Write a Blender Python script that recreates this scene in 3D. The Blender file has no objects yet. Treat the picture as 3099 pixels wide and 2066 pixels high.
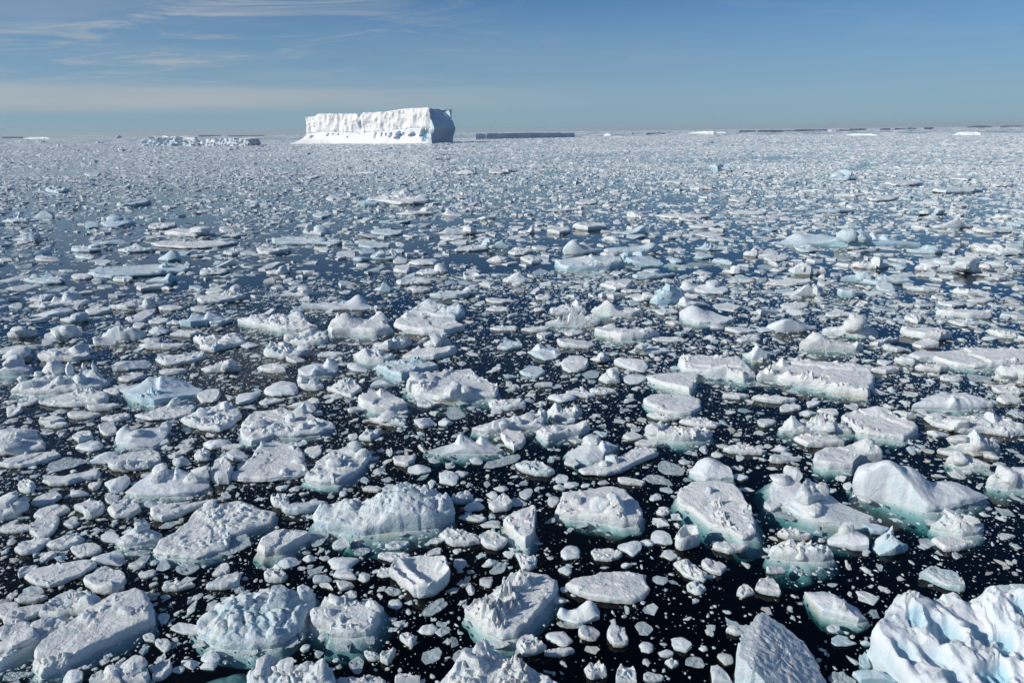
import bpy, math, random
import numpy as np

# ------------------------------------------------------------------ camera, world, sun, exposure
sc = bpy.context.scene
COL = sc.collection
R = math.radians
CAM_H = 15.0
PITCH = 0.29908
ROLL = 0.0116

cam = bpy.data.cameras.new("camera")
cam.lens = 24.0
cam.sensor_width = 36.0
cam.clip_start = 0.5
cam.clip_end = 60000.0
cam_ob = bpy.data.objects.new("camera", cam)
COL.objects.link(cam_ob)
from mathutils import Matrix, Vector
_u0 = Vector((0, math.sin(PITCH), math.cos(PITCH)))
_fw = Vector((0, math.cos(PITCH), -math.sin(PITCH)))
_r0 = Vector((1, 0, 0))
_X = math.cos(ROLL) * _r0 - math.sin(ROLL) * _u0
_Y = math.sin(ROLL) * _r0 + math.cos(ROLL) * _u0
_Z = -_fw
cam_ob.matrix_world = Matrix(((_X.x, _Y.x, _Z.x, 0), (_X.y, _Y.y, _Z.y, 0), (_X.z, _Y.z, _Z.z, CAM_H), (0, 0, 0, 1)))
sc.camera = cam_ob

SUN_EL = R(28)
SUN_DIR = Vector((-0.94, -0.34, 0)).normalized() * math.cos(SUN_EL) + Vector((0, 0, math.sin(SUN_EL)))  # towards the sun
sun = bpy.data.lights.new("sun", "SUN")
sun.energy = 3.75
sun.angle = R(0.53)
sun.color = (1.0, 0.94, 0.85)
sun_ob = bpy.data.objects.new("sun", sun)
COL.objects.link(sun_ob)
sun_ob.rotation_euler = SUN_DIR.to_track_quat("Z", "Y").to_euler()
sun_ob.location = (0, 0, 100)

W = bpy.data.worlds.new("World")
sc.world = W
W.use_nodes = True
nt = W.node_tree
nt.nodes.clear()


def N(tree, typ, **kw):
    n = tree.nodes.new(typ)
    for k, v in kw.items():
        if k == "inp":
            for a, b in v.items():
                n.inputs[a].default_value = b
        else:
            setattr(n, k, v)
    return n


def L(tree, a, b):
    tree.links.new(a, b)


def math_node(tree, op, a, b=None, c=None, clamp=False):
    n = tree.nodes.new("ShaderNodeMath")
    n.operation = op
    n.use_clamp = clamp
    for i, v in enumerate((a, b, c)):
        if v is None:
            continue
        if isinstance(v, (int, float)):
            n.inputs[i].default_value = v
        else:
            tree.links.new(v, n.inputs[i])
    return n.outputs[0]


def map_range(tree, v, a, b, c=0.0, d=1.0, smooth=True):
    n = tree.nodes.new("ShaderNodeMapRange")
    n.interpolation_type = "SMOOTHSTEP" if smooth else "LINEAR"
    tree.links.new(v, n.inputs[0])
    for i, x in enumerate((a, b, c, d)):
        n.inputs[1 + i].default_value = x
    return n.outputs[0]


def mix_col(tree, f, a, b, blend="MIX"):
    n = tree.nodes.new("ShaderNodeMix")
    n.data_type = "RGBA"
    n.blend_type = blend
    for sock, v in ((n.inputs[0], f), (n.inputs[6], a), (n.inputs[7], b)):
        if isinstance(v, (int, float)):
            sock.default_value = v
        elif isinstance(v, tuple):
            sock.default_value = (*v, 1.0) if len(v) == 3 else v
        else:
            tree.links.new(v, sock)
    return n.outputs[2]


sky = N(nt, "ShaderNodeTexSky", sky_type="NISHITA", sun_disc=False)
sky.sun_elevation = SUN_EL
sky.sun_rotation = math.atan2(SUN_DIR.x, SUN_DIR.y)
sky.altitude = 0.0
sky.air_density = 0.75
sky.dust_density = 0.1
sky.ozone_density = 4.0
tc = N(nt, "ShaderNodeTexCoord")
sep = N(nt, "ShaderNodeSeparateXYZ")
L(nt, tc.outputs["Generated"], sep.inputs[0])
sx, sy, sz = sep.outputs
hlen = math_node(nt, "SQRT", math_node(nt, "ADD", math_node(nt, "MULTIPLY", sx, sx), math_node(nt, "MULTIPLY", sy, sy)))
elev = math_node(nt, "DIVIDE", sz, math_node(nt, "MAXIMUM", hlen, 0.01))          # tan of the elevation
# high thin cloud: a plane of noise seen from below
zz = math_node(nt, "ADD", math_node(nt, "MAXIMUM", sz, 0.0), 0.06)
cp = N(nt, "ShaderNodeCombineXYZ")
L(nt, math_node(nt, "DIVIDE", sx, zz), cp.inputs[0])
L(nt, math_node(nt, "DIVIDE", sy, zz), cp.inputs[1])
mp = N(nt, "ShaderNodeMapping")
mp.inputs["Rotation"].default_value = (0, 0, 0.25)
mp.inputs["Scale"].default_value = (0.55, 1.0, 1.0)
L(nt, cp.outputs[0], mp.inputs[0])
n1 = N(nt, "ShaderNodeTexNoise", inp={"Scale": 0.32, "Detail": 5.0, "Roughness": 0.55, "Distortion": 0.6})
L(nt, mp.outputs[0], n1.inputs["Vector"])
n2 = N(nt, "ShaderNodeTexNoise", inp={"Scale": 1.5, "Detail": 7.0, "Roughness": 0.66, "Distortion": 0.9})
L(nt, mp.outputs[0], n2.inputs["Vector"])
veil = map_range(nt, n1.outputs["Fac"], 0.36, 0.68)
fleck = math_node(nt, "MULTIPLY", map_range(nt, n2.outputs["Fac"], 0.44, 0.68), map_range(nt, n1.outputs["Fac"], 0.26, 0.50))
westward = map_range(nt, math_node(nt, "DIVIDE", sx, math_node(nt, "MAXIMUM", hlen, 0.01)), 0.12, -0.55)
c1 = math_node(nt, "MULTIPLY", math_node(nt, "MULTIPLY", veil, 0.42), math_node(nt, "ADD", math_node(nt, "MULTIPLY", westward, 0.80), 0.15))
c2 = math_node(nt, "MULTIPLY", math_node(nt, "MULTIPLY", fleck, 0.8), math_node(nt, "ADD", math_node(nt, "MULTIPLY", westward, 0.85), 0.12))
cloud_hi = math_node(nt, "MULTIPLY", math_node(nt, "MAXIMUM", c1, c2), map_range(nt, elev, 0.02, 0.10))
# low bank of stratus above the horizon
wob = N(nt, "ShaderNodeTexNoise", inp={"Scale": 1.0, "Detail": 4.0, "Roughness": 0.5})
wv = N(nt, "ShaderNodeCombineXYZ")
L(nt, math_node(nt, "MULTIPLY", sx, 3.0), wv.inputs[0])
L(nt, math_node(nt, "MULTIPLY", sy, 3.0), wv.inputs[1])
L(nt, math_node(nt, "MULTIPLY", sz, 45.0), wv.inputs[2])
L(nt, wv.outputs[0], wob.inputs["Vector"])
e2 = math_node(nt, "ADD", elev, math_node(nt, "MULTIPLY", math_node(nt, "SUBTRACT", wob.outputs["Fac"], 0.5), 0.016))
band = math_node(nt, "MULTIPLY", map_range(nt, e2, 0.022, 0.038), map_range(nt, e2, 0.0650, 0.0520))
wside = map_range(nt, math_node(nt, "DIVIDE", sx, math_node(nt, "MAXIMUM", hlen, 0.01)), 0.22, -0.62, 0.06, 0.72)
band = math_node(nt, "MULTIPLY", math_node(nt, "MULTIPLY", band, wside), map_range(nt, n1.outputs["Fac"], 0.30, 0.60, 0.55, 1.05))
cl = math_node(nt, "MAXIMUM", cloud_hi, band)
hazef = map_range(nt, elev, 0.24, -0.01, 0.0, 0.85)
CLOUD = (5.0, 5.15, 5.2)
skycol = mix_col(nt, 1.0, sky.outputs[0], (0.215, 0.60, 0.84), "MULTIPLY")
skycol = mix_col(nt, hazef, skycol, (2.95, 4.2, 5.15))
skycol = mix_col(nt, cl, skycol, CLOUD)
bg = N(nt, "ShaderNodeBackground")
bg.inputs["Strength"].default_value = 0.095
L(nt, skycol, bg.inputs["Color"])
wo = N(nt, "ShaderNodeOutputWorld")
L(nt, bg.outputs[0], wo.inputs["Surface"])

sc.view_settings.view_transform = "Standard"
sc.view_settings.look = "None"
sc.view_settings.exposure = 0.0
sc.view_settings.gamma = 1.0
sc.view_settings.use_curve_mapping = False
cy = sc.cycles
cy.max_bounces = 6
cy.diffuse_bounces = 3
cy.glossy_bounces = 3
cy.transmission_bounces = 2
cy.transparent_max_bounces = 8
cy.volume_bounces = 0
cy.caustics_reflective = False
cy.caustics_refractive = False
cy.use_denoising = True

# ------------------------------------------------------------------ materials
def ice_material(name, base_a, base_b, rough, bump=0.5, fine=22.0, sss=0.0):
    m = bpy.data.materials.new(name)
    m.use_nodes = True
    t = m.node_tree
    p = t.nodes["Principled BSDF"]
    geo = N(t, "ShaderNodeNewGeometry")
    big = N(t, "ShaderNodeTexNoise", inp={"Scale": 1.6, "Detail": 4.0, "Roughness": 0.6})
    L(t, geo.outputs["Position"], big.inputs["Vector"])
    col = mix_col(t, map_range(t, big.outputs["Fac"], 0.35, 0.68), base_a, base_b)
    # clear, bubble-free ice where the surface carries it
    ab = N(t, "ShaderNodeAttribute", attribute_name="blue")
    col = mix_col(t, math_node(t, "MULTIPLY", ab.outputs["Fac"], 0.95, clamp=True), col, (0.30, 0.60, 0.74))
    aw = N(t, "ShaderNodeAttribute", attribute_name="wet")
    col = mix_col(t, aw.outputs["Fac"], col, (0.33, 0.39, 0.43))
    # splash zone just above the sea: glazed and greener
    sp = N(t, "ShaderNodeSeparateXYZ")
    L(t, geo.outputs["Position"], sp.inputs[0])
    wl = math_node(t, "ADD", sp.outputs[2], math_node(t, "MULTIPLY", math_node(t, "SUBTRACT", big.outputs["Fac"], 0.5), 0.12))
    glaze = map_range(t, wl, 0.16, 0.0)
    col = mix_col(t, math_node(t, "MULTIPLY", glaze, 0.5), col, (0.55, 0.69, 0.72))
    # faint brown algae stain along some waterlines
    stn = N(t, "ShaderNodeTexNoise", inp={"Scale": 0.33, "Detail": 3.0, "Roughness": 0.6})
    L(t, geo.outputs["Position"], stn.inputs["Vector"])
    stf = math_node(t, "MULTIPLY", map_range(t, stn.outputs["Fac"], 0.54, 0.66), map_range(t, wl, 0.15, 0.05))
    col = mix_col(t, math_node(t, "MULTIPLY", stf, 0.5), col, (0.50, 0.43, 0.33))
    L(t, col, p.inputs["Base Color"])
    L(t, math_node(t, "SUBTRACT", rough, math_node(t, "MULTIPLY", math_node(t, "MAXIMUM", glaze, aw.outputs["Fac"]), 0.33)), p.inputs["Roughness"])
    p.inputs["IOR"].default_value = 1.31
    if sss:
        p.inputs["Subsurface Weight"].default_value = sss
        p.inputs["Subsurface Radius"].default_value = (0.35, 0.75, 1.0)
        p.inputs["Subsurface Scale"].default_value = 0.16
    f1 = N(t, "ShaderNodeTexNoise", inp={"Scale": fine, "Detail": 5.0, "Roughness": 0.65})
    L(t, geo.outputs["Position"], f1.inputs["Vector"])
    f2 = N(t, "ShaderNodeTexVoronoi", inp={"Scale": fine * 0.42, "Randomness": 1.0})
    L(t, geo.outputs["Position"], f2.inputs["Vector"])
    b1 = N(t, "ShaderNodeBump", inp={"Strength": bump, "Distance": 0.035})
    L(t, f1.outputs["Fac"], b1.inputs["Height"])
    b2 = N(t, "ShaderNodeBump", inp={"Strength": bump * 0.9, "Distance": 0.05})
    crm = map_range(t, big.outputs["Fac"], 0.44, 0.62, 0.12, 1.0)
    L(t, math_node(t, "MULTIPLY", f2.outputs["Distance"], crm), b2.inputs["Height"])
    L(t, b1.outputs[0], b2.inputs["Normal"])
    f3 = N(t, "ShaderNodeTexNoise", inp={"Scale": fine * 0.2, "Detail": 6.0, "Roughness": 0.72})
    L(t, geo.outputs["Position"], f3.inputs["Vector"])
    b3 = N(t, "ShaderNodeBump", inp={"Strength": min(1.0, bump * 1.1), "Distance": 0.16})
    L(t, f3.outputs["Fac"], b3.inputs["Height"])
    L(t, b2.outputs[0], b3.inputs["Normal"])
    L(t, b3.outputs[0], p.inputs["Normal"])
    return m


M_SNOW = ice_material("snowy ice", (0.84, 0.87, 0.88), (0.74, 0.79, 0.81), 0.62, bump=0.6, sss=0.35)
M_SMOOTH = ice_material("smooth glacier ice", (0.80, 0.84, 0.87), (0.70, 0.77, 0.82), 0.48, bump=0.35, sss=0.5)
M_WET = ice_material("waterlogged ice", (0.50, 0.56, 0.60), (0.38, 0.44, 0.48), 0.40, bump=0.6)
M_FOOT = ice_material("submerged ice", (0.60, 0.68, 0.68), (0.44, 0.53, 0.54), 0.5, bump=0.3, fine=8.0)
M_BRASH = ice_material("brash ice", (0.79, 0.825, 0.845), (0.64, 0.695, 0.725), 0.55, bump=0.55)


def berg_material(name):
    m = bpy.data.materials.new(name)
    m.use_nodes = True
    t = m.node_tree
    p = t.nodes["Principled BSDF"]
    geo = N(t, "ShaderNodeNewGeometry")
    mpn = N(t, "ShaderNodeMapping", inp={"Scale": (0.10, 0.10, 0.03)})
    L(t, geo.outputs["Position"], mpn.inputs[0])
    big = N(t, "ShaderNodeTexNoise", inp={"Scale": 1.0, "Detail": 6.0, "Roughness": 0.62})
    L(t, mpn.outputs[0], big.inputs["Vector"])
    col = mix_col(t, map_range(t, big.outputs["Fac"], 0.4, 0.7), (0.92, 0.93, 0.935), (0.87, 0.895, 0.91))
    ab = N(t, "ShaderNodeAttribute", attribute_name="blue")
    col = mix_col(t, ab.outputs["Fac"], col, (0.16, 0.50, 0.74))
    L(t, col, p.inputs["Base Color"])
    p.inputs["Roughness"].default_value = 0.6
    b1 = N(t, "ShaderNodeBump", inp={"Strength": 0.55, "Distance": 2.5})
    L(t, big.outputs["Fac"], b1.inputs["Height"])
    L(t, b1.outputs[0], p.inputs["Normal"])
    return m


M_BERG = berg_material("berg ice")


def water_material():
    m = bpy.data.materials.new("sea water")
    m.use_nodes = True
    t = m.node_tree
    t.nodes.clear()
    geo = N(t, "ShaderNodeNewGeometry")
    w1 = N(t, "ShaderNodeTexNoise", inp={"Scale": 1.7, "Detail": 3.0, "Roughness": 0.5})
    L(t, geo.outputs["Position"], w1.inputs["Vector"])
    b = N(t, "ShaderNodeBump", inp={"Strength": 0.30, "Distance": 0.05})
    L(t, w1.outputs["Fac"], b.inputs["Height"])
    # Schlick reflectance, the same from both sides of the surface (no refraction is modelled)
    dt = N(t, "ShaderNodeVectorMath", operation="DOT_PRODUCT")
    L(t, geo.outputs["Incoming"], dt.inputs[0])
    L(t, b.outputs[0], dt.inputs[1])
    one = math_node(t, "SUBTRACT", 1.0, math_node(t, "ABSOLUTE", dt.outputs["Value"]), clamp=True)
    frf = math_node(t, "ADD", 0.02, math_node(t, "MULTIPLY", 0.98, math_node(t, "POWER", one, 5.0)))
    gl = N(t, "ShaderNodeBsdfGlossy", inp={"Roughness": 0.06, "Color": (1, 1, 1, 1)})
    L(t, b.outputs[0], gl.inputs["Normal"])
    tr = N(t, "ShaderNodeBsdfTransparent")
    mx = N(t, "ShaderNodeMixShader")
    L(t, frf, mx.inputs[0])
    L(t, tr.outputs[0], mx.inputs[1])
    L(t, gl.outputs[0], mx.inputs[2])
    va = N(t, "ShaderNodeVolumeAbsorption", inp={"Color": (0.33, 0.63, 0.655, 1), "Density": 2.1})
    out = N(t, "ShaderNodeOutputMaterial")
    L(t, mx.outputs[0], out.inputs["Surface"])
    L(t, va.outputs[0], out.inputs["Volume"])
    return m


M_WATER = water_material()


def plain(name, col, rough=0.9):
    m = bpy.data.materials.new(name)
    m.use_nodes = True
    p = m.node_tree.nodes["Principled BSDF"]
    p.inputs["Base Color"].default_value = (*col, 1)
    p.inputs["Roughness"].default_value = rough
    return m


# ------------------------------------------------------------------ numeric helpers
_rs = np.random.RandomState(11)
_perm = np.concatenate([_rs.permutation(256)] * 3).astype(np.int32)
_grad = _rs.normal(size=(256, 3))
_grad /= np.linalg.norm(_grad, axis=1)[:, None]


def perlin(p):
    p = np.asarray(p, dtype=np.float64)
    i = np.floor(p).astype(np.int64)
    f = p - i
    u = f * f * f * (f * (f * 6 - 15) + 10)
    i &= 255
    res = 0
    for dx in (0, 1):
        for dy in (0, 1):
            for dz in (0, 1):
                h = _perm[_perm[_perm[i[:, 0] + dx] + i[:, 1] + dy] + i[:, 2] + dz]
                g = _grad[h]
                d = f - np.array((dx, dy, dz))
                w = (u[:, 0] if dx else 1 - u[:, 0]) * (u[:, 1] if dy else 1 - u[:, 1]) * (u[:, 2] if dz else 1 - u[:, 2])
                res = res + w * np.einsum("ij,ij->i", g, d)
    return res * 1.5


def fbm(p, octaves=3, gain=0.5):
    a, s = 1.0, 0.0
    p = np.asarray(p, dtype=np.float64).copy()
    for _ in range(octaves):
        s = s + a * perlin(p)
        p = p * 2.03 + 17.3
        a *= gain
    return s


def smooth(e0, e1, x):
    t = np.clip((x - e0) / (e1 - e0 + 1e-9), 0, 1)
    return t * t * (3 - 2 * t)


def make_mesh(name, V, quads=None, tris=None, attrs=None, sharp=None, mat=None, flat=False):
    me = bpy.data.meshes.new(name)
    nq = 0 if quads is None else len(quads)
    ntri = 0 if tris is None else len(tris)
    me.vertices.add(len(V))
    me.vertices.foreach_set("co", np.asarray(V, dtype=np.float32).ravel())
    idx = []
    if nq:
        idx.append(np.asarray(quads, dtype=np.int32).ravel())
    if ntri:
        idx.append(np.asarray(tris, dtype=np.int32).ravel())
    idx = np.concatenate(idx)
    me.loops.add(len(idx))
    me.loops.foreach_set("vertex_index", idx)
    me.polygons.add(nq + ntri)
    st = np.concatenate([np.arange(nq) * 4, nq * 4 + np.arange(ntri) * 3]).astype(np.int32)
    me.polygons.foreach_set("loop_start", st)
    me.update(calc_edges=True)
    me.polygons.foreach_set("use_smooth", np.full(nq + ntri, not flat))
    if attrs:
        for k, v in attrs.items():
            a = me.attributes.new(k, "FLOAT", "POINT")
            a.data.foreach_set("value", np.asarray(v, dtype=np.float32))
    if sharp:
        me.set_sharp_from_angle(angle=R(sharp))
    if mat:
        me.materials.append(mat)
    me.validate()
    return me


def link(name, me, parent=None, loc=None):
    o = bpy.data.objects.new(name, me)
    COL.objects.link(o)
    if parent is not None:
        o.parent = parent
    if loc is not None:
        o.location = loc
    return o


def ring_faces(nr, nt, first=0, closed=True):
    """quads between nr rings of nt points each, starting at vertex FIRST"""
    i = np.arange(nr - 1)[:, None]
    j = np.arange(nt)[None, :]
    a = first + i * nt + j
    b = first + i * nt + (j + 1) % nt
    c = first + (i + 1) * nt + (j + 1) % nt
    d = first + (i + 1) * nt + j
    return np.stack([a, d, c, b], -1).reshape(-1, 4)


def facets(rs, xy, cell, ext, tilt=0.5):
    """broken-block relief: every cell of a jittered pattern is a plane of its own height and tilt (0..1, F2-F1)"""
    lo, hi = ext
    n = int(np.clip(np.prod((hi - lo) / cell + 1.5), 4, 520))
    s = lo - cell * .5 + rs.rand(n, 2) * (hi - lo + cell)
    d = np.hypot(xy[:, None, 0] - s[None, :, 0], xy[:, None, 1] - s[None, :, 1])
    o = np.argpartition(d, 1, axis=1)[:, :2]
    r = np.arange(len(xy))
    d0, d1 = d[r, o[:, 0]], d[r, o[:, 1]]
    sw = d1 < d0
    k = np.where(sw, o[:, 1], o[:, 0])
    f1, f2 = np.minimum(d0, d1), np.maximum(d0, d1)
    hgt = rs.rand(n) ** 1.5
    g = rs.normal(size=(n, 2)) * tilt / cell
    z = hgt[k] + ((xy - s[k]) * g[k]).sum(1)
    return np.clip(z, -.3, 1.6), np.clip((f2 - f1) / cell, 0, 1)


def resample(P, n):
    Q = np.vstack([P, P[:1]])
    seg = np.hypot(*np.diff(Q, axis=0).T)
    cum = np.concatenate([[0], np.cumsum(seg)])
    t = np.linspace(0, cum[-1], n, endpoint=False)
    return np.stack([np.interp(t, cum, Q[:, 0]), np.interp(t, cum, Q[:, 1])], 1)


def inside(P, x, y):
    j = np.roll(P, 1, axis=0)
    c = ((P[:, 1] > y) != (j[:, 1] > y)) & (x < (j[:, 0] - P[:, 0]) * (y - P[:, 1]) / (j[:, 1] - P[:, 1] + 1e-12) + P[:, 0])
    return c.sum() % 2 == 1


def block_mesh(rs, rx, ry, z0, z1, kind, res, blue=0.0, mat=None):
    """one broken block of ice: a convex knob (b) or a spire (c) standing from z0 to z1"""
    nl, nt = max(6, int(res * .55)), max(10, res)
    th = np.linspace(0, math.pi, nl)[:, None]
    ph = np.linspace(0, 2 * math.pi, nt, endpoint=False)[None, :]
    D = np.stack([np.sin(th) * np.cos(ph), np.sin(th) * np.sin(ph), np.cos(th) + 0 * ph], -1).reshape(-1, 3)
    k = 8
    n = rs.normal(size=(k, 3))
    n /= np.linalg.norm(n, axis=1)[:, None]
    n[0] = (rs.uniform(-.35, .35), rs.uniform(-.45, .15), 1)
    n[0] /= np.linalg.norm(n[0])
    dist = rs.uniform(.5, .95, k)
    dist[0] = .85
    dots = D @ n.T
    rr = np.where(dots > .05, dist[None] / np.maximum(dots, .05), 9).min(1)
    rr = np.minimum(rr, 1.25)
    P = D * rr[:, None]
    if kind == "c":
        up = np.clip((P[:, 2] + .8) / 1.8, 0, 1)
        P[:, :2] *= (1.15 - .85 * up ** .8)[:, None]
        P[:, 0] += up ** 2 * rs.uniform(-.25, .3)
    o50 = rs.rand(3) * 50
    P += (fbm(D * 2.2 + o50, 3) * .13 + .05 * fbm(D * 7 + o50, 2))[:, None] * D
    top, bot = P[:, 2].max(), P[:, 2].min()
    z = (P[:, 2] - bot) / (top - bot)
    V = np.stack([P[:, 0] * rx, P[:, 1] * ry, z0 + z * (z1 - z0)], 1)
    b = np.clip(blue + .35 * smooth(.1, .5, fbm(D * 1.5 + 9, 2)), 0, 1) * .7
    return make_mesh("ice_block", V, ring_faces(nl, nt), None, {"blue": b}, 38, mat or M_SNOW)


CIRC = []          # (x, y, radius) of everything placed: loose brash keeps clear of it


def floe(name, kind, h, wpx, geo, peaks, opts, label, seed):
    rs = np.random.RandomState(seed)
    opts = opts or {}
    nt = int(np.clip(wpx * .40, 18, 160))
    nr = int(np.clip(wpx * .085, 4, 34))
    if len(geo) == 5:
        cx, cy_, a, b, th = geo
        t = np.linspace(0, 2 * math.pi, nt, endpoint=False)
        m = rs.randint(4, 8)
        fa = np.sort(rs.rand(m)) * 2 * math.pi + rs.rand() * 6
        fd = rs.uniform(.66, 1.0, m)
        cs = np.cos(t[:, None] - fa[None])
        rr = np.where(cs > .1, fd[None] / np.maximum(cs, .1), 9).min(1)
        rr = np.minimum(rr, 1.16)
        rr = rr * .95 + .06
        n3 = np.stack([np.cos(t) * 1.5, np.sin(t) * 1.5, np.full(nt, seed * 1.37)], 1)
        rr = rr * (1 + .13 * perlin(n3) + .07 * perlin(n3 * 3.1))
        x, y = rr * np.cos(t) * a, rr * np.sin(t) * b
        P = np.stack([cx + x * math.cos(th) - y * math.sin(th), cy_ + x * math.sin(th) + y * math.cos(th)], 1)
    else:
        P = resample(np.array(geo).reshape(-1, 2), nt)
        ar = np.sum(P[:, 0] * np.roll(P[:, 1], -1) - np.roll(P[:, 0], -1) * P[:, 1])
        if ar < 0:
            P = P[::-1]
    if kind == 'hollow':
        nt, nr = 240, 64
        P = resample(P, nt)
    C = P.mean(0)
    Rm = np.hypot(*(P - C).T).mean()
    if len(geo) != 5:
        q = np.stack([P[:, 0] / Rm * 2.2, P[:, 1] / Rm * 2.2, np.full(nt, seed * .77)], 1)
        k = 1 + (.045 * perlin(q) + .03 * perlin(q * 2.7) + .018 * perlin(q * 6.1)) * (2.2 if 'lean' in opts else 1)
        P = C + (P - C) * k[:, None]
    CIRC.append((P, C, Rm))
    ext = (P.min(0), P.max(0))
    tt = np.arange(0, nr + 1) / nr
    s = 1 - (1 - tt) ** 1.45
    s[0] = 0.02
    XY = C + s[:, None, None] * (P - C)[None]
    xy = XY.reshape(-1, 2)
    S = np.repeat(s, nt)
    loc = (xy - C) / Rm
    n3 = np.stack([loc[:, 0], loc[:, 1], np.full(len(xy), seed * .531)], 1)
    edge = (1 - S) * Rm
    blue = np.zeros(len(xy))
    wet = np.zeros(len(xy))
    low = fbm(n3 * 1.3, 3)
    fin = fbm(n3 * 6 + 3, 3)
    tint = .10 if kind == "hollow" else .55 if any(w in label for w in ("blue", "bluish", "turquoise", "glassy")) and "bluish" not in label else (.28 if "bluish" in label else 0.0)
    bw = .035 * Rm + .02
    bev = 1 - .22 * (1 - np.clip(edge / bw, 0, 1)) ** 2
    rub = kind
    if kind in ("slab", "dish", "ring", "wet", "sunk"):
        z = h * bev * (1 + .16 * low) + .045 * h * fin + .008 * fbm(n3 * 17, 2)
        crumb, cr = facets(rs, xy, max(.11 * Rm, .05), ext, .7)
        msk = smooth(-.05, .35, perlin(n3 * 1.7 + 31)) * (smooth(.55, .9, S) * .8 + .2)
        z += h * .45 * crumb * msk * smooth(.05, .3, cr)
        tl = rs.normal(size=2) * (.30 if len(geo) == 5 else .10)
        z += (loc @ tl) * h
        if kind == "slab" and wpx > 40:      # a broken snow layer: part of the top lies a step higher
            a0 = rs.rand() * 6.28
            lv = loc @ np.array((math.cos(a0), math.sin(a0))) + .25 * perlin(n3 * 2.3 + 11) + .08 * perlin(n3 * 7)
            z += h * rs.uniform(.1, .32) * smooth(-.03, .03, lv - rs.uniform(-.2, .5)) * smooth(0, .1, 1 - S)
        if kind == "dish":
            z += h * (.55 * smooth(.6, 1.0, S) - .45 * (1 - S ** 2))
            z += h * .8 * np.exp(-((loc[:, 0] * .8 + loc[:, 1] * .6 + .35) / .14) ** 2) * smooth(1.0, .8, S)
        if kind == "ring":
            z += h * .8 * smooth(.45, .8, S) - h * 1.6 * smooth(.55, .2, S)
            blue = .5 * smooth(.6, .2, S)
        if kind == "wet":
            z = .015 + .25 * h * bev + .04 * fin + .03 * low
            wet = np.clip(.55 + .5 * low, 0, 1)
        if kind == "sunk":
            z = -.22 - .25 * (S ** 3) + .08 * low
    elif kind == "rubble":
        f1, c1 = facets(rs, xy, max(.34 * Rm, .1), ext, .55)
        f2, c2 = facets(rs, xy, max(.15 * Rm, .05), ext, .7)
        z = h * bev * (.72 + .2 * low)
        mask = smooth(-.35, .25, perlin(n3 * 1.2 + 7))
        z += h * (.36 * f1 * smooth(.02, .22, c1) * (.35 + .65 * mask) + .30 * f2 * smooth(.02, .3, c2) * mask) * smooth(0, .22, 1 - S + .05)
        if wpx > 110:
            f3, c3 = facets(rs, xy, max(.075 * Rm, .04), ext, .6)
            z += h * .16 * f3 * smooth(.0, .35, c3) * (.3 + .7 * mask) * smooth(0, .2, 1 - S)
        z += .06 * h * fin
        blue = .25 * smooth(.25, .0, c1) * mask
    elif kind == "dome":
        z = h * (.35 + .55 * np.sqrt(np.clip(1 - S ** 3.2, 0, 1))) * (1 + .22 * low) + .06 * h * fin + .14 * h * np.abs(fbm(n3 * 3.1 + 4, 3)) * smooth(-.3, .4, loc[:, 0] + .5 * low)
    elif kind == "lump":
        m_ = rs.randint(5, 8)
        ta = rs.rand(m_) * 6.28
        tm = rs.uniform(.25, 1.25, m_)
        tm[0] = .12
        cc = rs.uniform(.9, 1.45, m_)
        cc[0] = 1.15
        w2 = loc + .06 * np.column_stack([perlin(n3 * 3), perlin(n3 * 3 + 40)])
        cap_ = np.min(cc[None] - w2 @ np.stack([np.cos(ta), np.sin(ta)]) * tm[None], axis=1)
        z = h * (bev * (.12 + .12 * low) + .78 * np.maximum(cap_, -.1)) + .05 * h * fin
    elif kind == "hollow":
        f1, c1 = facets(rs, xy, .34 * Rm, ext, .55)
        f2, c2 = facets(rs, xy, .13 * Rm, ext, .7)
        col_ = np.column_stack([loc[:, 0] * 3.6 + .9 * low, loc[:, 1] * 1.6, np.full(len(xy), 7.7)])
        rise = smooth(-1.0, .55, loc[:, 1])
        rid = np.clip(1 - np.abs(fbm(col_, 4)) * 1.7, 0, 1)
        z = h * bev * (.42 + .72 * rise + .2 * low + .16 * rid) + h * .20 * f1 * smooth(0, .25, c1) + h * .09 * f2 * smooth(0, .2, c2) * smooth(-.3, .3, fbm(n3 * 2, 2)) + .03 * h * fin + .022 * h * fbm(n3 * 15, 3)
        for _ in range(18):
            q = rs.uniform(-.85, .85, 2)
            q[1] = rs.uniform(-.8, .25)
            rr = rs.uniform(.05, .14)
            dq = np.hypot(loc[:, 0] - q[0], (loc[:, 1] - q[1]) * .75) / rr + .35 * fbm(n3 * 5 + 8, 2)
            g = smooth(1.15, .45, dq)
            z -= h * rs.uniform(.25, .5) * g
            blue = np.maximum(blue, smooth(.12, .9, g) * rs.uniform(.2, .8))
        for (px, py, pr, pb) in opts.get("scoops", ()):      # melt hollows of clear blue ice
            dq = np.hypot(xy[:, 0] - px, (xy[:, 1] - py) * .8) / pr + .3 * fbm(n3 * 5 + px, 2)
            g = smooth(1.1, .35, dq)
            z -= h * .42 * g
            blue = np.maximum(blue, smooth(.05, .8, g) * pb)
    else:  # crag
        f1, c1 = facets(rs, xy, max(.5 * Rm, .1), ext, .45)
        f2, c2 = facets(rs, xy, max(.22 * Rm, .05), ext, .5)
        rid = np.clip(1 - np.abs(fbm(n3 * 1.8 + 5, 3)) * 2.0, 0, 1)
        z = h * bev * (.55 + .2 * low) + h * (.5 * f1 * smooth(.02, .2, c1) + .22 * f2 * smooth(.02, .3, c2) + .3 * rid) * smooth(0, .28, 1 - S + .04)
        z += .05 * h * fin
        blue = .3 * smooth(.22, .0, c1)
    if "tilt" in opts:
        z = z + (loc @ np.array(opts["tilt"])) * 1.0 * max(h, .3)
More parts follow.
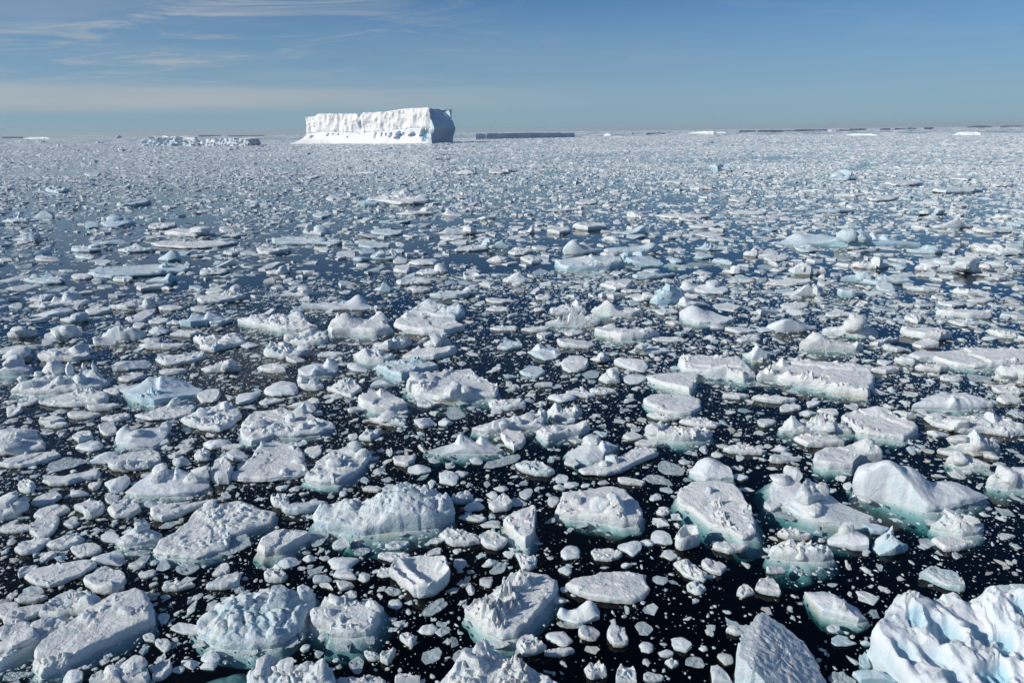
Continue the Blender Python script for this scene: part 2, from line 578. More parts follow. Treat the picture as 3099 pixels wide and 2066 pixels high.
    if "plat" in opts:
        px, py, ph, pr = opts["plat"]
        d = np.hypot(xy[:, 0] - px, (xy[:, 1] - py) * 1.1) / pr
        zp = ph * (1 + .35 * (loc[:, 1]) + .1 * loc[:, 0])
        z = z + (zp - z) * smooth(1.1, .8, d)
    if "lean" in opts:
        px, py, ph = opts["lean"]
        ax = np.array((.9, -.43))
        d = (xy - np.array((px, py))) @ ax
        ext_d = d.max()
        z = h * .4 + (ph - h * .4) * np.clip(1 - np.maximum(d, 0) / (ext_d * .98), 0, 1) ** .9
        st = np.stack([d * 9 / Rm, ((xy - C) @ np.array((.43, .9))) * 2.5 / Rm, np.full(len(xy), 3.3)], 1)
        z += .05 * fbm(st[:, [1, 0, 2]] * np.array((4, .7, 1)), 4) * (1 - S ** 6)
        z += .06 * fin * (1 - S ** 6) * h
    kids = []
    zbase = z.copy()
    for (px, py, ph, pr, sh) in peaks or ():
        c = np.array((px, py))
        for _ in range(14):
            v = C + (c - C) * 1.12
            if inside(P, v[0], v[1]):
                break
            c = C + (c - C) * .88
        d = np.hypot(xy[:, 0] - c[0], xy[:, 1] - c[1])
        if sh == "d":
            g = np.exp(-(d / (pr * .85)) ** 2)
            z = np.maximum(z, zbase + (ph - h) * g + .07 * h * fin * g) if kind not in ('dome', 'lump') else np.maximum(z, z + (ph - z) * g + .07 * h * fin * g)
        elif sh == "w":
            dv = xy - c
            hh = ph - h * .3
            rot = rs.uniform(-.3, .3)
            pl = ((math.pi + .45 + rot, .42), (-.95 + rot, .95), (.45 + rot, 1.25), (1.75 + rot, .6))
            zz_ = np.min([ph - np.maximum(dv @ np.array((math.cos(a_), math.sin(a_))), -.12 * pr) * hh / (pr * q_) for a_, q_ in pl], axis=0)
            zz_ = zz_ + .05 * ph * fbm(n3 * 4 + 2, 2)
            z = np.maximum(z, zz_)
        elif sh == "r":
            f, cc = facets(rs, xy, max(pr * .42, .05), ext, .8)
            g = smooth(1.25, .4, d / pr)
            z = z + g * (ph - h) * (.35 + .9 * f) * smooth(.02, .3, cc)
        else:
            kids.append((c, ph, pr, sh))
            g = np.exp(-(d / (pr * 1.5)) ** 2)
            z = z + np.maximum(0, (ph - z)) * g * (.16 if sh == 'b' else .34)
    if kind != "sunk":
        z = np.maximum(z, .012 if len(geo) != 5 else -.06)
        z[-nt:] = np.maximum(z[-nt:], .004)
    # broken, granular surface: every vertex is pushed about, most where the ice is rubbly
    if kind not in ("sunk",):
        amp = {"rubble": .030, "crag": .034, "lump": .020, "dome": .016, "slab": .015, "hollow": .006}.get(kind, .012)
        patch = .35 + smooth(-.25, .35, perlin(n3 * 1.9 + 63))
        wn_ = min(1.0, 34 / nt)
        amp *= .55 + .45 * wn_
        z = z + Rm * amp * patch * (rs.normal(size=len(xy)) * .55 * wn_ + fbm(n3 * 9 + 1, 2)) * smooth(1.0, .9, S) + Rm * amp * .5 * wn_ * rs.normal(size=len(xy)) * (S > .95)
        z = np.maximum(z, -.05)
        z[-nt:] = np.maximum(z[-nt:], .004)
        P = C + (P - C) * (1 + rs.normal(size=nt) * amp * .55 * (.4 + .6 * wn_))[:, None]
        xy[-nt:] = P
    # sides and keel
    zr = z[-nt:]
    dirv = P - C
    rel = np.array([[.010, .72], [.012, .42], [-.004, .14], [-.03, -.02], [-.14, -.10], [-.42, -.24], [-.8, -.42]])
    if kind in ("dome",):
        rel[:, 0] += .02
    rings = []
    sd = h * 1.0 + .12
    if opts.get('foot'):
        rel[2:, 0] = (.006, .0, -.06, -.2, -.5)
    for i, (o_, f_) in enumerate(rel):
        wob_ = perlin(np.stack([P[:, 0] / Rm * 3, P[:, 1] / Rm * 3, np.full(nt, f_ * 2.2 + seed)], 1)) * .035 + perlin(np.stack([P[:, 0] / Rm * 9, P[:, 1] / Rm * 9, np.full(nt, f_ * 5 + seed)], 1)) * .014
        if f_ >= 0:
            zz2 = zr * f_ if kind != "sunk" else zr - .1 * (i + 1)
        else:
            zz2 = (np.full(nt, f_ * sd) if kind != "sunk" else zr - .12 * (i + 2))
        q = C + dirv * (1 + o_ + wob_)[:, None]
        rings.append(np.column_stack([q, zz2]))
    V = np.vstack([np.column_stack([xy, z])] + rings)
    nrt = nr + 1 + len(rel)
    quads = ring_faces(nrt, nt)
    cen = np.append(C, z[:nt].mean())
    V = np.vstack([V, cen, np.append(C, -.5 * sd)])
    i0 = len(V) - 2
    j = np.arange(nt)
    tris = np.vstack([np.stack([np.full(nt, i0), j, (j + 1) % nt], 1),
                      np.stack([np.full(nt, i0 + 1), (nrt - 1) * nt + (j + 1) % nt, (nrt - 1) * nt + j], 1)])
    pad = len(V) - len(xy)
    sideb = np.tile(np.clip(.25 + .5 * perlin(np.stack([P[:, 0] / Rm * 2, P[:, 1] / Rm * 2, np.full(nt, 2.2)], 1)), 0, .6), len(rel))
    blue = np.concatenate([np.clip(blue + tint * (.55 + .6 * low), 0, 1), np.clip(sideb * .45 + tint, 0, 1), [0, 0]])
    wet = np.concatenate([wet, np.full(pad, wet.mean())])
    origin = np.array((C[0], C[1], 0.0))
    mat = {"wet": M_WET, "dome": M_SMOOTH, "lump": M_SMOOTH, "hollow": M_SMOOTH, "sunk": M_FOOT}.get(kind, M_SNOW)
    me = make_mesh(name, V - origin, quads, tris, {"blue": blue, "wet": wet}, 33, mat)
    root = link(name, me, loc=origin)
    root["label"] = label
    for (c, ph, pr, sh) in kids:
        base = max(.3 * h, ph - 2.1 * pr) if sh == 'b' else max(.3 * h, ph - 2.6 * pr)
        asp = rs.uniform(.75, 1.15)
        me = block_mesh(rs, pr * (.98 if sh == 'b' else .8), pr * (.98 if sh == 'b' else .8) * asp, base - .12 * ph, ph, sh, int(np.clip(wpx * pr / Rm * .26, 10, 34)), tint)
        o = link("ice_block", me, root, (c[0] - C[0], c[1] - C[1], 0))
        o.rotation_euler = (0, 0, rs.uniform(0, 6.28))
    if opts.get("foot", 0) > .32 or (opts.get("foot") and seed % 2):
        f = opts["foot"] * (.72 if opts["foot"] < .7 else .9)
        ne = 8
        ts = np.linspace(0, 1, ne)
        ang = np.arctan2(dirv[:, 1], dirv[:, 0])
        wv_ = f * np.clip(.40 + .5 * perlin(np.stack([np.cos(ang) * 1.6, np.sin(ang) * 1.6, np.full(nt, seed + .5)], 1)) + .42 * np.maximum(0, -np.sin(ang)) + .15 * perlin(np.stack([np.cos(ang) * 5, np.sin(ang) * 5, np.full(nt, seed + 1.5)], 1)), .05, 1.2)
        rl = np.hypot(*dirv.T)
        rg = []
        for t_ in ts:
            k_ = .985 + (.015 * rl + wv_ * t_) / rl
            zz3 = .015 - .06 * t_ - f * (.16 * t_ + .5 * t_ ** 2.2) + (.05 + .09 * f) * t_ * fbm(np.stack([P[:, 0] * 2.5 / Rm, P[:, 1] * 2.5 / Rm, np.full(nt, t_ * 2.2 + seed)], 1), 3)
            rg.append(np.column_stack([C + dirv * k_[:, None], zz3]))
        rg.append(np.column_stack([C + dirv * .8, np.full(nt, -1.3 * f - .4)]))
        Vf = np.vstack(rg) - origin
        mf = make_mesh("underwater_foot", Vf, ring_faces(ne + 1, nt), None, None, None, M_FOOT)
        link("underwater_foot", mf, root)
    return root


# ------------------------------------------------------------------ the sea
def structure(name, me):
    o = link(name, me)
    o["kind"] = "structure"
    return o


S_ = 12500.0
wv8 = np.array([(x, y, z) for z in (-40.0, 0.0) for x, y in ((-S_, -S_), (S_, -S_), (S_, S_), (-S_, S_))])
structure("sea_water", make_mesh("sea_water", wv8, [(3, 2, 1, 0), (4, 5, 6, 7), (0, 1, 5, 4), (1, 2, 6, 5), (2, 3, 7, 6), (3, 0, 4, 7)], None, None, 10, M_WATER))
M_BED = plain("dark sea bed", (0.02, 0.025, 0.03))
structure("sea_bed", make_mesh("sea_bed", np.array([(-S_ * 1.1, -S_ * 1.1, -41), (S_ * 1.1, -S_ * 1.1, -41), (S_ * 1.1, S_ * 1.1, -41), (-S_ * 1.1, S_ * 1.1, -41)]), [(0, 1, 2, 3)], None, None, None, M_BED))


# thin sea haze: one even box of air round camera and scene
M_HAZE = bpy.data.materials.new("thin haze")
M_HAZE.use_nodes = True
_t = M_HAZE.node_tree
_t.nodes.clear()
_v = N(_t, "ShaderNodeVolumePrincipled", inp={"Color": (0.93, 0.97, 1.0, 1), "Density": 6.0e-5, "Anisotropy": 0.1})
_o = N(_t, "ShaderNodeOutputMaterial")
L(_t, _v.outputs[0], _o.inputs["Volume"])
hz8 = np.array([(x, y, z) for z in (-43.0, 54.0) for x, y in ((-14500, -14500), (14500, -14500), (14500, 14500), (-14500, 14500))])
hz = link("haze", make_mesh("haze", hz8, [(3, 2, 1, 0), (4, 5, 6, 7), (0, 1, 5, 4), (1, 2, 6, 5), (2, 3, 7, 6), (3, 0, 4, 7)], None, None, 10, M_HAZE))
hz["kind"] = "stuff"


# ------------------------------------------------------------------ icebergs
def poly_berg(name, foot, levels, nside, profile, top_h, mat, label, group, cat, disp, t_range=(0, 1), parent=None, cap=True, blue_fn=None):
    """a berg as a loop of wall columns: FOOT is its outline on the sea, TOP_H(u) the height of the wall there"""
    P = resample(np.array(foot), nside)
    u = np.arange(nside) / nside
    nx = np.roll(P, -1, 0) - np.roll(P, 1, 0)
    nrm = np.stack([nx[:, 1], -nx[:, 0]], 1)
    nrm /= np.hypot(*nrm.T)[:, None]
    C = P.mean(0)
    V, B = [], []
    for t in np.linspace(t_range[0], t_range[1], levels):
        Hh = top_h(P)
        z = Hh * t
        d = disp(P, nrm, t, z)
        V.append(np.column_stack([P + nrm * d[:, None], z]))
        B.append(blue_fn(P, nrm, t, z) if blue_fn else np.zeros(nside))
    nrings = levels
    if cap:
        rim = V[-1]
        for s_ in (.97, .9, .75, .5, .2):
            q = C + (rim[:, :2] - C) * s_
            zz4 = rim[:, 2].copy()
            zc = np.mean(rim[:, 2])
            zz4 = zz4 * (s_ ** .5) + zc * (1 - s_ ** .5) + .012 * zc * fbm(np.column_stack([q / 14, np.full(nside, 1.0)]), 3)
            V.append(np.column_stack([q, zz4]))
            B.append(np.zeros(nside))
            nrings += 1
    Vv = np.vstack(V)
    quads = ring_faces(nrings, nside)[:, ::-1]
    last = (nrings - 1) * nside
    Vv = np.vstack([Vv, Vv[last:last + nside].mean(0)])
    j = np.arange(nside)
    tris = np.stack([np.full(nside, len(Vv) - 1), last + j, last + (j + 1) % nside], 1)
    origin = np.array((C[0], C[1], 0)) if parent is None else np.array(parent.location)
    me = make_mesh(name, Vv - origin, quads, tris, {"blue": np.concatenate(B + [[0]])}, 42, mat)
    o = link(name, me, parent, origin if parent is None else None)
    if parent is None:
        o["label"] = label
        o["category"] = cat
        if group:
            o["group"] = group
    return o


# the great tabular berg: sunlit face on the left, shaded end on the right
BL = np.array((-301.0, 1062.0))
BC = np.array((-106.0, 961.0))
_ax = (BC - BL) / np.hypot(*(BC - BL))
_nf = np.array((_ax[1], -_ax[0]))                 # out of the lit face
BR = np.array((-80.0, 1002.0))
BK = BL - _nf * 85
LEN = float(np.hypot(*(BC - BL)))


def berg_top(P):
    a = (P - BL) @ _ax / LEN
    b = -((P - BL) @ _nf)
    top = np.interp(a, [-.1, .0, .03, .08, .10, .42, .435, .475, .49, .70, .74, .83, .85, 1.0, 1.06, 1.13, 1.17], [36, 37, 38.2, 38.5, 41, 40.5, 39, 39, 42, 42, 43, 43.6, 45.4, 45.8, 44, 39, 33])
    top = top + 1.3 * fbm(np.column_stack([P / 9, np.full(len(P), 3.0)]), 3)
    nick = np.exp(-((a - .455) / .008) ** 2) * 4
    return top - nick - np.clip(b - 20, 0, 60) * .05


CAVES = ((.05, .27, .012, .06), (.19, .31, .010, .06), (.235, .33, .005, .03), (.28, .32, .007, .035), (.36, .22, .005, .03), (.585, .27, .006, .09), (.635, .28, .006, .065), (.668, .29, .005, .05), (.705, .27, .009, .08), (.765, .24, .018, .12), (.80, .29, .012, .06), (.872, .27, .017, .07), (.95, .30, .013, .14), (.975, .24, .016, .17), (.455, .70, .010, .15))


def berg_face(P, nrm):
    a = (P - BL) @ _ax / LEN
    lit = np.clip(nrm @ _nf, 0, 1)
    return a, smooth(.55, .85, lit)


def cave_mask(a, lit, t):
    m = np.zeros(len(a))
    for ca, ct, wa, wt in CAVES:
        wn = perlin(np.column_stack([a * 60, np.full(len(a), t * 22), np.full(len(a), ca * 50)]))
        up = (t - ct) / wt
        wide = 1.25 - .55 * np.clip(up, -1, 1) if wa > .012 else 1.0
        d = ((a - ca - .35 * wa * up) / (wa * wide)) ** 2 + up ** 2 + .95 * wn
        m = np.maximum(m, smooth(1.3, .35, d))
    return m * lit


def ledge_t(a):
    return .385 + .02 * np.sin(a * 9) + .035 * smooth(.5, .8, a)


def berg_disp(P, nrm, t, z):
    a, lit = berg_face(P, nrm)
    flute = fbm(np.column_stack([P / 7.0, np.full(len(P), t * 2.6)]), 4)
    blocky = fbm(np.column_stack([P / 19.0, np.full(len(P), t * 2.4 + 4)]), 3)
    d = lit * (1.3 * flute + 2.6 * blocky) + (1 - lit) * (1.0 * flute + 1.6 * blocky)
    lt = ledge_t(a)
    below = smooth(lt + .01, lt - .015, t)
    d = d * (1 - .72 * below)
    d = d + below * lit * (2.2 + 16 * max(0.0, 1 - t / .4) ** 2.2 * (.45 + .9 * smooth(.25, .0, a)))
    d = d - lit * 1.6 * np.exp(-((t - lt) / .016) ** 2)
    d = d - cave_mask(a, lit, t) * 6.5
    # the end wall leans out in the middle
    end = smooth(.6, .95, nrm @ _ax)
    d = d + end * float(np.interp(t, [0, .2, .45, .66, .72, .86, 1], [0, 2.0, 7.0, 2.5, -4.0, -9.5, -15.0]))
    left = smooth(.4, .9, -(nrm @ _ax))
    d = d + left * 20 * max(0.0, 1 - t / .38) ** 1.7
    return d


def berg_blue(P, nrm, t, z):
    a, lit = berg_face(P, nrm)
    lt = ledge_t(a)
    b = cave_mask(a, lit, t) * (.45 + .4 * smooth(-.3, .4, perlin(np.column_stack([a * 25, np.full(len(a), t * 9), np.full(len(a), 2.0)]))))
    b = np.maximum(b, lit * .35 * np.exp(-((t - lt) / .012) ** 2))
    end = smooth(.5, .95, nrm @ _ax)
    return np.clip(b + end * .45, 0, 1)  # end wall tinted bluer: its shade is put into the ice colour


FOOT_ = np.vstack([BL + (BC - BL) * f for f in np.linspace(0, 1, 24)] + [BC + (BR - BC) * f for f in np.linspace(.1, 1, 8)] + [BR + (BK - BR) * f for f in np.linspace(.1, 1, 8)] + [BK + (BL - BK) * f for f in np.linspace(.1, .9, 6)])
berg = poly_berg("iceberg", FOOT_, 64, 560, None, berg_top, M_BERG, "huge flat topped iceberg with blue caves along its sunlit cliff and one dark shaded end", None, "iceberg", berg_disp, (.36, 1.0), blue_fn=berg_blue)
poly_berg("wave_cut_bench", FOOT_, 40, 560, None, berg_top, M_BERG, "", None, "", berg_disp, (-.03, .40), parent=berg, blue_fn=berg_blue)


def simple_berg(name, P0, P1, depth, hts, label, group, cat, rough=.5, blue=.0, seed=1, nside=160, levels=10, skew=.0):
    P0, P1 = np.array(P0, float), np.array(P1, float)
    b0, b1 = P0 / np.hypot(*P0), P1 / np.hypot(*P1) + np.array((skew, 0))
    ax = (P1 - P0) / np.hypot(*(P1 - P0))
    nf = np.array((ax[1], -ax[0]))
    ln = float(np.hypot(*(P1 - P0)))
    F_ = np.vstack([P0 + (P1 - P0) * f for f in np.linspace(0, 1, 12)] + [P1 + b1 * depth * f for f in (.3, .7, 1)] + [P1 + b1 * depth + (P0 + b0 * depth - P1 - b1 * depth) * f for f in np.linspace(.1, 1, 8)] + [P0 + b0 * depth * f for f in (.7, .3)])
    xs = np.linspace(0, 1, len(hts))

    def th(P):
        a = (P - P0) @ ax / ln
        return np.interp(a, xs, hts) * (1 + .05 * fbm(np.column_stack([P / (ln * .04 + 2), np.full(len(P), seed)]), 3))

    def dp(P, nrm, t, z):
        return rough * max(hts) * .22 * (fbm(np.column_stack([P / (max(hts) * .5), np.full(len(P), t * 1.5 + seed)]), 4) - .35 * t)

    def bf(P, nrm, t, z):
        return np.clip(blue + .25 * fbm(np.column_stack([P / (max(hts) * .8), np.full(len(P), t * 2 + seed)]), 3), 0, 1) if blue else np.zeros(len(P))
    return poly_berg(name, F_, levels, nside, None, th, M_BERG, label, group, cat, dp, (-.05, 1), blue_fn=bf)


# broken low berg to the left: a tall cracked end, a saddle, a long rubbly back
simple_berg("iceberg", (-520, 1010), (-425, 970), 40, [9, 14, 12, 10.5, 13, 12, 7, 4], "low broken iceberg with a blue cracked end, far out beside the huge flat topped one", "icebergs on the horizon", "iceberg", 2.2, .30, 3, 260, 22)
simple_berg("iceberg", (-428, 975), (-343, 936), 45, [4, 7, 9, 8, 10, 9, 10, 9, 10, 8.5, 9, 8], "long pale broken iceberg with a dark sloping end, next to the blue cracked one", "icebergs on the horizon", "iceberg", 2.0, .18, 5, 260, 22, .35)
TAB0 = (-64.9, 1365.4)
TAB1 = (-46.2, 1373.8)
TAB2 = (-43.7, 1376.8)
TAB3 = (138.8, 1521.3)
# dark tabular berg right of the great one, cracked near one end; blue of its shade put into the colour
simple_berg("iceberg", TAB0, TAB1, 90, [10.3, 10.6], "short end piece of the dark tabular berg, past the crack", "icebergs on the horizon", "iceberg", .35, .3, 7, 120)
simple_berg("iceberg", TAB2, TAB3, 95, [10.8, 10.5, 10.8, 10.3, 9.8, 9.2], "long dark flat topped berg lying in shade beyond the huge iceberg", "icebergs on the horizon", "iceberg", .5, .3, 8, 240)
simple_berg('iceberg', (908, 2819), (1001, 2897), 8, [6.3, 6.5, 6.1, 6.3], 'first thin dark ice cliff sliver along the horizon, counted from the castle-like berg', 'icebergs on the horizon', 'iceberg', 0.5, 0.22, 29, 60, 5)  # dark slivers: a blue for their shade is mixed into the ice colour
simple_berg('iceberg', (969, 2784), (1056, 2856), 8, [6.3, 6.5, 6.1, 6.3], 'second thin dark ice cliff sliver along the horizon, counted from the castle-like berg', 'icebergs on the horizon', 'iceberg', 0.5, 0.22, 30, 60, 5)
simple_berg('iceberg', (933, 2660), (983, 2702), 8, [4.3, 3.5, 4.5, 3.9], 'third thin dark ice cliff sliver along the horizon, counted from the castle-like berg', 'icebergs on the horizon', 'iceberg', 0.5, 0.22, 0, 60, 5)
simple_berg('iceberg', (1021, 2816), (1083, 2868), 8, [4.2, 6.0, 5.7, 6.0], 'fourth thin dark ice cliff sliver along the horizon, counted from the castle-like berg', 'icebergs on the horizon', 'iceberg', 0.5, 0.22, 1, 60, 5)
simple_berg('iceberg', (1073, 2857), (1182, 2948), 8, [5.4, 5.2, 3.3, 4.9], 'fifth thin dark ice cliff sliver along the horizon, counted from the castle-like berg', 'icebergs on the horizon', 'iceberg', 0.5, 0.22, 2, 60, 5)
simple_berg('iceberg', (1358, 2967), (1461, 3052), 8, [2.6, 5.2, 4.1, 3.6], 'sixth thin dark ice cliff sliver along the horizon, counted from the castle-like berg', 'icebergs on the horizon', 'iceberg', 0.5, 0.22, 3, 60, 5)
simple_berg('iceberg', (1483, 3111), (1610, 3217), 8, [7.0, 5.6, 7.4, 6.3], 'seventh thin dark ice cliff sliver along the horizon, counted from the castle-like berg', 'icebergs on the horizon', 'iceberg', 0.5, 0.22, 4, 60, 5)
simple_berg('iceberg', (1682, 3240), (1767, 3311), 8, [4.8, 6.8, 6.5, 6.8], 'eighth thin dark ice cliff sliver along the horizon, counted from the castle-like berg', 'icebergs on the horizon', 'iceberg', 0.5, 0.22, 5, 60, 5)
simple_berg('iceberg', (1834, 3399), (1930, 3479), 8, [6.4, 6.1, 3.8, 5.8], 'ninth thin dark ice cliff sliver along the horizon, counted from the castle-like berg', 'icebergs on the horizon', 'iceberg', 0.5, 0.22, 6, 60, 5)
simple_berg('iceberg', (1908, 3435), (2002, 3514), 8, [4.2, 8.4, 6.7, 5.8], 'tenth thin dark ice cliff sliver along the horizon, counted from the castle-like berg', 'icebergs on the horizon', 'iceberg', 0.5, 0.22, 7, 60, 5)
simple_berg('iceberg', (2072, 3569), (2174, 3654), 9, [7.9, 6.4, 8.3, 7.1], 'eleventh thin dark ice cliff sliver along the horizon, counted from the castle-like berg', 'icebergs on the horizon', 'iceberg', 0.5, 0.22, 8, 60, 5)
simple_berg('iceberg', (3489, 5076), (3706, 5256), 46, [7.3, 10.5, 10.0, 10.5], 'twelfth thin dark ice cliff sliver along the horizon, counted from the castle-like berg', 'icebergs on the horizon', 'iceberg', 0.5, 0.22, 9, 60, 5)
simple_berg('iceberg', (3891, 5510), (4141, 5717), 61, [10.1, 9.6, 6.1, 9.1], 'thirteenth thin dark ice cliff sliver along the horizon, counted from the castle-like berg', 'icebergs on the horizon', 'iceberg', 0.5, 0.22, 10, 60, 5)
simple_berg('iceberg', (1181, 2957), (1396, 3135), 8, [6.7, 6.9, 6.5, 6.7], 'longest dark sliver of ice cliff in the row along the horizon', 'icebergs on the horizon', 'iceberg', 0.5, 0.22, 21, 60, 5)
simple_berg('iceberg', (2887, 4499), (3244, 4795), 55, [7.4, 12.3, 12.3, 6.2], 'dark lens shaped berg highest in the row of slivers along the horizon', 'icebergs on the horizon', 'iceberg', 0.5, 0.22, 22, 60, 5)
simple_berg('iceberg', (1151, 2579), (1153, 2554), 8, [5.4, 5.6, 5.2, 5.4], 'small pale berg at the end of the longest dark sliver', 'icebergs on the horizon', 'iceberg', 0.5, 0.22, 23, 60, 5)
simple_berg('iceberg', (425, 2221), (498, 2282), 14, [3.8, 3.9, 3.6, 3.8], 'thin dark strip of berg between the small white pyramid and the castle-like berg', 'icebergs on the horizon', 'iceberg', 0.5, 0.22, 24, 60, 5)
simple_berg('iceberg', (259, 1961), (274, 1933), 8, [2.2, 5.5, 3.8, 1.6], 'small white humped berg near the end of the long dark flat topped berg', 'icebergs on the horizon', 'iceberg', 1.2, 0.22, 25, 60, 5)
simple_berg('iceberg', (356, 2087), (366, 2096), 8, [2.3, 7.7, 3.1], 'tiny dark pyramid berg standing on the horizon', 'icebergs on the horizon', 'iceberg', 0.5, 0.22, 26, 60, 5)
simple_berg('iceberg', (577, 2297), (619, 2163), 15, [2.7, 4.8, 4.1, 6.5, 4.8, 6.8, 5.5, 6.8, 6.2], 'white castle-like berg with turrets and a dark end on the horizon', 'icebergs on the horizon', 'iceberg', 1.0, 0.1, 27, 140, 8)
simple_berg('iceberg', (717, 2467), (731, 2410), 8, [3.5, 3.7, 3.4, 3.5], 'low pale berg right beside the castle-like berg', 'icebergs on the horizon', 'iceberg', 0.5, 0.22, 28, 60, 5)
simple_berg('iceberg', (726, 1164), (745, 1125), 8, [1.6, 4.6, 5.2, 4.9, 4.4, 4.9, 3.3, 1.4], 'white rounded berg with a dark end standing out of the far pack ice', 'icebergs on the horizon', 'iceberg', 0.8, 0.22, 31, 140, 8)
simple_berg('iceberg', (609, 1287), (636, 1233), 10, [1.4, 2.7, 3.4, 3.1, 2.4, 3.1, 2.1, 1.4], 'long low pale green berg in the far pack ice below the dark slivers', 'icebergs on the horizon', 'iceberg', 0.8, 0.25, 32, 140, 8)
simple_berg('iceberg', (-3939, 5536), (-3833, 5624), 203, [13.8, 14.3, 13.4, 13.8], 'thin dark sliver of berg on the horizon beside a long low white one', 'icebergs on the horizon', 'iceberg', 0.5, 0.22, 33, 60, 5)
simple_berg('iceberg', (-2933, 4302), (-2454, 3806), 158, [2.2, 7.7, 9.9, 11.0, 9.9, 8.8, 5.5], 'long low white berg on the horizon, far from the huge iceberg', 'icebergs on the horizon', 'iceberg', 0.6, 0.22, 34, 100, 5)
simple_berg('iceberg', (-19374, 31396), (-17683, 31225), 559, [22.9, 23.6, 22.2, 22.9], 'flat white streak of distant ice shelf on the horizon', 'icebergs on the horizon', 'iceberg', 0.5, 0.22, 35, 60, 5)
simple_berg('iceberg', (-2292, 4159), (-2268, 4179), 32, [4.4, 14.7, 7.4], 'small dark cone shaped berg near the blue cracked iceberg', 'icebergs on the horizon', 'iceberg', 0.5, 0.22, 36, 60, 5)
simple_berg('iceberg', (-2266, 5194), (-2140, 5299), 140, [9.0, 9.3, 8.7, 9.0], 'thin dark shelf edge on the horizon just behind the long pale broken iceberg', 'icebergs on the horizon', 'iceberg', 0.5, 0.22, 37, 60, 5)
simple_berg('iceberg', (-1767, 4477), (-1590, 4625), 157, [6.4, 6.6, 6.2, 6.4], 'thin dark shelf edge on the horizon next to the huge iceberg', 'icebergs on the horizon', 'iceberg', 0.5, 0.22, 38, 60, 5)

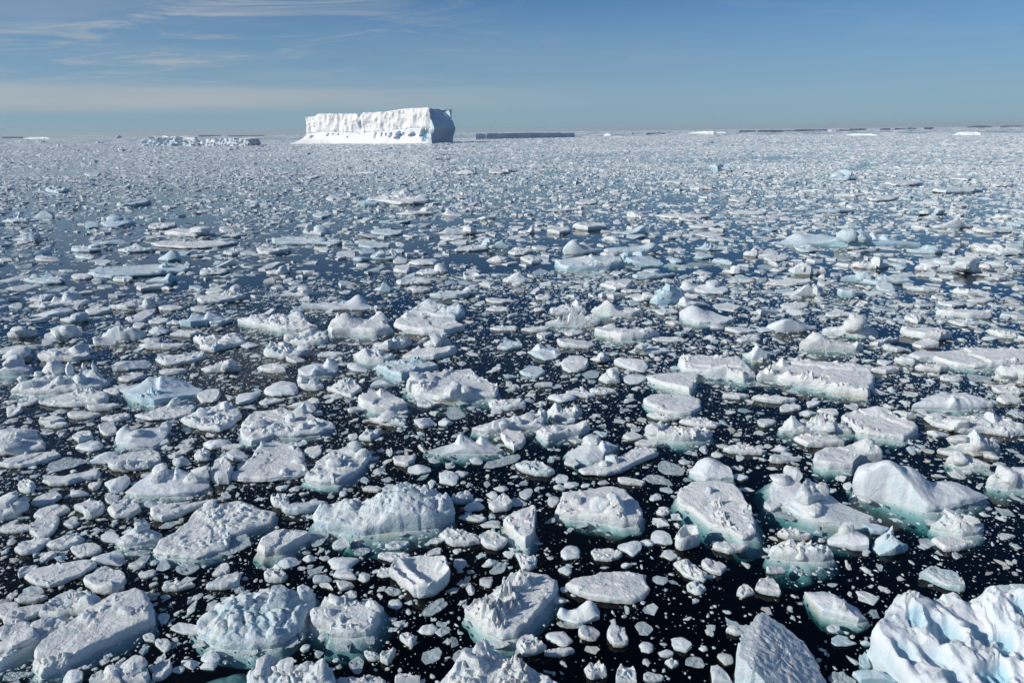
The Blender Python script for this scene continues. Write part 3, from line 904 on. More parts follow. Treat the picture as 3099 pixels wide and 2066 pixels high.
# ------------------------------------------------------------------ floes, chunks and berg bits one by one
ITEMS = [
('berg_bit','hollow',0.95,682,[10.46,15.96,10.51,16.47,11.2,17.24,11.94,17.62,13.58,17.55,15.02,17.59,16.26,17.63,17.38,16.96,15.69,14.63,13.24,14.0,11.45,14.19,10.81,14.96,10.54,15.52],[(11.69,17.44,1.75,0.75,'c'),(12.73,17.69,1.3,0.3,'b'),(13.31,17.38,1.3,0.5,'d'),(14.57,17.47,1.25,0.8,'d'),(15.33,17.45,1.4,0.6,'d'),(10.7,16.7,1.0,0.5,'d')],{'foot':0.6,'scoops':((13.79,15.86,0.26,1.0),(13.46,16.35,0.42,0.6),(12.86,15.09,0.28,0.75),(11.74,16.7,0.26,0.6),(11.03,15.77,0.34,0.5),(12.54,16.37,0.34,0.5),(12.81,17.43,0.2,0.45),(14.9,16.96,0.3,0.4))},'biggest white berg bit with blue hollows and a sharp corner peak'),
('berg_bit','crag',0.47,358,[-10.04,17.86,-10.08,18.16,-9.91,18.8,-9.43,19.26,-8.75,19.53,-8.08,19.51,-7.32,19.57,-6.74,19.49,-6.64,19.0,-6.75,18.29,-6.87,17.57,-7.26,17.18,-8.05,17.13,-8.76,17.14,-9.38,17.44],[(-7.72,18.67,1.0,0.45,'b'),(-8.74,18.63,0.75,0.35,'b'),(-8.92,18.03,0.67,0.4,'c'),(-6.97,18.96,0.8,0.3,'b'),(-9.4,17.64,0.5,0.3,'d')],{'foot':0.6},'big bluish berg bit with boulders on top and teal foot under water'),
('ice_floe','slab',0.29,272,[6.15,15.02,6.27,15.75,6.72,16.37,7.17,16.84,7.65,16.96,8.38,16.52,8.62,15.94,8.63,15.29,8.24,14.59,6.53,14.52],0,{'lean':(7.28,16.85,1.25),'foot':0.5},'tall leaning slab with a streaked bluish face at the bottom edge'),
('berg_bit','rubble',0.59,370,[-2.12,15.15,-1.96,15.46,-1.52,15.91,-1.15,16.13,-0.86,16.22,-0.39,16.12,-0.01,15.98,0.37,15.79,0.82,15.52,1.26,15.18,1.24,14.86,-1.01,14.74],[(-0.86,15.91,1.35,0.8,'c'),(-1.11,15.72,1.2,0.4,'b'),(-1.48,15.56,0.9,0.4,'d'),(-0.01,15.66,0.9,0.6,'d')],{'foot':0.5},'broad peaked snowy berg bit at the bottom edge with a steep summit'),
('ice_floe','slab',0.35,357,[-13.71,16.07,-14.16,16.42,-14.4,16.95,-14.41,17.51,-14.03,18.23,-13.71,19.0,-13.42,19.35,-12.85,19.71,-12.51,19.49,-11.95,18.97,-11.51,18.14,-11.96,17.82,-12.49,17.3,-12.85,16.85,-13.19,16.41],[(-13.4,18.18,0.55,0.25,'b'),(-13.63,18.23,0.6,0.22,'b'),(-13.3,18.5,0.55,0.2,'b'),(-13.13,18.83,0.5,0.22,'b'),(-12.43,18.43,0.55,0.3,'b')],{'foot':0.5},'long thick white slab with crumbled blocks along its upper edge and a smooth flank'),
('ice_floe','rubble',0.25,358,[-13.47,22.23,-13.6,22.82,-13.25,23.32,-13.13,24.07,-13.22,24.74,-12.91,25.45,-11.67,25.67,-10.79,25.16,-9.85,24.79,-9.72,23.99,-11.0,23.17,-10.82,22.37,-11.71,21.82,-12.92,21.81],[(-12.72,25.26,0.5,0.3,'b')],{'foot':0.4},'broad rubble covered floe with dirty grey wet patch in front of it'),
('ice_floe','slab',0.29,280,[-1.64,18.45,-1.39,18.8,-0.86,19.24,-0.37,19.85,-0.15,20.42,0.49,20.51,1.17,20.28,1.45,20.03,1.35,19.35,0.87,18.62,0.42,17.93,0.0,17.48,-0.41,17.36,-0.82,17.69,-1.25,18.1],[(-1.24,18.06,0.61,0.35,'r'),(-0.72,18.33,0.7,0.4,'r'),(-0.2,19.15,0.7,0.4,'r'),(0.36,19.81,0.65,0.35,'r'),(-0.61,17.66,0.61,0.35,'r'),(-0.92,17.87,0.56,0.3,'r'),(-0.09,18.65,0.56,0.3,'r')],{'foot':0.6},'rectangular floe heaped with rubble along one side and a bare smooth shelf along the other'),
('berg_bit','rubble',0.5,420,[-8.03,24.09,-7.96,24.62,-6.84,24.78,-5.5,24.85,-4.85,25.02,-3.77,25.19,-2.79,24.97,-2.52,24.5,-2.46,24.15,-2.96,23.72,-3.59,23.54,-4.75,23.43,-5.87,23.17,-7.22,23.48,-7.87,23.74],[(-4.31,24.59,1.5,1.4,'d'),(-3.54,24.72,1.3,0.8,'d'),(-2.86,24.52,1.1,0.6,'d'),(-5.23,24.4,1.2,1.0,'d'),(-6.75,24.57,0.9,1.0,'d'),(-7.65,24.37,0.8,0.5,'d')],{'foot':0.9},'massive bluish berg bit with a frosty lumpy back and teal foot'),
('ice_chunk','dome',0.38,397,[14.56,25.85,14.86,26.54,15.4,27.01,16.53,27.23,17.62,27.08,17.86,26.47,18.02,26.0,18.79,26.1,19.42,25.74,19.8,25.36,19.22,24.98,18.22,24.69,17.57,24.5,16.72,24.42,16.19,24.94,15.59,25.39,14.87,25.62],[(15.61,25.6,1.7,1.35,'d'),(15.17,25.97,1.3,0.8,'d'),(16.6,25.78,1.3,0.9,'d'),(18.42,25.6,0.6,1.0,'d')],{'foot':0.9},'huge smooth dome of snowy ice with a low tail'),
('ice_floe','slab',0.25,235,[6.96,25.83,7.2,26.26,7.9,26.77,8.77,26.75,9.51,26.33,9.59,25.69,9.61,24.49,9.46,23.45,9.28,22.91,8.71,22.52,8.37,23.05,7.72,23.49,7.33,24.54,6.91,25.02],[(8.21,23.95,0.47,0.3,'r'),(8.22,23.11,0.47,0.3,'r'),(8.34,24.84,0.47,0.2,'r'),(8.3,25.7,0.6,0.25,'b')],{'tilt':(0.25,0.05),'foot':0.8},'tilted plate strewn with crumbs, its low side sunk in green water'),
('sunken_ice','sunk',0,290,[-10.19,15.56,-9.92,15.98,-9.16,16.41,-8.29,16.69,-7.88,16.65,-7.6,15.88,-7.57,15.28,-9.13,15.08],0,0,'pale green sunken ice shelf just under the water beside the pyramid chunk'),
('ice_chunk','crag',0.43,271,[-7.58,15.44,-7.67,15.94,-7.35,16.11,-6.95,16.06,-6.57,16.06,-5.98,16.0,-5.47,16.04,-5.24,15.86,-5.1,15.61,-5.08,15.29,-6.51,15.15],[(-5.46,15.72,0.93,0.5,'c'),(-7.16,15.93,0.65,0.35,'b'),(-6.6,15.94,0.6,0.3,'b'),(-6.1,15.81,0.6,0.3,'b')],{'foot':0.5},'jagged ice chunk with one sharp pyramid, cut by the bottom edge'),
('ice_floe','slab',0.27,263,[1.69,24.49,2.03,25.68,2.15,26.0,2.87,26.07,3.88,26.38,4.55,26.32,4.83,25.98,5.05,25.25,5.22,24.38,5.14,23.95,4.9,23.61,4.22,23.55,3.6,23.84,2.86,24.07,2.32,24.15],[(3.54,24.26,0.9,0.45,'b'),(4.06,24.34,1.1,0.45,'b'),(4.11,23.9,0.8,0.4,'b'),(4.17,23.63,0.56,0.4,'r'),(2.52,24.89,0.6,0.3,'b'),(3.65,23.72,0.56,0.4,'w')],{'foot':0.4},'pale floe carrying an upright split white block'),
('ice_floe','slab',0.46,350,[15.39,40.48,16.31,41.32,17.19,41.99,18.74,42.1,20.72,41.7,22.15,41.12,22.48,40.09,21.52,38.14,20.43,36.64,19.18,37.34,18.4,38.24,17.4,38.73,16.36,39.71,15.35,39.74],[(17.06,41.76,0.94,0.6,'w'),(16.53,39.23,0.76,0.5,'r'),(17.18,38.33,0.76,0.4,'r'),(16.07,40.17,0.76,0.4,'r'),(17.71,37.71,0.67,0.35,'r'),(15.65,40.12,0.67,0.4,'r')],{'foot':0.4},'biggest flat slab, with rubble heaped along its front edge and a square cut corner'),
('ice_chunk','lump',0.14,305,[11.22,26.5,11.57,27.04,12.42,27.16,12.66,26.33,13.4,26.05,13.55,25.15,14.44,24.17,13.84,23.51,12.34,23.65,11.7,24.0,11.32,24.71,10.66,24.96],[(12.08,24.95,1.15,0.55,'b'),(12.73,25.1,1.0,0.3,'b'),(12.33,26.94,0.8,0.4,'b'),(11.64,26.78,0.6,0.4,'b'),(12.17,24.27,0.45,0.4,'b')],{'foot':1.3},'bright upright white block rising from a green submerged shelf'),
('ice_floe','rubble',0.34,214,[-6.64,18.51,-6.35,18.81,-6.39,19.13,-5.87,19.26,-5.27,19.09,-4.87,18.94,-4.67,19.08,-4.45,18.85,-4.32,18.3,-4.39,17.85,-4.63,17.63,-5.04,17.58,-5.53,17.59,-5.78,17.61,-5.82,17.93,-6.42,18.07],[(-4.56,18.58,0.62,0.25,'b'),(-5.97,18.99,0.5,0.35,'b'),(-6.01,18.3,0.57,0.4,'c')],{'plat':(-4.99,18.28,0.35,0.5),'foot':0.75},'round crumbly floe with a smooth tilted top above a green foot'),
('ice_floe','rubble',0.34,282,[-13.8,31.88,-14.34,33.01,-14.54,34.41,-14.39,35.27,-13.01,35.55,-11.37,34.98,-10.61,34.18,-9.71,33.78,-9.46,33.12,-10.03,32.61,-11.12,32.23,-12.3,32.2,-12.81,31.69,-13.22,31.41],[(-11.49,35.1,0.9,0.4,'b'),(-11.88,33.82,0.7,0.3,'b'),(-10.98,32.82,0.65,0.3,'b'),(-10.47,33.14,0.6,0.3,'b'),(-13.45,33.22,0.6,0.4,'b')],{'foot':0.4},'large snowy floe peppered with boulders, one standing behind it'),
('ice_floe','slab',0.42,276,[-6.39,38.7,-6.39,39.87,-5.72,40.34,-4.81,40.55,-3.2,41.53,-2.68,41.67,-2.08,40.21,-1.02,38.66,-0.85,37.86,-0.99,37.1,-1.96,37.13,-2.92,36.99,-4.25,36.79,-5.66,37.37],[(-5.76,39.27,1.0,0.5,'b'),(-5.28,39.45,0.8,0.5,'b'),(-5.96,38.43,0.8,0.4,'b'),(-3.28,36.71,1.0,0.75,'b'),(-2.87,36.69,0.9,0.6,'b'),(-5.14,38.15,0.58,0.6,'r')],{'foot':0.8},'large smooth slab with a rounded boulder at its front and lumps at one end'),
('ice_floe','slab',0.24,231,[-12.84,27.76,-12.63,28.34,-12.5,30.38,-12.42,31.1,-11.63,31.22,-10.71,30.89,-10.18,30.07,-9.51,28.23,-9.82,27.82,-11.22,27.53,-12.42,27.56],[(-12.31,30.47,0.69,0.3,'c'),(-10.42,27.98,0.45,0.25,'b'),(-10.17,29.15,0.4,0.3,'b')],0,'flat smooth floe shaped like a shark fin with a few small blocks on it'),
('ice_floe','slab',0.23,251,[1.75,19.82,1.97,20.1,2.52,20.19,3.01,20.39,3.5,20.52,4.11,20.38,4.54,20.33,4.56,20.02,4.55,19.57,4.25,19.17,3.81,19.04,3.15,19.09,2.65,19.22,2.14,19.47],0,{'foot':0.3},'smooth oval floe with low rim in dark open water'),
('ice_floe','lump',0.33,251,[-16.92,26.63,-16.81,27.12,-16.51,28.07,-16.37,28.32,-15.5,28.21,-14.32,28.35,-13.75,27.84,-13.52,27.01,-13.84,26.56,-14.3,26.38,-15.47,26.38,-16.36,26.4],[(-15.13,27.65,0.83,0.5,'w'),(-14.0,27.64,0.8,0.4,'b'),(-15.89,27.78,0.85,0.35,'b'),(-15.84,27.37,0.7,0.35,'b'),(-14.38,27.42,0.6,0.5,'b')],{'foot':0.5},'angular floe with a bright tilted plate and broken blocks on top'),
('ice_floe','dish',0.32,180,[-4.37,20.56,-4.27,20.95,-3.97,21.11,-3.3,21.24,-2.52,21.14,-2.37,20.78,-2.26,20.32,-2.45,19.87,-2.73,19.54,-3.09,19.39,-3.41,19.51,-3.94,20.05],[(-2.55,20.69,0.55,0.25,'b')],0,'hollowed floe with a raised diagonal rim'),
('ice_floe','rubble',0.34,200,[-9.43,27.69,-9.21,28.4,-9.31,29.16,-8.8,30.15,-8.09,30.66,-7.61,30.48,-7.09,30.31,-6.83,29.84,-6.93,29.2,-7.05,28.49,-7.31,27.77,-7.79,27.18,-8.54,27.2],[(-7.7,30.05,0.8,0.3,'b'),(-8.22,28.6,0.7,0.35,'b'),(-8.0,27.01,0.57,0.4,'c'),(-7.19,29.6,0.6,0.35,'b')],{'foot':0.4},'oblong floe piled with rough ice rubble beside the shark-fin floe'),
('ice_floe','slab',0.42,367,[26.88,43.72,27.68,44.35,29.01,43.98,31.43,44.21,33.35,43.65,34.6,43.26,33.54,41.54,31.89,41.44,29.67,41.37,28.61,42.02,28.06,43.0,27.11,43.03],0,{'foot':0.4},'very long flat floe running out of the picture side'),
('ice_floe','slab',0.34,229,[17.51,33.44,17.89,33.92,18.78,34.28,19.93,34.38,20.27,33.85,20.35,32.99,20.75,32.63,20.73,31.97,19.97,31.31,19.41,31.01,18.58,31.24,17.66,31.68,17.52,32.35],[(19.61,33.83,0.6,0.5,'d')],{'foot':0.3},'flat five sided floe with a wavy near edge'),
('ice_chunk','lump',0.38,258,[-24.22,39.18,-24.01,39.71,-23.49,40.32,-22.34,40.45,-21.27,40.41,-19.25,39.48,-18.64,38.34,-19.44,37.86,-20.2,37.33,-20.74,36.81,-21.81,37.24,-23.16,38.33],[(-21.57,39.48,0.93,1.3,'w'),(-22.29,39.51,0.8,0.6,'d'),(-21.29,37.73,0.66,0.5,'r'),(-21.68,37.43,0.57,0.4,'r')],{'foot':0.6},'snowy lump with a smooth blue shaded wedge sloping away on one side'),
('ice_floe','rubble',0.29,231,[-15.91,17.18,-15.6,17.54,-15.31,18.01,-15.0,18.25,-14.8,18.04,-14.36,18.33,-14.18,18.08,-14.45,17.48,-14.72,17.24,-14.95,16.8,-15.14,16.35,-15.46,16.43],[(-14.73,17.88,0.6,0.35,'b'),(-14.3,18.13,0.5,0.3,'b'),(-15.04,17.34,0.55,0.4,'b')],{'foot':0.4},'ridged lumpy floe beside the long thick slab, cut by the picture edge'),
('ice_floe','rubble',0.34,296,[21.98,33.49,22.38,33.76,23.34,33.56,24.4,33.53,25.58,33.49,26.13,32.81,26.36,32.27,25.89,31.58,24.91,31.41,24.04,31.84,22.92,31.87,22.31,32.3,21.96,32.82],[(22.84,32.12,0.75,0.4,'b'),(25.0,32.75,0.7,0.4,'b'),(22.1,33.34,0.55,0.4,'b')],{'foot':0.3},'wide rubble floe with a central hump, beside the five-sided floe'),
('berg_bit','crag',0.47,295,[-30.51,39.04,-30.8,40.12,-30.26,40.91,-29.44,41.3,-27.93,41.25,-26.42,41.19,-25.22,40.33,-25.57,39.64,-26.52,39.14,-27.54,38.8,-29.09,38.71],[(-30.34,39.28,1.0,0.3,'b'),(-30.26,40.76,0.9,0.3,'b'),(-28.95,41.02,1.5,0.45,'b'),(-29.53,41.02,1.2,0.35,'b'),(-27.91,40.76,1.4,0.35,'b'),(-27.19,41.06,1.29,0.3,'c'),(-26.5,40.91,1.38,0.25,'c'),(-29.45,39.21,0.8,0.4,'b'),(-27.77,39.49,1.0,0.4,'b'),(-26.92,39.75,1.0,0.4,'b')],{'foot':0.6},'spiky white berg bit like a row of teeth'),
('ice_chunk','rubble',0.29,187,[-15.58,18.96,-15.47,19.53,-15.14,19.89,-14.52,19.74,-13.87,19.37,-13.68,19.02,-13.73,18.76,-14.34,18.73,-14.82,18.62,-15.51,18.67],[(-14.01,18.99,0.65,0.3,'b')],0,'speckled chunk with a small block on it, tucked behind the long thick slab'),
('ice_floe','rubble',0.42,178,[-27.12,32.28,-26.8,32.82,-25.91,33.04,-24.67,32.46,-23.62,31.5,-23.33,31.04,-23.79,30.79,-24.62,30.54,-25.9,30.52],[(-24.67,31.62,0.9,0.6,'b'),(-25.52,31.87,0.8,0.6,'b'),(-24.86,30.68,0.8,0.5,'b')],0,'rounded rubble heap floe cut by the picture edge'),
('ice_floe','slab',0.38,204,[14.29,29.32,14.84,29.62,15.98,29.77,16.85,30.11,17.3,30.15,17.57,29.82,17.32,28.98,16.25,28.84,15.48,28.06,14.38,28.15,13.92,28.4],[(16.87,29.61,0.7,0.5,'d')],{'foot':0.4},'smooth angular slab with an upturned corner, behind the huge snowy dome'),
('ice_floe','slab',0.46,230,[10.94,42.35,11.26,43.26,12.63,43.42,13.74,42.65,15.13,42.91,15.13,41.23,15.13,39.96,14.28,39.56,13.5,40.37,11.92,40.69,10.99,41.19],[(13.06,40.44,0.7,0.6,'d')],{'foot':0.6},'broad white slab with jagged edge and green water at its front'),
('ice_floe','rubble',0.38,183,[-18.09,34.35,-17.77,35.19,-17.27,35.95,-16.4,36.18,-15.48,35.76,-14.94,34.8,-15.06,33.62,-15.4,32.96,-16.33,33.21,-17.61,33.81],[(-17.03,34.53,0.8,0.35,'b'),(-16.18,35.6,0.75,0.35,'b')],0,'round floe heaped with big snowy boulders'),
('ice_floe','lump',0.33,185,[9.72,19.39,9.91,19.45,10.45,19.47,10.61,19.05,11.17,18.73,11.14,18.52,11.19,18.14,10.85,17.95,10.42,18.11,9.86,18.41],[(10.5,18.42,0.5,0.25,'b')],{'foot':0.3},'long arrowhead shaped smooth floe with a knob, behind the leaning streaked slab'),
('ice_floe','slab',0.17,215,[-17.37,20.69,-17.28,21.07,-16.85,21.3,-15.74,21.63,-15.34,21.5,-15.2,21.32,-15.48,20.76,-16.12,20.18,-16.66,20.3,-17.01,20.46],0,0,'long flat floe scored with parallel grooves beside the round snowy floe'),
('ice_floe','dome',0.57,244,[22.25,35.17,22.9,35.59,23.39,36.05,24.42,36.4,25.42,36.47,26.0,36.16,26.72,35.34,26.66,35.04,25.78,34.92,24.45,34.76,23.32,34.96],[(24.05,34.66,0.86,0.5,'w')],{'foot':0.4},'domed floe with a sharp ridge at its near side'),
('ice_chunk','rubble',0.34,176,[-12.14,15.79,-11.94,16.0,-11.58,16.27,-11.18,16.32,-10.68,16.14,-10.52,15.93,-10.54,15.74,-11.48,15.7],[(-10.99,16.05,0.6,0.3,'b'),(-11.45,15.83,0.55,0.3,'b')],0,'heap of rough snowy lumps cut by the bottom edge, beside the heart-shaped chunk'),
('ice_chunk','crag',0.38,193,[9.32,21.63,9.69,21.87,10.26,21.96,10.83,21.83,11.35,21.77,11.6,21.57,11.55,21.33,11.13,21.18,10.48,21.19,9.89,21.24,9.43,21.45],[(10.76,21.53,0.71,0.16,'c'),(10.16,21.68,0.62,0.35,'c'),(9.75,21.64,0.49,0.3,'c'),(11.11,21.47,0.53,0.3,'c'),(10.32,21.35,0.57,0.3,'c')],{'foot':0.7},'bristly cone of crushed snow on a green foot'),
('ice_chunk','lump',0.64,438,[35.38,91.42,37.99,93.54,41.12,93.68,44.93,92.22,45.57,92.95,47.76,93.05,49.84,92.62,52.65,90.72,53.86,89.67,53.05,88.71,48.69,88.79,45.14,89.05,41.9,90.07,38.28,90.33],[(43.23,88.14,2.31,1.0,'b'),(44.06,88.07,2.31,1.0,'b'),(45.84,89.55,2.05,1.2,'b'),(48.75,92.21,1.42,1.5,'w'),(50.01,91.64,1.11,1.5,'w'),(38.68,93.52,1.2,2.0,'d'),(41.19,93.96,1.03,2.0,'d')],{'foot':0.4},'long pale blue ridge with a squared block at its middle'),
('ice_floe','lump',0.38,163,[-20.43,32.15,-20.57,32.87,-20.25,33.29,-18.86,33.25,-18.66,33.57,-18.09,33.12,-17.92,31.98,-18.12,31.31,-19.08,31.19,-20.0,31.55],[(-18.23,32.94,0.75,0.3,'b'),(-19.29,32.13,0.65,0.35,'b'),(-20.23,32.66,0.55,0.4,'d')],{'foot':0.4},'hollow topped white floe with a knob at one corner'),
('ice_floe','slab',0.5,214,[-9.38,52.23,-9.44,53.78,-8.9,54.51,-7.35,54.7,-5.38,53.48,-3.73,51.87,-4.32,51.34,-5.11,50.29,-6.87,50.57,-8.25,51.17],[(-8.81,54.12,1.03,1.2,'w')],{'foot':0.3},'big white plate tilted down toward the viewer'),
('ice_floe','slab',0.25,171,[7.5,36.51,8.03,37.07,8.97,37.18,10.24,37.0,10.74,36.41,10.42,35.19,9.77,34.56,8.99,34.4,8.18,34.96,7.59,35.77],0,{'foot':0.3},'oval pancake floe with a pitted surface'),
('ice_floe','slab',0.38,312,[-47.13,75.1,-47.65,76.88,-45.24,78.86,-42.02,80.35,-38.86,80.44,-36.89,78.09,-37.1,76.52,-39.5,75.15,-41.57,74.3,-43.61,73.47,-45.65,73.82],[(-40.08,78.04,0.91,0.6,'b')],0,'long low white floe in open blue water with a short dark slope'),
('ice_floe','lump',0.33,231,[-4.27,30.5,-3.8,30.87,-2.77,31.29,-2.15,31.28,-1.13,31.17,-0.51,30.55,-0.84,30.18,-1.93,30.13,-3.3,30.17],[(-2.64,31.15,0.66,0.6,'w'),(-1.52,31.15,0.57,0.4,'w')],{'foot':0.5},'low fish shaped floe with a fin and a rounded back'),
('ice_floe','rubble',0.5,242,[-22.8,54.84,-21.8,55.29,-19.9,55.41,-17.94,55.33,-17.13,54.39,-16.04,52.83,-15.54,52.44,-16.18,51.86,-18.29,51.95,-19.9,52.87,-20.82,53.23],[(-17.59,54.35,1.1,0.9,'d'),(-19.19,54.22,0.93,0.9,'d'),(-20.89,54.4,0.84,0.9,'d')],{'foot':0.5},'bumpy white floe with a flat shelf toward the viewer'),
('ice_floe','slab',0.3,159,[-9.61,22.15,-9.66,22.71,-9.29,23.17,-8.59,23.3,-8.07,23.17,-7.84,22.96,-8.17,22.56,-8.65,22.02,-9.22,21.85],0,{'foot':0.5},'thick smooth tilted slab with pitted upper edge behind the boulder-topped berg bit'),
('ice_chunk','rubble',0.38,222,[-2.12,32.67,-1.61,33.1,-0.92,33.54,0.14,33.92,0.86,34.29,1.73,34.5,1.75,33.47,1.52,32.93,0.13,32.67,-1.25,32.42],[(-1.22,32.11,0.75,0.4,'b'),(-0.55,32.62,0.7,0.3,'b'),(0.14,33.0,0.75,0.3,'b'),(0.84,33.51,0.75,0.3,'b'),(1.56,33.77,0.8,0.3,'b')],{'foot':0.4},'long narrow ridge of crushed ice'),
('ice_floe','slab',0.5,197,[-14.36,51.41,-14.4,52.3,-13.63,53.66,-12.91,53.75,-11.78,53.58,-11.34,54.17,-10.12,53.5,-9.92,52.79,-10.36,52.24,-9.19,50.99,-10.45,50.21,-12.56,50.81,-13.9,50.55],[(-13.32,52.6,1.2,1.2,'d'),(-10.65,53.54,0.9,0.8,'d')],{'foot':0.3},'smooth bulging slab with a stepped layered back corner'),
('ice_floe','slab',0.42,98,[-0.42,23.71,-0.07,24.17,0.46,24.36,0.89,24.44,0.8,23.23,0.63,22.34,0.35,22.22,-0.02,22.81],0,{'tilt':(0.3,0.2),'foot':0.6},'smooth triangular wedge with a shadowed hollow and pale foot'),
('ice_floe','slab',0.25,239,[2.98,28.11,3.41,28.28,4.15,28.81,5.1,29.17,5.76,29.95,6.34,30.14,6.84,29.92,6.91,29.62,6.33,29.24,5.53,28.59,4.92,28.0,4.12,27.75,3.26,27.85],[(4.54,28.7,0.6,0.3,'b'),(4.18,28.34,0.5,0.25,'b')],0,'curved tongue shaped floe with a pool notch near its tip'),
('ice_floe','slab',0.29,210,[-27.8,37.25,-27.3,37.96,-26.29,38.75,-25.28,38.65,-24.22,38.2,-23.75,37.32,-24.07,36.82,-25.38,36.61,-26.58,36.77],[(-25.9,38.4,0.52,0.5,'r'),(-25.34,38.14,0.52,0.4,'r')],0,'smooth slab with a frosty ridge along its back, in front of the toothed berg bit'),
('ice_floe','slab',0.19,119,[-14.34,20.56,0.89,0.52,-0.61],0,0,'round snowy floe with a shadowed hollow in its rim'),
('ice_floe','rubble',0.42,197,[6.84,32.25,7.13,32.53,7.94,32.51,8.59,32.28,9.31,32.18,10.06,31.71,9.75,31.41,8.8,31.2,8.23,31.18,7.44,31.45,6.98,31.74],[(7.12,32.0,0.75,0.4,'b'),(7.49,32.11,0.7,0.4,'b'),(8.52,31.6,0.67,0.4,'w'),(9.15,31.41,0.65,0.3,'b')],{'foot':0.5},'bulky white floe with steep scalloped front'),
('ice_floe','slab',0.29,164,[8.27,40.23,9.03,40.71,11.5,40.89,11.76,40.53,10.73,37.82,10.45,37.51,9.56,38.31,8.64,39.43],0,{'foot':0.3},'sharp triangular slab with a dark shaded end'),
('ice_floe','slab',0.25,158,[-19.14,29.16,-19.17,29.66,-18.55,30.26,-17.78,30.58,-17.22,30.23,-16.85,29.55,-17.09,28.93,-17.92,28.69,-18.76,28.79],[(-17.9,29.01,0.5,0.25,'b'),(-17.18,28.83,0.47,0.3,'r'),(-18.44,28.46,0.5,0.3,'b'),(-18.08,28.27,0.43,0.3,'r')],0,'flat floe with a rubble fringe along its near edge, in front of the corner-knob floe'),
('ice_chunk','crag',0.38,158,[16.25,23.24,16.84,23.61,17.43,23.73,18.02,23.51,18.17,23.05,17.77,22.77,17.07,22.64,16.6,22.94],[(17.21,23.45,0.65,0.35,'b'),(17.68,23.17,0.6,0.3,'b')],{'foot':0.5},"tall rubbly chunk with a smooth wet base, off the tip of the huge dome's tail"),
('ice_floe','slab',0.67,209,[5.15,78.4,6.6,79.37,8.98,79.43,11.59,79.26,12.9,78.32,12.87,76.5,11.03,75.16,8.46,74.59,6.23,74.72,5.46,76.18],[(8.7,78.19,1.12,1.2,'d')],{'foot':0.5},'blue green slab with a thick glassy side and white top'),
('ice_chunk','rubble',0.59,323,[44.01,73.37,45.02,74.33,47.48,74.73,50.71,74.72,52.52,73.86,54.19,72.68,54.34,71.48,52.98,70.88,50.48,71.61,47.2,72.14,45.05,72.61],[(49.09,72.48,1.53,1.4,'b'),(46.99,73.69,1.19,1.2,'b'),(51.09,71.95,1.19,1.2,'b'),(45.44,73.5,1.02,1.0,'b'),(51.72,70.2,0.94,0.9,'b')],0,'wide snowy rubble ridge like a low mountain chain'),
('ice_chunk','rubble',0.46,165,[20.57,26.53,21.09,26.82,21.75,26.95,22.42,26.89,23.04,26.69,22.59,26.2,21.27,26.13,20.7,26.39],[(21.4,26.58,0.9,0.5,'b'),(22.0,26.6,0.85,0.6,'b')],{'foot':0.4},'white rubbly hump on a grey base, cut by the picture edge'),
('ice_floe','wet',0.06,127,[-10.87,22.75,0.83,0.7,-0.5],0,0,'middling grey waterlogged floe beside the broad rubble floe'),
('ice_floe','slab',0.38,188,[-8.93,42.38,-7.69,43.74,-6.64,43.79,-5.35,43.12,-4.86,42.67,-6.97,40.78,-7.0,40.48,-8.1,41.58],[(-6.36,42.94,0.66,0.5,'r'),(-7.38,42.77,0.57,0.4,'r')],{'foot':0.4},'flat topped slab with a turquoise shaded side, behind the boulder-fronted slab'),
('ice_floe','crag',0.33,217,[13.78,32.45,14.21,32.86,14.68,33.02,15.49,32.83,16.49,32.97,16.78,32.96,16.88,32.49,17.4,32.35,17.26,31.91,16.63,31.9,15.56,32.12,14.56,32.06,13.94,32.24],[(14.4,32.54,0.83,0.6,'w'),(16.52,32.47,0.83,0.25,'c'),(16.08,32.68,0.66,0.5,'r'),(15.72,32.64,0.61,0.4,'r'),(16.86,31.58,0.6,0.3,'b')],{'foot':0.4},'low floe with two snowy horns and a cone at one end'),
('ice_floe','lump',0.28,156,[2.57,30.07,3.31,30.48,3.58,30.96,4.25,30.94,5.15,30.62,4.89,30.29,4.39,29.84,4.21,29.3,3.6,29.05,2.98,29.24],[(4.31,30.2,0.69,0.35,'w'),(3.99,30.67,0.6,0.5,'b')],{'foot':0.4},'flat floe with a folded snowy crest at its back'),
('ice_chunk','lump',0.43,119,[11.87,22.47,12.39,22.79,13.0,22.93,13.15,22.68,13.28,22.39,13.08,21.83,12.66,21.84,12.18,22.07,11.77,22.22],[(12.68,22.74,0.6,0.4,'b')],0,'blocky two step chunk beside the bristly cone'),
('ice_floe','slab',0.38,149,[-8.97,36.85,-8.51,37.47,-7.91,37.85,-7.23,37.37,-6.49,36.77,-5.99,35.97,-6.45,35.63,-6.92,35.41,-7.69,35.49,-8.55,35.98],[(-7.68,37.11,0.84,0.9,'w')],{'foot':0.5},'smooth white wedge with a crumbled shaded end, in front of the strata mound'),
('ice_floe','rubble',0.25,188,[-21.03,35.07,-20.58,35.5,-19.93,35.87,-19.72,36.94,-18.96,36.84,-18.13,36.41,-17.94,35.23,-18.67,34.76,-19.83,34.59],[(-19.36,36.33,0.7,0.4,'b')],0,'flat tongued floe with rubble at its far end, before the shaded wedge lump'),
('ice_chunk','lump',0.28,132,[1.32,18.43,1.44,18.58,1.91,18.63,2.3,18.81,2.59,18.79,2.74,18.56,2.68,18.3,2.3,18.13,1.94,18.04,1.59,18.25],[(2.41,18.59,0.5,0.3,'d'),(1.43,18.5,0.3,0.2,'d')],{'foot':0.3},'saddle shaped lump in front of the smooth oval floe'),
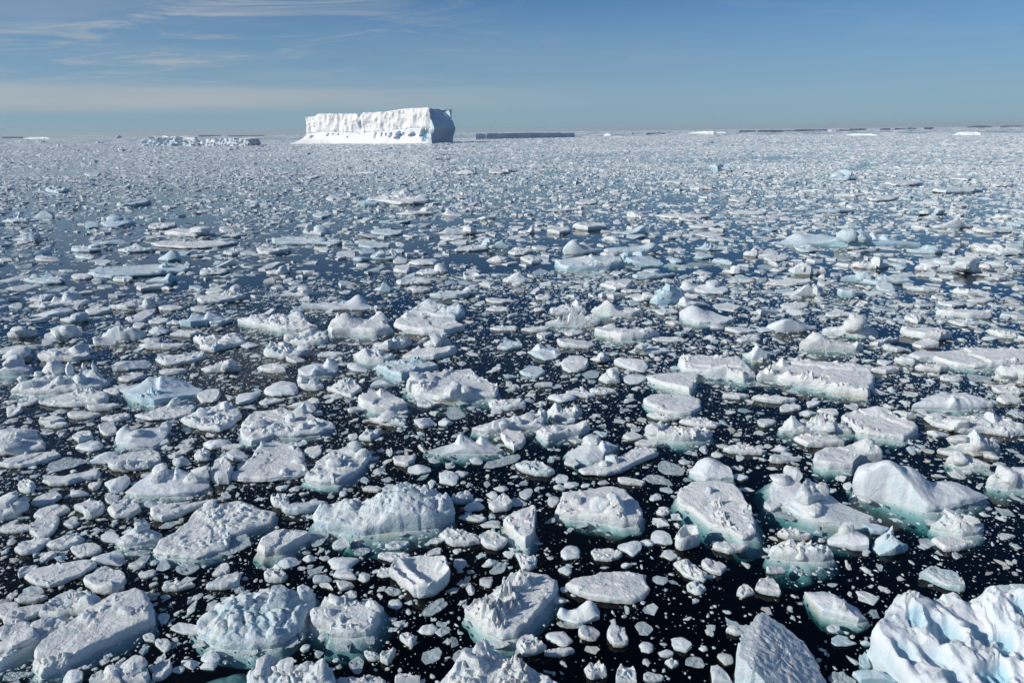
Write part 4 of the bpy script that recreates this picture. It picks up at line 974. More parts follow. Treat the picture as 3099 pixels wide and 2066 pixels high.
('ice_floe','rubble',0.5,163,[-33.41,45.54,-33.57,46.19,-32.72,46.78,-31.3,47.12,-30.33,46.69,-29.62,45.55,-30.5,45.0,-32.01,44.91],[(-30.77,46.38,0.9,0.7,'b'),(-32.27,45.57,0.8,0.7,'d')],0,'broad floe with layered snowy humps behind the toothed berg bit'),
('ice_chunk','lump',0.28,137,[9.63,15.82,9.79,15.87,10.34,15.79,10.68,15.69,10.81,15.57,10.64,15.45,9.7,15.47],0,0,'smooth pale wedge at the bottom edge beside the blue-hollowed berg bit'),
('ice_chunk','rubble',0.5,170,[-8.85,56.68,-8.37,58.25,-7.24,58.75,-5.82,58.4,-4.16,57.24,-3.98,55.83,-4.75,54.67,-6.02,55.19,-7.15,56.1],[(-7.17,58.4,1.1,1.0,'d'),(-4.67,56.53,0.93,0.9,'d')],{'foot':0.3},"broken bluish blocks piled against the big tilted plate's back"),
('ice_floe','slab',0.24,132,[14.08,20.23,14.55,20.52,14.92,20.41,15.35,20.2,15.26,19.92,15.3,19.73,15.14,19.45,14.96,19.41,14.58,19.6,14.36,19.89],0,0,'flat floe with a frosty strip at one end, behind the blue-hollowed berg bit'),
('ice_chunk','rubble',0.46,156,[-24.1,49.53,-22.62,49.67,-21.2,49.76,-20.22,49.38,-19.8,48.45,-20.92,47.43,-21.49,46.78,-22.59,47.31,-23.13,48.43],[(-21.01,49.14,0.8,0.8,'d'),(-22.5,48.66,0.7,0.8,'d')],0,'snowy massif in a row of merged lumps beside the rimmed oval floe'),
('ice_chunk','lump',0.38,108,[13.32,21.96,13.51,22.2,13.97,22.28,14.51,22.36,14.78,22.22,14.54,21.81,13.93,21.57,13.34,21.54],[(14.02,22.17,0.88,0.16,'c'),(13.78,22.01,0.66,0.18,'c')],{'foot':0.3},'rounded blue chunk with a tall crumbly finger of ice'),
('ice_chunk','lump',0.43,132,[8.01,27.92,8.44,28.23,9.03,28.31,9.41,28.01,9.8,27.56,9.81,27.23,9.3,27.19,8.55,27.2,8.19,27.57],[(8.87,28.0,0.7,0.6,'d')],{'foot':0.3},'rounded block with a dark dent, behind the tilted crumb-strewn plate'),
('ice_chunk','crag',0.43,142,[21.5,30.46,22.04,30.83,22.89,31.05,23.1,30.84,23.36,30.45,23.56,30.07,22.67,29.76,22.11,29.72,21.52,30.01],[(22.34,30.2,1.0,0.5,'b'),(22.69,29.95,0.58,0.4,'r'),(21.65,30.23,0.7,0.4,'b')],{'foot':0.4},'bright knobbly pinnacle in front of the wide humped rubble floe'),
('ice_chunk','rubble',0.24,149,[-5.14,15.74,-4.99,15.84,-4.57,15.81,-3.87,15.82,-3.73,15.74,-3.74,15.59,-4.99,15.61],0,0,'low square topped chunk at the bottom edge, beside the pyramid chunk'),
('ice_chunk','rubble',0.27,119,[-2.87,23.04,-2.6,23.39,-2.11,23.3,-1.39,22.93,-1.34,22.58,-1.76,22.44,-2.4,22.43,-2.67,22.72],0,{'foot':0.3},'egg shaped chunk crusted with frosty crumbs'),
('ice_floe','slab',0.21,183,[-24.45,29.4,-24.4,29.81,-23.83,30.26,-22.52,30.64,-22.12,30.34,-22.38,29.69,-23.23,29.18,-23.97,29.17],0,0,'long low floe in front of the edge rubble heap'),
('ice_floe','slab',0.22,126,[-16.03,18.67,0.6,0.37,0.86],0,0,'middling flat floe behind the ridged lumpy floe'),
('ice_floe','rubble',0.38,261,[-51.5,97.58,-51.09,99.4,-46.08,98.42,-41.47,99.05,-39.05,97.38,-40.55,94.69,-42.39,93.5,-45.58,93.72,-49.13,95.3],[(-41.18,98.05,0.74,0.8,'b')],0,'long bumpy crescent floe far out, beyond the long low white floe'),
('ice_floe','slab',0.24,176,[-15.09,25.08,-14.67,25.28,-13.57,25.47,-13.01,25.82,-12.91,25.69,-13.43,25.13,-13.75,24.59,-14.28,24.33,-14.73,24.52],0,0,'long floe tapering to a tail, behind the broad rubble floe'),
('ice_floe','slab',0.42,197,[6.33,50.35,6.58,51.0,7.87,50.85,9.2,49.99,10.52,50.13,11.15,49.43,10.28,48.85,8.96,48.5,8.12,48.45,7.09,49.54],[(7.56,50.61,0.7,0.5,'b'),(10.45,49.05,0.75,0.6,'r')],{'foot':0.3},'lopsided flat slab with an upturned rubbly end'),
('ice_floe','slab',0.34,159,[1.23,32.11,1.6,32.59,2.43,32.77,3.3,32.74,3.8,33.03,3.99,32.57,3.48,32.1,2.53,31.79,1.71,31.35],[(3.75,32.55,0.6,0.4,'d'),(1.69,32.2,0.48,0.3,'r'),(2.21,32.19,0.48,0.3,'r')],{'foot':0.4},'floe with a rounded raised end and snowy crumbs'),
('ice_chunk','lump',0.43,170,[14.01,55.04,14.59,55.9,15.75,55.98,16.61,54.97,17.23,53.87,18.14,53.23,16.87,52.6,15.09,52.68,14.03,53.54],[(14.93,54.44,1.1,1.3,'d')],{'foot':0.3},'low smooth mound with a long gentle slope in front of the bullet-shaped block'),
('ice_chunk','crag',0.47,88,[-21.53,24.98,-21.73,25.32,-21.25,25.46,-20.69,25.4,-20.42,25.17,-20.41,24.75,-20.98,24.53,-21.26,24.54],[(-20.87,25.12,0.9,0.5,'b'),(-20.62,25.24,0.7,0.4,'b')],0,'lumpy chunk cut by the picture edge beside the spearhead floe'),
('ice_floe','slab',0.34,166,[-7.65,44.83,-7.42,45.44,-6.9,46.29,-5.52,46.17,-4.02,46.28,-3.89,45.67,-5.36,44.44,-6.53,44.56],0,0,'clean flat diamond floe in front of the jagged bright heap'),
('ice_floe','rubble',0.28,77,[0.51,17.04,0.39,0.36,-0.1],0,0,'middling crumbly floe in front of the half-bare rectangular floe'),
('ice_chunk','dome',0.4,95,[-14.13,38.91,1.31,0.87,-0.97],0,0,'middling rounded floe behind the bone-white sliver'),
('ice_floe','slab',0.38,71,[-13.76,27.93,-14.15,29.46,-13.75,29.68,-13.26,28.78,-12.86,28.27,-12.76,27.55,-13.21,27.41,-13.71,27.66],[(-13.62,29.34,0.57,0.2,'c')],{'foot':0.3},'upright slab leaning beside the shark-fin floe'),
('ice_floe','slab',0.21,101,[-18.67,23.84,0.62,0.58,-1.43],0,0,'middling flat floe in front of the plain oblong floe'),
('ice_floe','lump',0.43,215,[-18.62,58.92,-18.34,59.92,-16.54,60.06,-15.0,60.46,-14.43,60.68,-13.45,60.39,-12.36,59.4,-13.21,58.6,-15.31,58.61,-17.27,58.92],[(-13.88,60.23,1.0,0.9,'d'),(-15.48,59.99,0.66,0.6,'r')],0,'long smooth boat shaped floe with a hump at one end'),
('ice_chunk','lump',0.61,118,[-34.4,42.81,-34.21,43.21,-33.91,43.62,-32.69,43.65,-31.99,43.13,-31.89,42.48,-32.71,42.21,-33.97,42.13],[(-33.05,43.04,1.1,0.9,'b')],{'foot':0.5},'pale block with a clean cut face behind the toothed berg bit'),
('ice_chunk','crag',0.24,139,[-15.34,22.89,-15.18,23.1,-14.95,23.26,-13.96,23.4,-13.76,23.34,-13.77,22.97,-14.3,22.72,-14.89,22.6],[(-15.0,23.76,0.91,0.16,'c'),(-15.2,23.39,0.51,0.15,'c'),(-14.43,23.63,0.75,0.3,'b'),(-14.15,23.67,0.42,0.2,'c')],{'foot':0.4},'clear ice lump with upright horns like a crown'),
('ice_floe','slab',0.29,149,[14.06,31.15,14.5,31.27,15.46,31.15,16.21,31.05,16.27,30.54,15.18,30.42,14.47,30.44,14.15,30.78],0,0,'smooth oblong floe in front of the two-horned floe'),
('ice_floe','slab',0.42,156,[29.37,49.52,30.18,49.78,31.96,49.6,32.62,48.84,32.47,48.14,31.26,47.62,30.18,47.9,29.41,48.79],0,0,'thick clean oval floe in dark water'),
('ice_floe','slab',0.19,110,[-10.03,20.32,0.62,0.36,0.61],0,0,'middling flat floe behind the boulder-topped berg bit'),
('ice_floe','lump',0.43,117,[-14.01,42.32,-13.89,42.83,-12.75,43.32,-12.21,43.61,-11.58,42.83,-11.53,41.95,-12.58,41.46,-13.2,41.34,-13.83,41.78],[(-12.22,42.89,0.84,0.7,'w'),(-12.73,41.75,0.76,0.6,'w')],{'foot':0.4},'stepped floe with a smooth shaded face, behind the knobbly cluster'),
('ice_floe','slab',0.24,102,[-16.83,25.01,-16.79,25.48,-16.46,25.85,-15.91,25.6,-15.51,25.18,-15.66,24.72,-16.34,24.6],0,0,'diamond shaped floe beside the hourglass floe'),
('ice_floe','slab',0.18,101,[-15.88,17.95,0.46,0.35,0.36],0,0,'middling flat floe beside the ridged lumpy floe'),
('ice_floe','slab',0.21,176,[-21.26,27.64,-21.3,28.04,-20.57,28.02,-20.04,28.25,-19.54,28.66,-19.01,28.35,-18.92,28.01,-19.65,27.84,-19.95,27.47,-20.77,27.42],0,0,'long bone shaped floe in front of the sodden flat floe'),
('ice_floe','rubble',0.32,119,[0.1,28.67,0.37,28.89,1.0,28.95,1.6,28.42,1.89,27.99,1.62,27.79,1.06,27.8,0.41,28.16],0,0,'snowy humpbacked floe behind the massive bluish berg bit'),
('ice_chunk','ring',0.28,81,[6.57,22.52,0.55,0.45,0.62],0,0,'small ring shaped chunk with a hole in its middle'),
('ice_floe','crag',0.47,132,[-17.53,45.77,-17.57,46.67,-17.42,47.22,-15.83,46.76,-14.5,46.02,-14.89,45.38,-16.0,45.14,-17.12,45.46],[(-17.05,46.3,1.03,0.5,'c'),(-16.41,46.49,0.9,0.5,'b'),(-14.89,46.13,0.7,0.5,'b')],0,'craggy white floe edged with small spikes'),
('ice_floe','rubble',0.42,173,[23.65,50.03,24.42,50.44,26.0,50.5,27.55,50.31,27.55,49.05,26.09,48.8,25.05,49.31,23.93,49.69],[(25.57,48.52,1.8,0.6,'b'),(25.54,49.26,1.3,0.6,'b'),(26.72,49.44,0.75,0.6,'w')],{'foot':0.3},'white floe with a lumpy tower on it'),
('ice_floe','rubble',0.34,153,[-24.72,44.88,-24.7,45.52,-22.94,45.62,-21.84,45.84,-21.44,45.43,-21.8,44.61,-22.62,44.0,-23.53,43.81],[(-21.68,45.42,0.74,0.5,'w')],0,'broad flat gritty slab with one raised tooth'),
('ice_floe','slab',0.21,125,[16.0,19.49,16.32,19.52,17.12,19.45,17.3,19.34,16.95,19.06,16.0,19.16],0,0,'pitted flat floe just behind the blue-hollowed berg bit'),
('ice_chunk','rubble',0.5,132,[-17.05,49.08,-16.57,49.8,-15.5,49.92,-14.34,49.38,-13.69,48.79,-14.02,48.07,-15.05,47.87,-16.25,48.34],[(-15.22,49.12,1.0,0.7,'b'),(-14.5,48.88,0.8,0.7,'b'),(-16.41,48.81,0.8,0.6,'b')],0,'lumpy snow pile in front of the flat-shelved bumpy floe'),
('ice_floe','slab',0.18,132,[15.73,22.35,15.97,22.48,16.41,22.43,16.91,22.2,17.16,21.99,16.43,21.75,15.83,21.71],0,0,'flat kite shaped floe with a sandy surface'),
('ice_floe','slab',0.42,214,[-34.67,98.87,-34.12,99.68,-31.04,100.4,-28.82,100.74,-26.69,98.83,-23.85,96.35,-24.82,95.11,-28.15,95.81,-31.38,96.04,-33.49,96.2],[(-26.85,97.11,0.74,1.0,'b')],0,'flat pale floe shaped like a long arrowhead in open blue water'),
('ice_floe','rubble',0.2,93,[6.17,20.77,0.66,0.34,-0.95],0,0,'middling crumbly floe beside the small cut block'),
('ice_floe','rubble',0.5,210,[33.69,68.33,34.59,69.06,36.47,69.12,37.42,68.46,38.97,68.13,39.78,66.47,38.0,66.26,36.09,65.76,35.4,66.64,34.88,67.94],[(35.34,67.27,1.18,0.7,'b'),(34.25,68.01,1.01,0.8,'d'),(37.3,67.7,0.84,0.8,'r')],0,'humpy floe with a turquoise hollow in front of the hooked floe'),
('ice_floe','slab',0.42,190,[20.41,46.04,21.13,46.66,21.78,47.09,22.42,47.07,22.85,46.36,23.59,45.68,24.88,46.43,24.66,45.59,23.99,45.33,22.5,45.53,21.0,45.73],[(21.75,46.42,1.0,0.9,'d'),(24.28,45.49,0.75,0.5,'w')],{'foot':0.3},'sloping white slab with two raised ends'),
('ice_floe','lump',0.43,103,[1.04,45.95,1.54,46.54,2.59,46.59,3.28,46.21,3.41,45.21,3.0,44.26,2.22,44.07,1.49,44.95],[(1.83,45.84,0.76,0.7,'w'),(2.89,45.05,0.58,0.4,'w')],0,'white floe with a bluish hollow carved in its top'),
('ice_chunk','rubble',0.29,64,[2.82,15.58,2.9,15.93,3.0,16.1,3.33,16.04,3.44,15.9,3.41,15.52],0,0,'tall pitted block standing at the bottom edge, in dark water'),
('ice_floe','rubble',0.42,197,[-36.47,59.93,-35.72,60.87,-34.05,61.67,-32.71,61.47,-30.99,60.89,-31.32,60.24,-31.91,60.2,-32.7,59.29,-34.85,59.55],[(-32.96,59.96,1.08,0.6,'b'),(-31.16,60.14,0.91,0.5,'b'),(-33.91,59.56,0.83,0.6,'b'),(-33.27,61.71,0.83,0.6,'r')],0,'white rubble floe with twin bumps, in front of the long low white floe'),
('ice_floe','wet',0.11,129,[-21.98,28.98,-22.26,29.68,-21.77,30.29,-20.98,30.06,-20.43,29.77,-20.73,29.27,-21.38,28.77],0,0,'large grey sodden flat floe beside the long low floe'),
('ice_floe','rubble',0.24,77,[-0.74,22.7,0.53,0.47,-0.86],0,0,'middling crumbly floe beside the smooth triangular wedge'),
('ice_floe','lump',0.28,102,[-15.57,21.67,-15.35,21.98,-14.82,22.18,-14.57,22.01,-14.34,21.69,-14.38,21.43,-14.84,21.53,-15.3,21.53],0,0,'smooth lump with one rounded end touching the grooved floe'),
('ice_floe','slab',0.29,75,[-0.64,31.92,-0.38,32.28,0.47,32.19,0.61,31.3,0.44,30.57,0.03,30.4,-0.38,30.87],0,0,'small squared snowy block beside the fish-shaped floe'),
('ice_chunk','lump',0.32,72,[-17.81,27.49,0.77,0.47,-0.92],0,0,'middling smooth lump beside the bright-plated floe'),
('berg_bit','rubble',1.01,187,[-32.0,156.05,-31.81,160.4,-27.97,160.74,-25.45,161.26,-23.83,162.75,-21.57,159.44,-17.92,154.37,-18.99,150.69,-23.57,148.58,-26.58,152.25],[(-24.21,160.65,2.77,2.2,'d'),(-26.31,163.96,2.23,2.0,'b'),(-30.99,163.36,1.68,2.0,'b'),(-20.09,156.12,1.55,1.6,'b')],0,'lumpy pale berg bit standing alone in the middle distance'),
('ice_floe','lump',0.48,153,[16.1,64.73,16.94,65.52,18.49,65.58,19.55,65.44,20.76,65.03,20.62,63.43,19.94,62.91,18.39,63.08,17.59,64.16,16.46,63.96],[(19.43,64.41,1.09,0.7,'b'),(20.54,64.77,0.8,0.6,'w'),(16.87,65.33,0.84,0.8,'d')],0,'blocky white floe behind the jagged crag'),
('ice_chunk','dome',0.18,93,[-6.24,21.42,0.55,0.36,0.16],0,0,'middling rounded floe in front of the pitted slab'),
('ice_chunk','lump',0.33,64,[5.62,16.0,5.81,16.12,5.95,15.92,6.05,15.67,6.09,15.47,5.51,15.45],0,0,'smooth grey fin shaped chunk beside the leaning streaked slab'),
('ice_chunk','rubble',0.42,122,[-10.95,45.05,-10.71,45.48,-9.7,45.51,-8.53,45.11,-8.07,44.6,-8.72,43.85,-9.9,44.02,-10.62,44.58],[(-10.02,44.54,0.9,0.6,'d'),(-9.36,44.7,0.8,0.6,'d')],{'foot':0.4},'speckled snowy hump beside the clean diamond floe'),
('ice_floe','slab',0.29,91,[-18.4,25.32,-18.11,25.66,-17.8,25.78,-17.14,25.35,-17.04,24.98,-17.23,24.62,-17.55,24.63,-17.88,25.06],0,0,'hourglass shaped floe with a smooth raised side'),
('berg_bit','rubble',0.34,176,[2.75,53.0,3.43,53.7,4.57,54.24,5.28,53.91,6.04,54.18,6.91,53.65,7.47,53.04,6.52,52.62,4.27,52.68],[(4.58,52.28,1.45,0.9,'w'),(5.77,52.45,1.36,0.5,'w'),(6.76,52.58,0.9,0.6,'b'),(3.71,52.43,0.74,0.8,'r')],{'foot':0.4},'white berg bit with two pointed humps'),
('ice_floe','rubble',0.31,81,[-8.45,20.58,0.48,0.3,-0.13],0,0,'middling crumbly floe behind the boulder-topped berg bit'),
('ice_floe','slab',0.15,77,[-16.71,18.89,0.48,0.33,-0.57],0,0,'middling flat floe behind the ridged lumpy floe, towards the long thick slab'),
('ice_floe','slab',0.45,166,[35.19,54.71,36.57,55.01,38.28,54.75,39.41,54.17,38.9,53.34,37.04,53.43,35.98,53.98],0,0,'long thick flat floe beyond the clean oval floe'),
('ice_floe','rubble',0.34,112,[-1.39,36.22,-0.6,36.51,0.16,36.74,0.73,36.34,0.71,35.74,-0.22,35.45,-1.15,35.62],0,{'foot':0.3},'pimpled oval floe behind the crushed ice ridge'),
('ice_floe','rubble',0.26,117,[-17.21,22.87,0.66,0.34,0.67],0,0,'middling crumbly floe behind the grooved floe'),
('ice_chunk','rubble',0.34,105,[-11.23,38.79,-10.8,39.56,-10.35,40.06,-9.68,39.52,-9.1,38.72,-9.4,38.18,-9.54,37.56,-10.09,37.93],[(-10.17,39.41,0.7,0.6,'d')],0,'craggy mound with strata lines beside the knobbly cluster'),
('ice_floe','slab',0.18,108,[-19.75,24.77,-19.81,25.24,-19.26,25.5,-18.78,25.49,-18.54,25.23,-18.78,24.69,-19.23,24.52],0,0,'plain oblong floe in front of the spearhead floe'),
('ice_chunk','lump',0.43,159,[-27.86,55.22,-27.04,55.73,-25.72,56.0,-23.56,55.57,-23.94,55.05,-25.11,54.47,-26.19,53.7,-27.12,53.94],[(-26.46,55.03,0.91,1.4,'w'),(-25.32,55.2,0.91,1.2,'w')],{'foot':0.3},'wedge with a smooth blue shaded face sloping to a point'),
('ice_floe','rubble',0.16,84,[-16.26,22.4,0.61,0.38,-0.46],0,0,'middling crumbly floe behind the smooth-ended lump'),
('ice_chunk','rubble',0.48,127,[-31.53,50.49,-31.67,51.35,-31.07,51.57,-29.56,51.18,-28.32,50.59,-28.53,50.1,-29.79,49.86,-31.18,50.06],[(-30.15,50.11,1.18,0.9,'d'),(-29.25,50.14,1.01,0.8,'d')],0,'white dome of packed rubble with a shaded end'),
('ice_chunk','rubble',0.29,129,[20.15,28.68,20.84,29.07,21.26,29.06,21.45,28.5,21.72,28.01,21.01,28.03,20.41,28.33],[(20.56,28.49,0.7,0.4,'b')],{'foot':0.3},'wet tapering chunk with one rubbly end, in front of the knobbly pinnacle'),
('berg_bit','slab',0.24,139,[-9.65,25.03,-9.27,25.2,-8.65,25.54,-7.85,25.52,-8.03,25.29,-8.41,24.95,-8.93,24.79,-9.41,24.85],0,0,'smooth low tongue running into the massive bluish berg bit'),
('ice_chunk','lump',0.38,91,[-20.51,29.94,-20.22,30.32,-19.79,30.56,-19.13,30.11,-19.01,29.63,-19.54,29.51,-20.23,29.6],0,0,'smooth rounded block beside the rubble-fringed floe'),
('ice_chunk','lump',0.18,70,[4.37,22.12,0.49,0.43,1.2],0,0,'middling smooth lump in front of the split-block floe'),
('ice_floe','slab',0.29,82,[3.24,43.06,3.56,43.58,4.05,44.01,4.8,43.9,5.06,43.09,4.85,42.16,4.27,41.53,3.69,41.47,3.31,42.21],0,0,'nearly circular thick floe with a bright chamfered side'),
('ice_floe','slab',0.2,102,[-18.35,22.56,0.56,0.37,0.39],0,0,'middling flat floe behind the grooved floe'),
('ice_floe','slab',0.21,78,[8.12,19.57,8.42,20.04,8.91,20.06,8.93,19.74,8.9,19.3,8.46,19.4],0,0,'small squarish floe with a crack, alone in dark water'),
('ice_floe','lump',0.47,119,[-26.67,43.01,-26.56,44.01,-26.26,44.48,-25.33,44.79,-24.56,44.14,-24.66,43.55,-25.55,43.03],0,0,'tent shaped snowy slab beyond the shaded wedge lump'),
('ice_chunk','rubble',0.34,107,[1.86,34.85,2.3,35.55,2.72,35.18,3.53,35.15,3.8,34.75,3.45,34.27,2.35,34.21],[(2.31,34.75,0.83,0.5,'w'),(3.48,34.63,0.6,0.3,'b')],{'foot':0.4},'white lump with a smooth hood shaped peak, beside the crushed ice ridge'),
('ice_floe','rubble',0.38,183,[-44.21,60.87,-44.0,61.84,-42.85,62.36,-41.66,63.19,-40.65,63.29,-39.55,62.49,-39.56,61.4,-41.32,61.2,-42.5,60.44],[(-41.14,62.52,1.16,0.7,'b'),(-43.99,62.98,0.76,0.8,'w')],0,'white floe with a rounded knob and a lumpy end'),
('ice_floe','rubble',0.5,112,[3.24,56.87,4.16,57.62,5.67,58.13,6.36,57.17,6.35,56.12,5.08,55.82,3.36,55.63,3.41,56.43],[(5.74,57.88,1.0,0.9,'w')],0,'white slab tipped up behind the two-humped berg bit'),
('ice_floe','slab',0.2,63,[3.17,17.41,0.34,0.31,0.69],0,0,'middling flat floe in front of the saddle-shaped lump'),
('ice_chunk','lump',0.56,129,[13.29,81.66,14.7,82.01,16.93,81.55,17.65,79.81,17.7,78.12,16.01,78.11,14.14,78.61,13.32,80.09],[(13.86,80.35,1.19,0.8,'b'),(15.41,81.55,1.1,0.8,'b')],{'foot':0.5},'glassy turquoise block with dark hollows behind the blue green slab'),
('ice_chunk','dome',0.14,68,[1.36,17.45,0.36,0.32,-0.37],0,0,'small rounded floe in front of the half-bare rectangular floe'),
('ice_chunk','dome',0.15,74,[2.08,21.83,0.46,0.42,-0.32],0,0,'small rounded floe behind the smooth oval floe'),
('ice_floe','rubble',0.2,101,[-11.75,20.12,0.58,0.21,0.0],0,0,'small crumbly floe behind the boulder-topped berg bit'),
('ice_floe','rubble',0.18,91,[3.26,21.65,0.56,0.29,0.13],0,0,'small crumbly floe behind the smooth oval floe'),
('ice_chunk','lump',0.28,77,[-15.75,37.81,1.0,0.71,-1.04],0,0,'small smooth lump behind the boulder-heaped floe'),
('ice_chunk','lump',0.16,68,[-9.1,16.75,0.37,0.25,-0.44],0,0,'small smooth lump behind the sunken shelf'),
('ice_chunk','dome',0.37,153,[19.81,51.04,20.77,51.52,21.78,51.65,22.68,51.23,23.63,50.75,22.33,50.31,20.74,50.21,20.09,50.56],[(21.15,50.32,1.0,1.3,'d')],0,'smooth shallow dome beside the lumpy tower floe'),
('ice_chunk','crag',0.57,95,[12.37,59.56,13.1,60.71,13.71,61.72,14.86,62.2,15.61,61.36,15.29,59.97,14.32,59.23,13.08,59.05],[(14.29,59.98,1.79,0.6,'b'),(13.5,59.95,1.36,0.5,'b'),(14.96,60.18,1.45,0.6,'b'),(13.75,59.25,1.36,0.5,'b'),(12.71,58.94,0.94,0.5,'b')],0,'jagged crag of crushed blocks with a turquoise hollow'),
('ice_floe','rubble',0.38,119,[-10.12,47.19,-10.0,47.88,-8.67,48.42,-7.52,48.55,-7.38,48.03,-7.83,47.11,-9.01,46.84],[(-8.11,47.62,0.84,0.7,'r'),(-9.09,46.66,0.8,0.4,'b')],{'foot':0.3},'snow crusted floe in front of the bulging slab'),
('ice_chunk','crag',0.31,71,[-9.9,25.71,0.54,0.39,-0.45],0,0,'small angular chunk behind the low tongue'),
('ice_chunk','rubble',0.27,112,[10.08,22.85,10.43,23.16,10.78,23.04,11.45,22.72,11.23,22.6,10.43,22.61],0,{'foot':0.3},'tapered chunk with an icy tail, behind the bristly cone'),
('ice_floe','wet',0.05,80,[7.37,28.42,0.7,0.6,1.51],0,0,'small grey waterlogged floe beside the dented block'),
('ice_floe','wet',0.04,87,[9.25,15.74,0.39,0.24,-0.04],0,0,'small grey waterlogged floe beside the pale bottom wedge'),
('ice_floe','slab',0.38,144,[-29.46,62.36,-29.1,63.42,-27.7,63.97,-26.59,64.46,-25.44,63.67,-25.86,62.48,-27.13,61.67,-28.61,61.46],[(-26.47,64.41,1.16,0.5,'b'),(-26.79,63.74,0.82,0.7,'r')],0,'teardrop shaped floe with lumps behind its wide end'),
('ice_floe','rubble',0.24,122,[8.89,33.52,9.31,33.77,10.43,33.89,10.5,33.48,10.92,33.07,10.6,32.76,9.82,32.91,9.12,33.22],0,0,'flat gritty floe behind the scalloped floe'),
('ice_chunk','lump',0.15,59,[5.02,17.09,0.33,0.3,1.25],0,0,'small smooth lump behind the grey fin chunk'),
('ice_chunk','rubble',0.29,129,[10.21,30.12,10.81,30.49,11.32,30.35,12.18,29.79,11.93,29.68,11.14,29.77,10.43,29.91],0,0,'crusty wedge tapering to a point, alone in dark water'),
('ice_floe','rubble',0.28,99,[29.16,37.47,0.84,0.7,-0.12],0,0,'small crumbly floe in front of the bright twin lumps'),
('ice_floe','slab',0.08,82,[-10.54,18.05,0.52,0.22,-0.38],0,0,'small flat floe beside the boulder-topped berg bit'),
('ice_chunk','rubble',0.25,64,[0.04,21.75,0.33,21.69,0.62,21.51,0.82,21.41,0.76,21.07,0.64,20.88,0.27,20.79,0.16,21.32],0,0,'upright crumbly chunk between the smooth triangular wedge and the half-bare rectangular floe'),
('ice_floe','slab',0.4,151,[6.82,56.52,7.05,57.23,7.65,57.42,8.23,56.62,10.17,56.75,10.96,55.76,10.13,55.33,8.28,55.53],[(7.19,55.43,1.25,0.8,'d')],{'foot':0.4},'floe with a raised neck at one end like a swan'),
('ice_floe','slab',0.18,69,[-10.73,16.32,-10.57,16.35,-10.33,16.49,-10.13,16.47,-10.04,16.21,-10.14,15.98,-10.42,15.87,-10.48,16.08],0,0,'heart shaped smooth chunk near the bottom edge of the picture'),
('ice_floe','slab',0.18,112,[7.4,22.13,7.61,22.28,8.21,22.17,8.76,22.04,8.44,21.83,7.92,21.72,7.44,21.97],0,0,'spindle shaped flat chunk in front of the tilted crumb-strewn plate'),
('ice_chunk','crag',0.41,115,[29.7,39.43,30.38,39.88,30.93,39.78,31.85,39.98,31.88,39.19,30.27,39.03],[(29.64,39.0,1.0,0.5,'b'),(30.85,39.04,1.1,0.6,'b')],0,'bright twin lumps cut by the picture edge in front of the very long flat floe'),
('ice_chunk','crag',0.28,61,[2.29,15.98,0.29,0.19,0.05],0,0,'small angular chunk beside the tall pitted block'),
('ice_floe','wet',0.04,73,[-7.59,23.07,0.5,0.45,-0.89],0,0,'small grey waterlogged floe beside the pitted slab'),
('ice_chunk','rubble',0.29,112,[-7.79,34.13,-7.15,34.31,-6.77,34.64,-6.35,34.28,-5.78,34.07,-5.75,33.45,-6.61,33.54],[(-6.7,33.99,0.7,0.4,'b')],0,'rust edged crumbly ridge in front of the crumbled-end wedge'),
('ice_chunk','lump',0.17,64,[-12.78,16.01,0.32,0.22,-0.24],0,0,'small smooth lump in front of the long thick slab'),
('ice_floe','wet',0.06,99,[-0.6,29.17,0.96,0.41,0.72],0,0,'small grey waterlogged floe in front of the fish-shaped floe'),
('ice_floe','slab',0.42,173,[11.98,87.05,14.27,87.88,16.3,88.69,18.61,90.01,19.43,87.52,17.57,86.1,13.95,85.79,12.05,85.38],[(18.05,87.34,1.08,1.2,'d')],0,'long slate white floe rising to a hump, behind the turquoise block'),
('ice_chunk','lump',0.47,136,[-42.05,57.68,-41.83,58.43,-40.35,58.78,-39.37,59.16,-38.59,58.49,-38.74,57.73,-40.2,57.2],0,0,'smooth bluish bank in front of the knob floe'),
('ice_floe','slab',0.25,78,[-3.43,15.9,-3.35,15.98,-3.14,15.92,-2.91,15.78,-2.7,15.64,-3.43,15.62],0,0,'triangular chunk at the bottom edge beside the peaked snowy berg bit'),
('ice_floe','slab',0.27,139,[-27.45,48.03,-27.25,48.49,-25.66,48.47,-24.24,48.48,-24.08,47.9,-25.11,47.61,-26.79,47.67],0,0,'long oval floe with a rounded rim, beyond the boulder-heaped floe'),
('ice_floe','lump',0.44,105,[6.74,43.08,7.64,43.14,8.71,42.79,8.9,42.2,8.48,41.52,7.81,41.87,7.18,42.51],0,0,'smooth keel shaped slab with a shaded blunt end'),
('ice_floe','rubble',0.19,115,[-19.99,23.87,0.74,0.19,0.03],0,0,'small long crumbly floe in front of the lumpy edge chunk'),
('ice_floe','slab',0.28,101,[4.6,47.45,1.22,0.8,-0.12],0,0,'small long flat floe behind the circular thick floe'),
('ice_chunk','rubble',0.38,78,[-13.19,39.4,-13.28,39.99,-13.02,40.34,-12.18,40.07,-11.55,39.18,-11.88,38.86,-12.88,39.0],[(-12.87,39.49,0.8,0.35,'b'),(-12.12,39.24,0.7,0.35,'b')],0,'cluster of snowy knobs behind the boulder-peppered floe'),
('ice_floe','lump',0.29,132,[8.17,45.82,8.71,46.19,10.15,46.21,11.21,45.59,10.35,45.23,9.16,45.13,8.43,45.44],[(8.23,44.92,0.8,0.5,'b')],0,'wavy backed floe in front of the lopsided flat slab'),
('ice_floe','slab',0.18,93,[-20.51,25.75,-20.57,26.15,-20.05,26.74,-19.56,26.37,-19.66,25.93,-20.07,25.58],0,0,'spear head shaped floe beside the bone-shaped floe'),
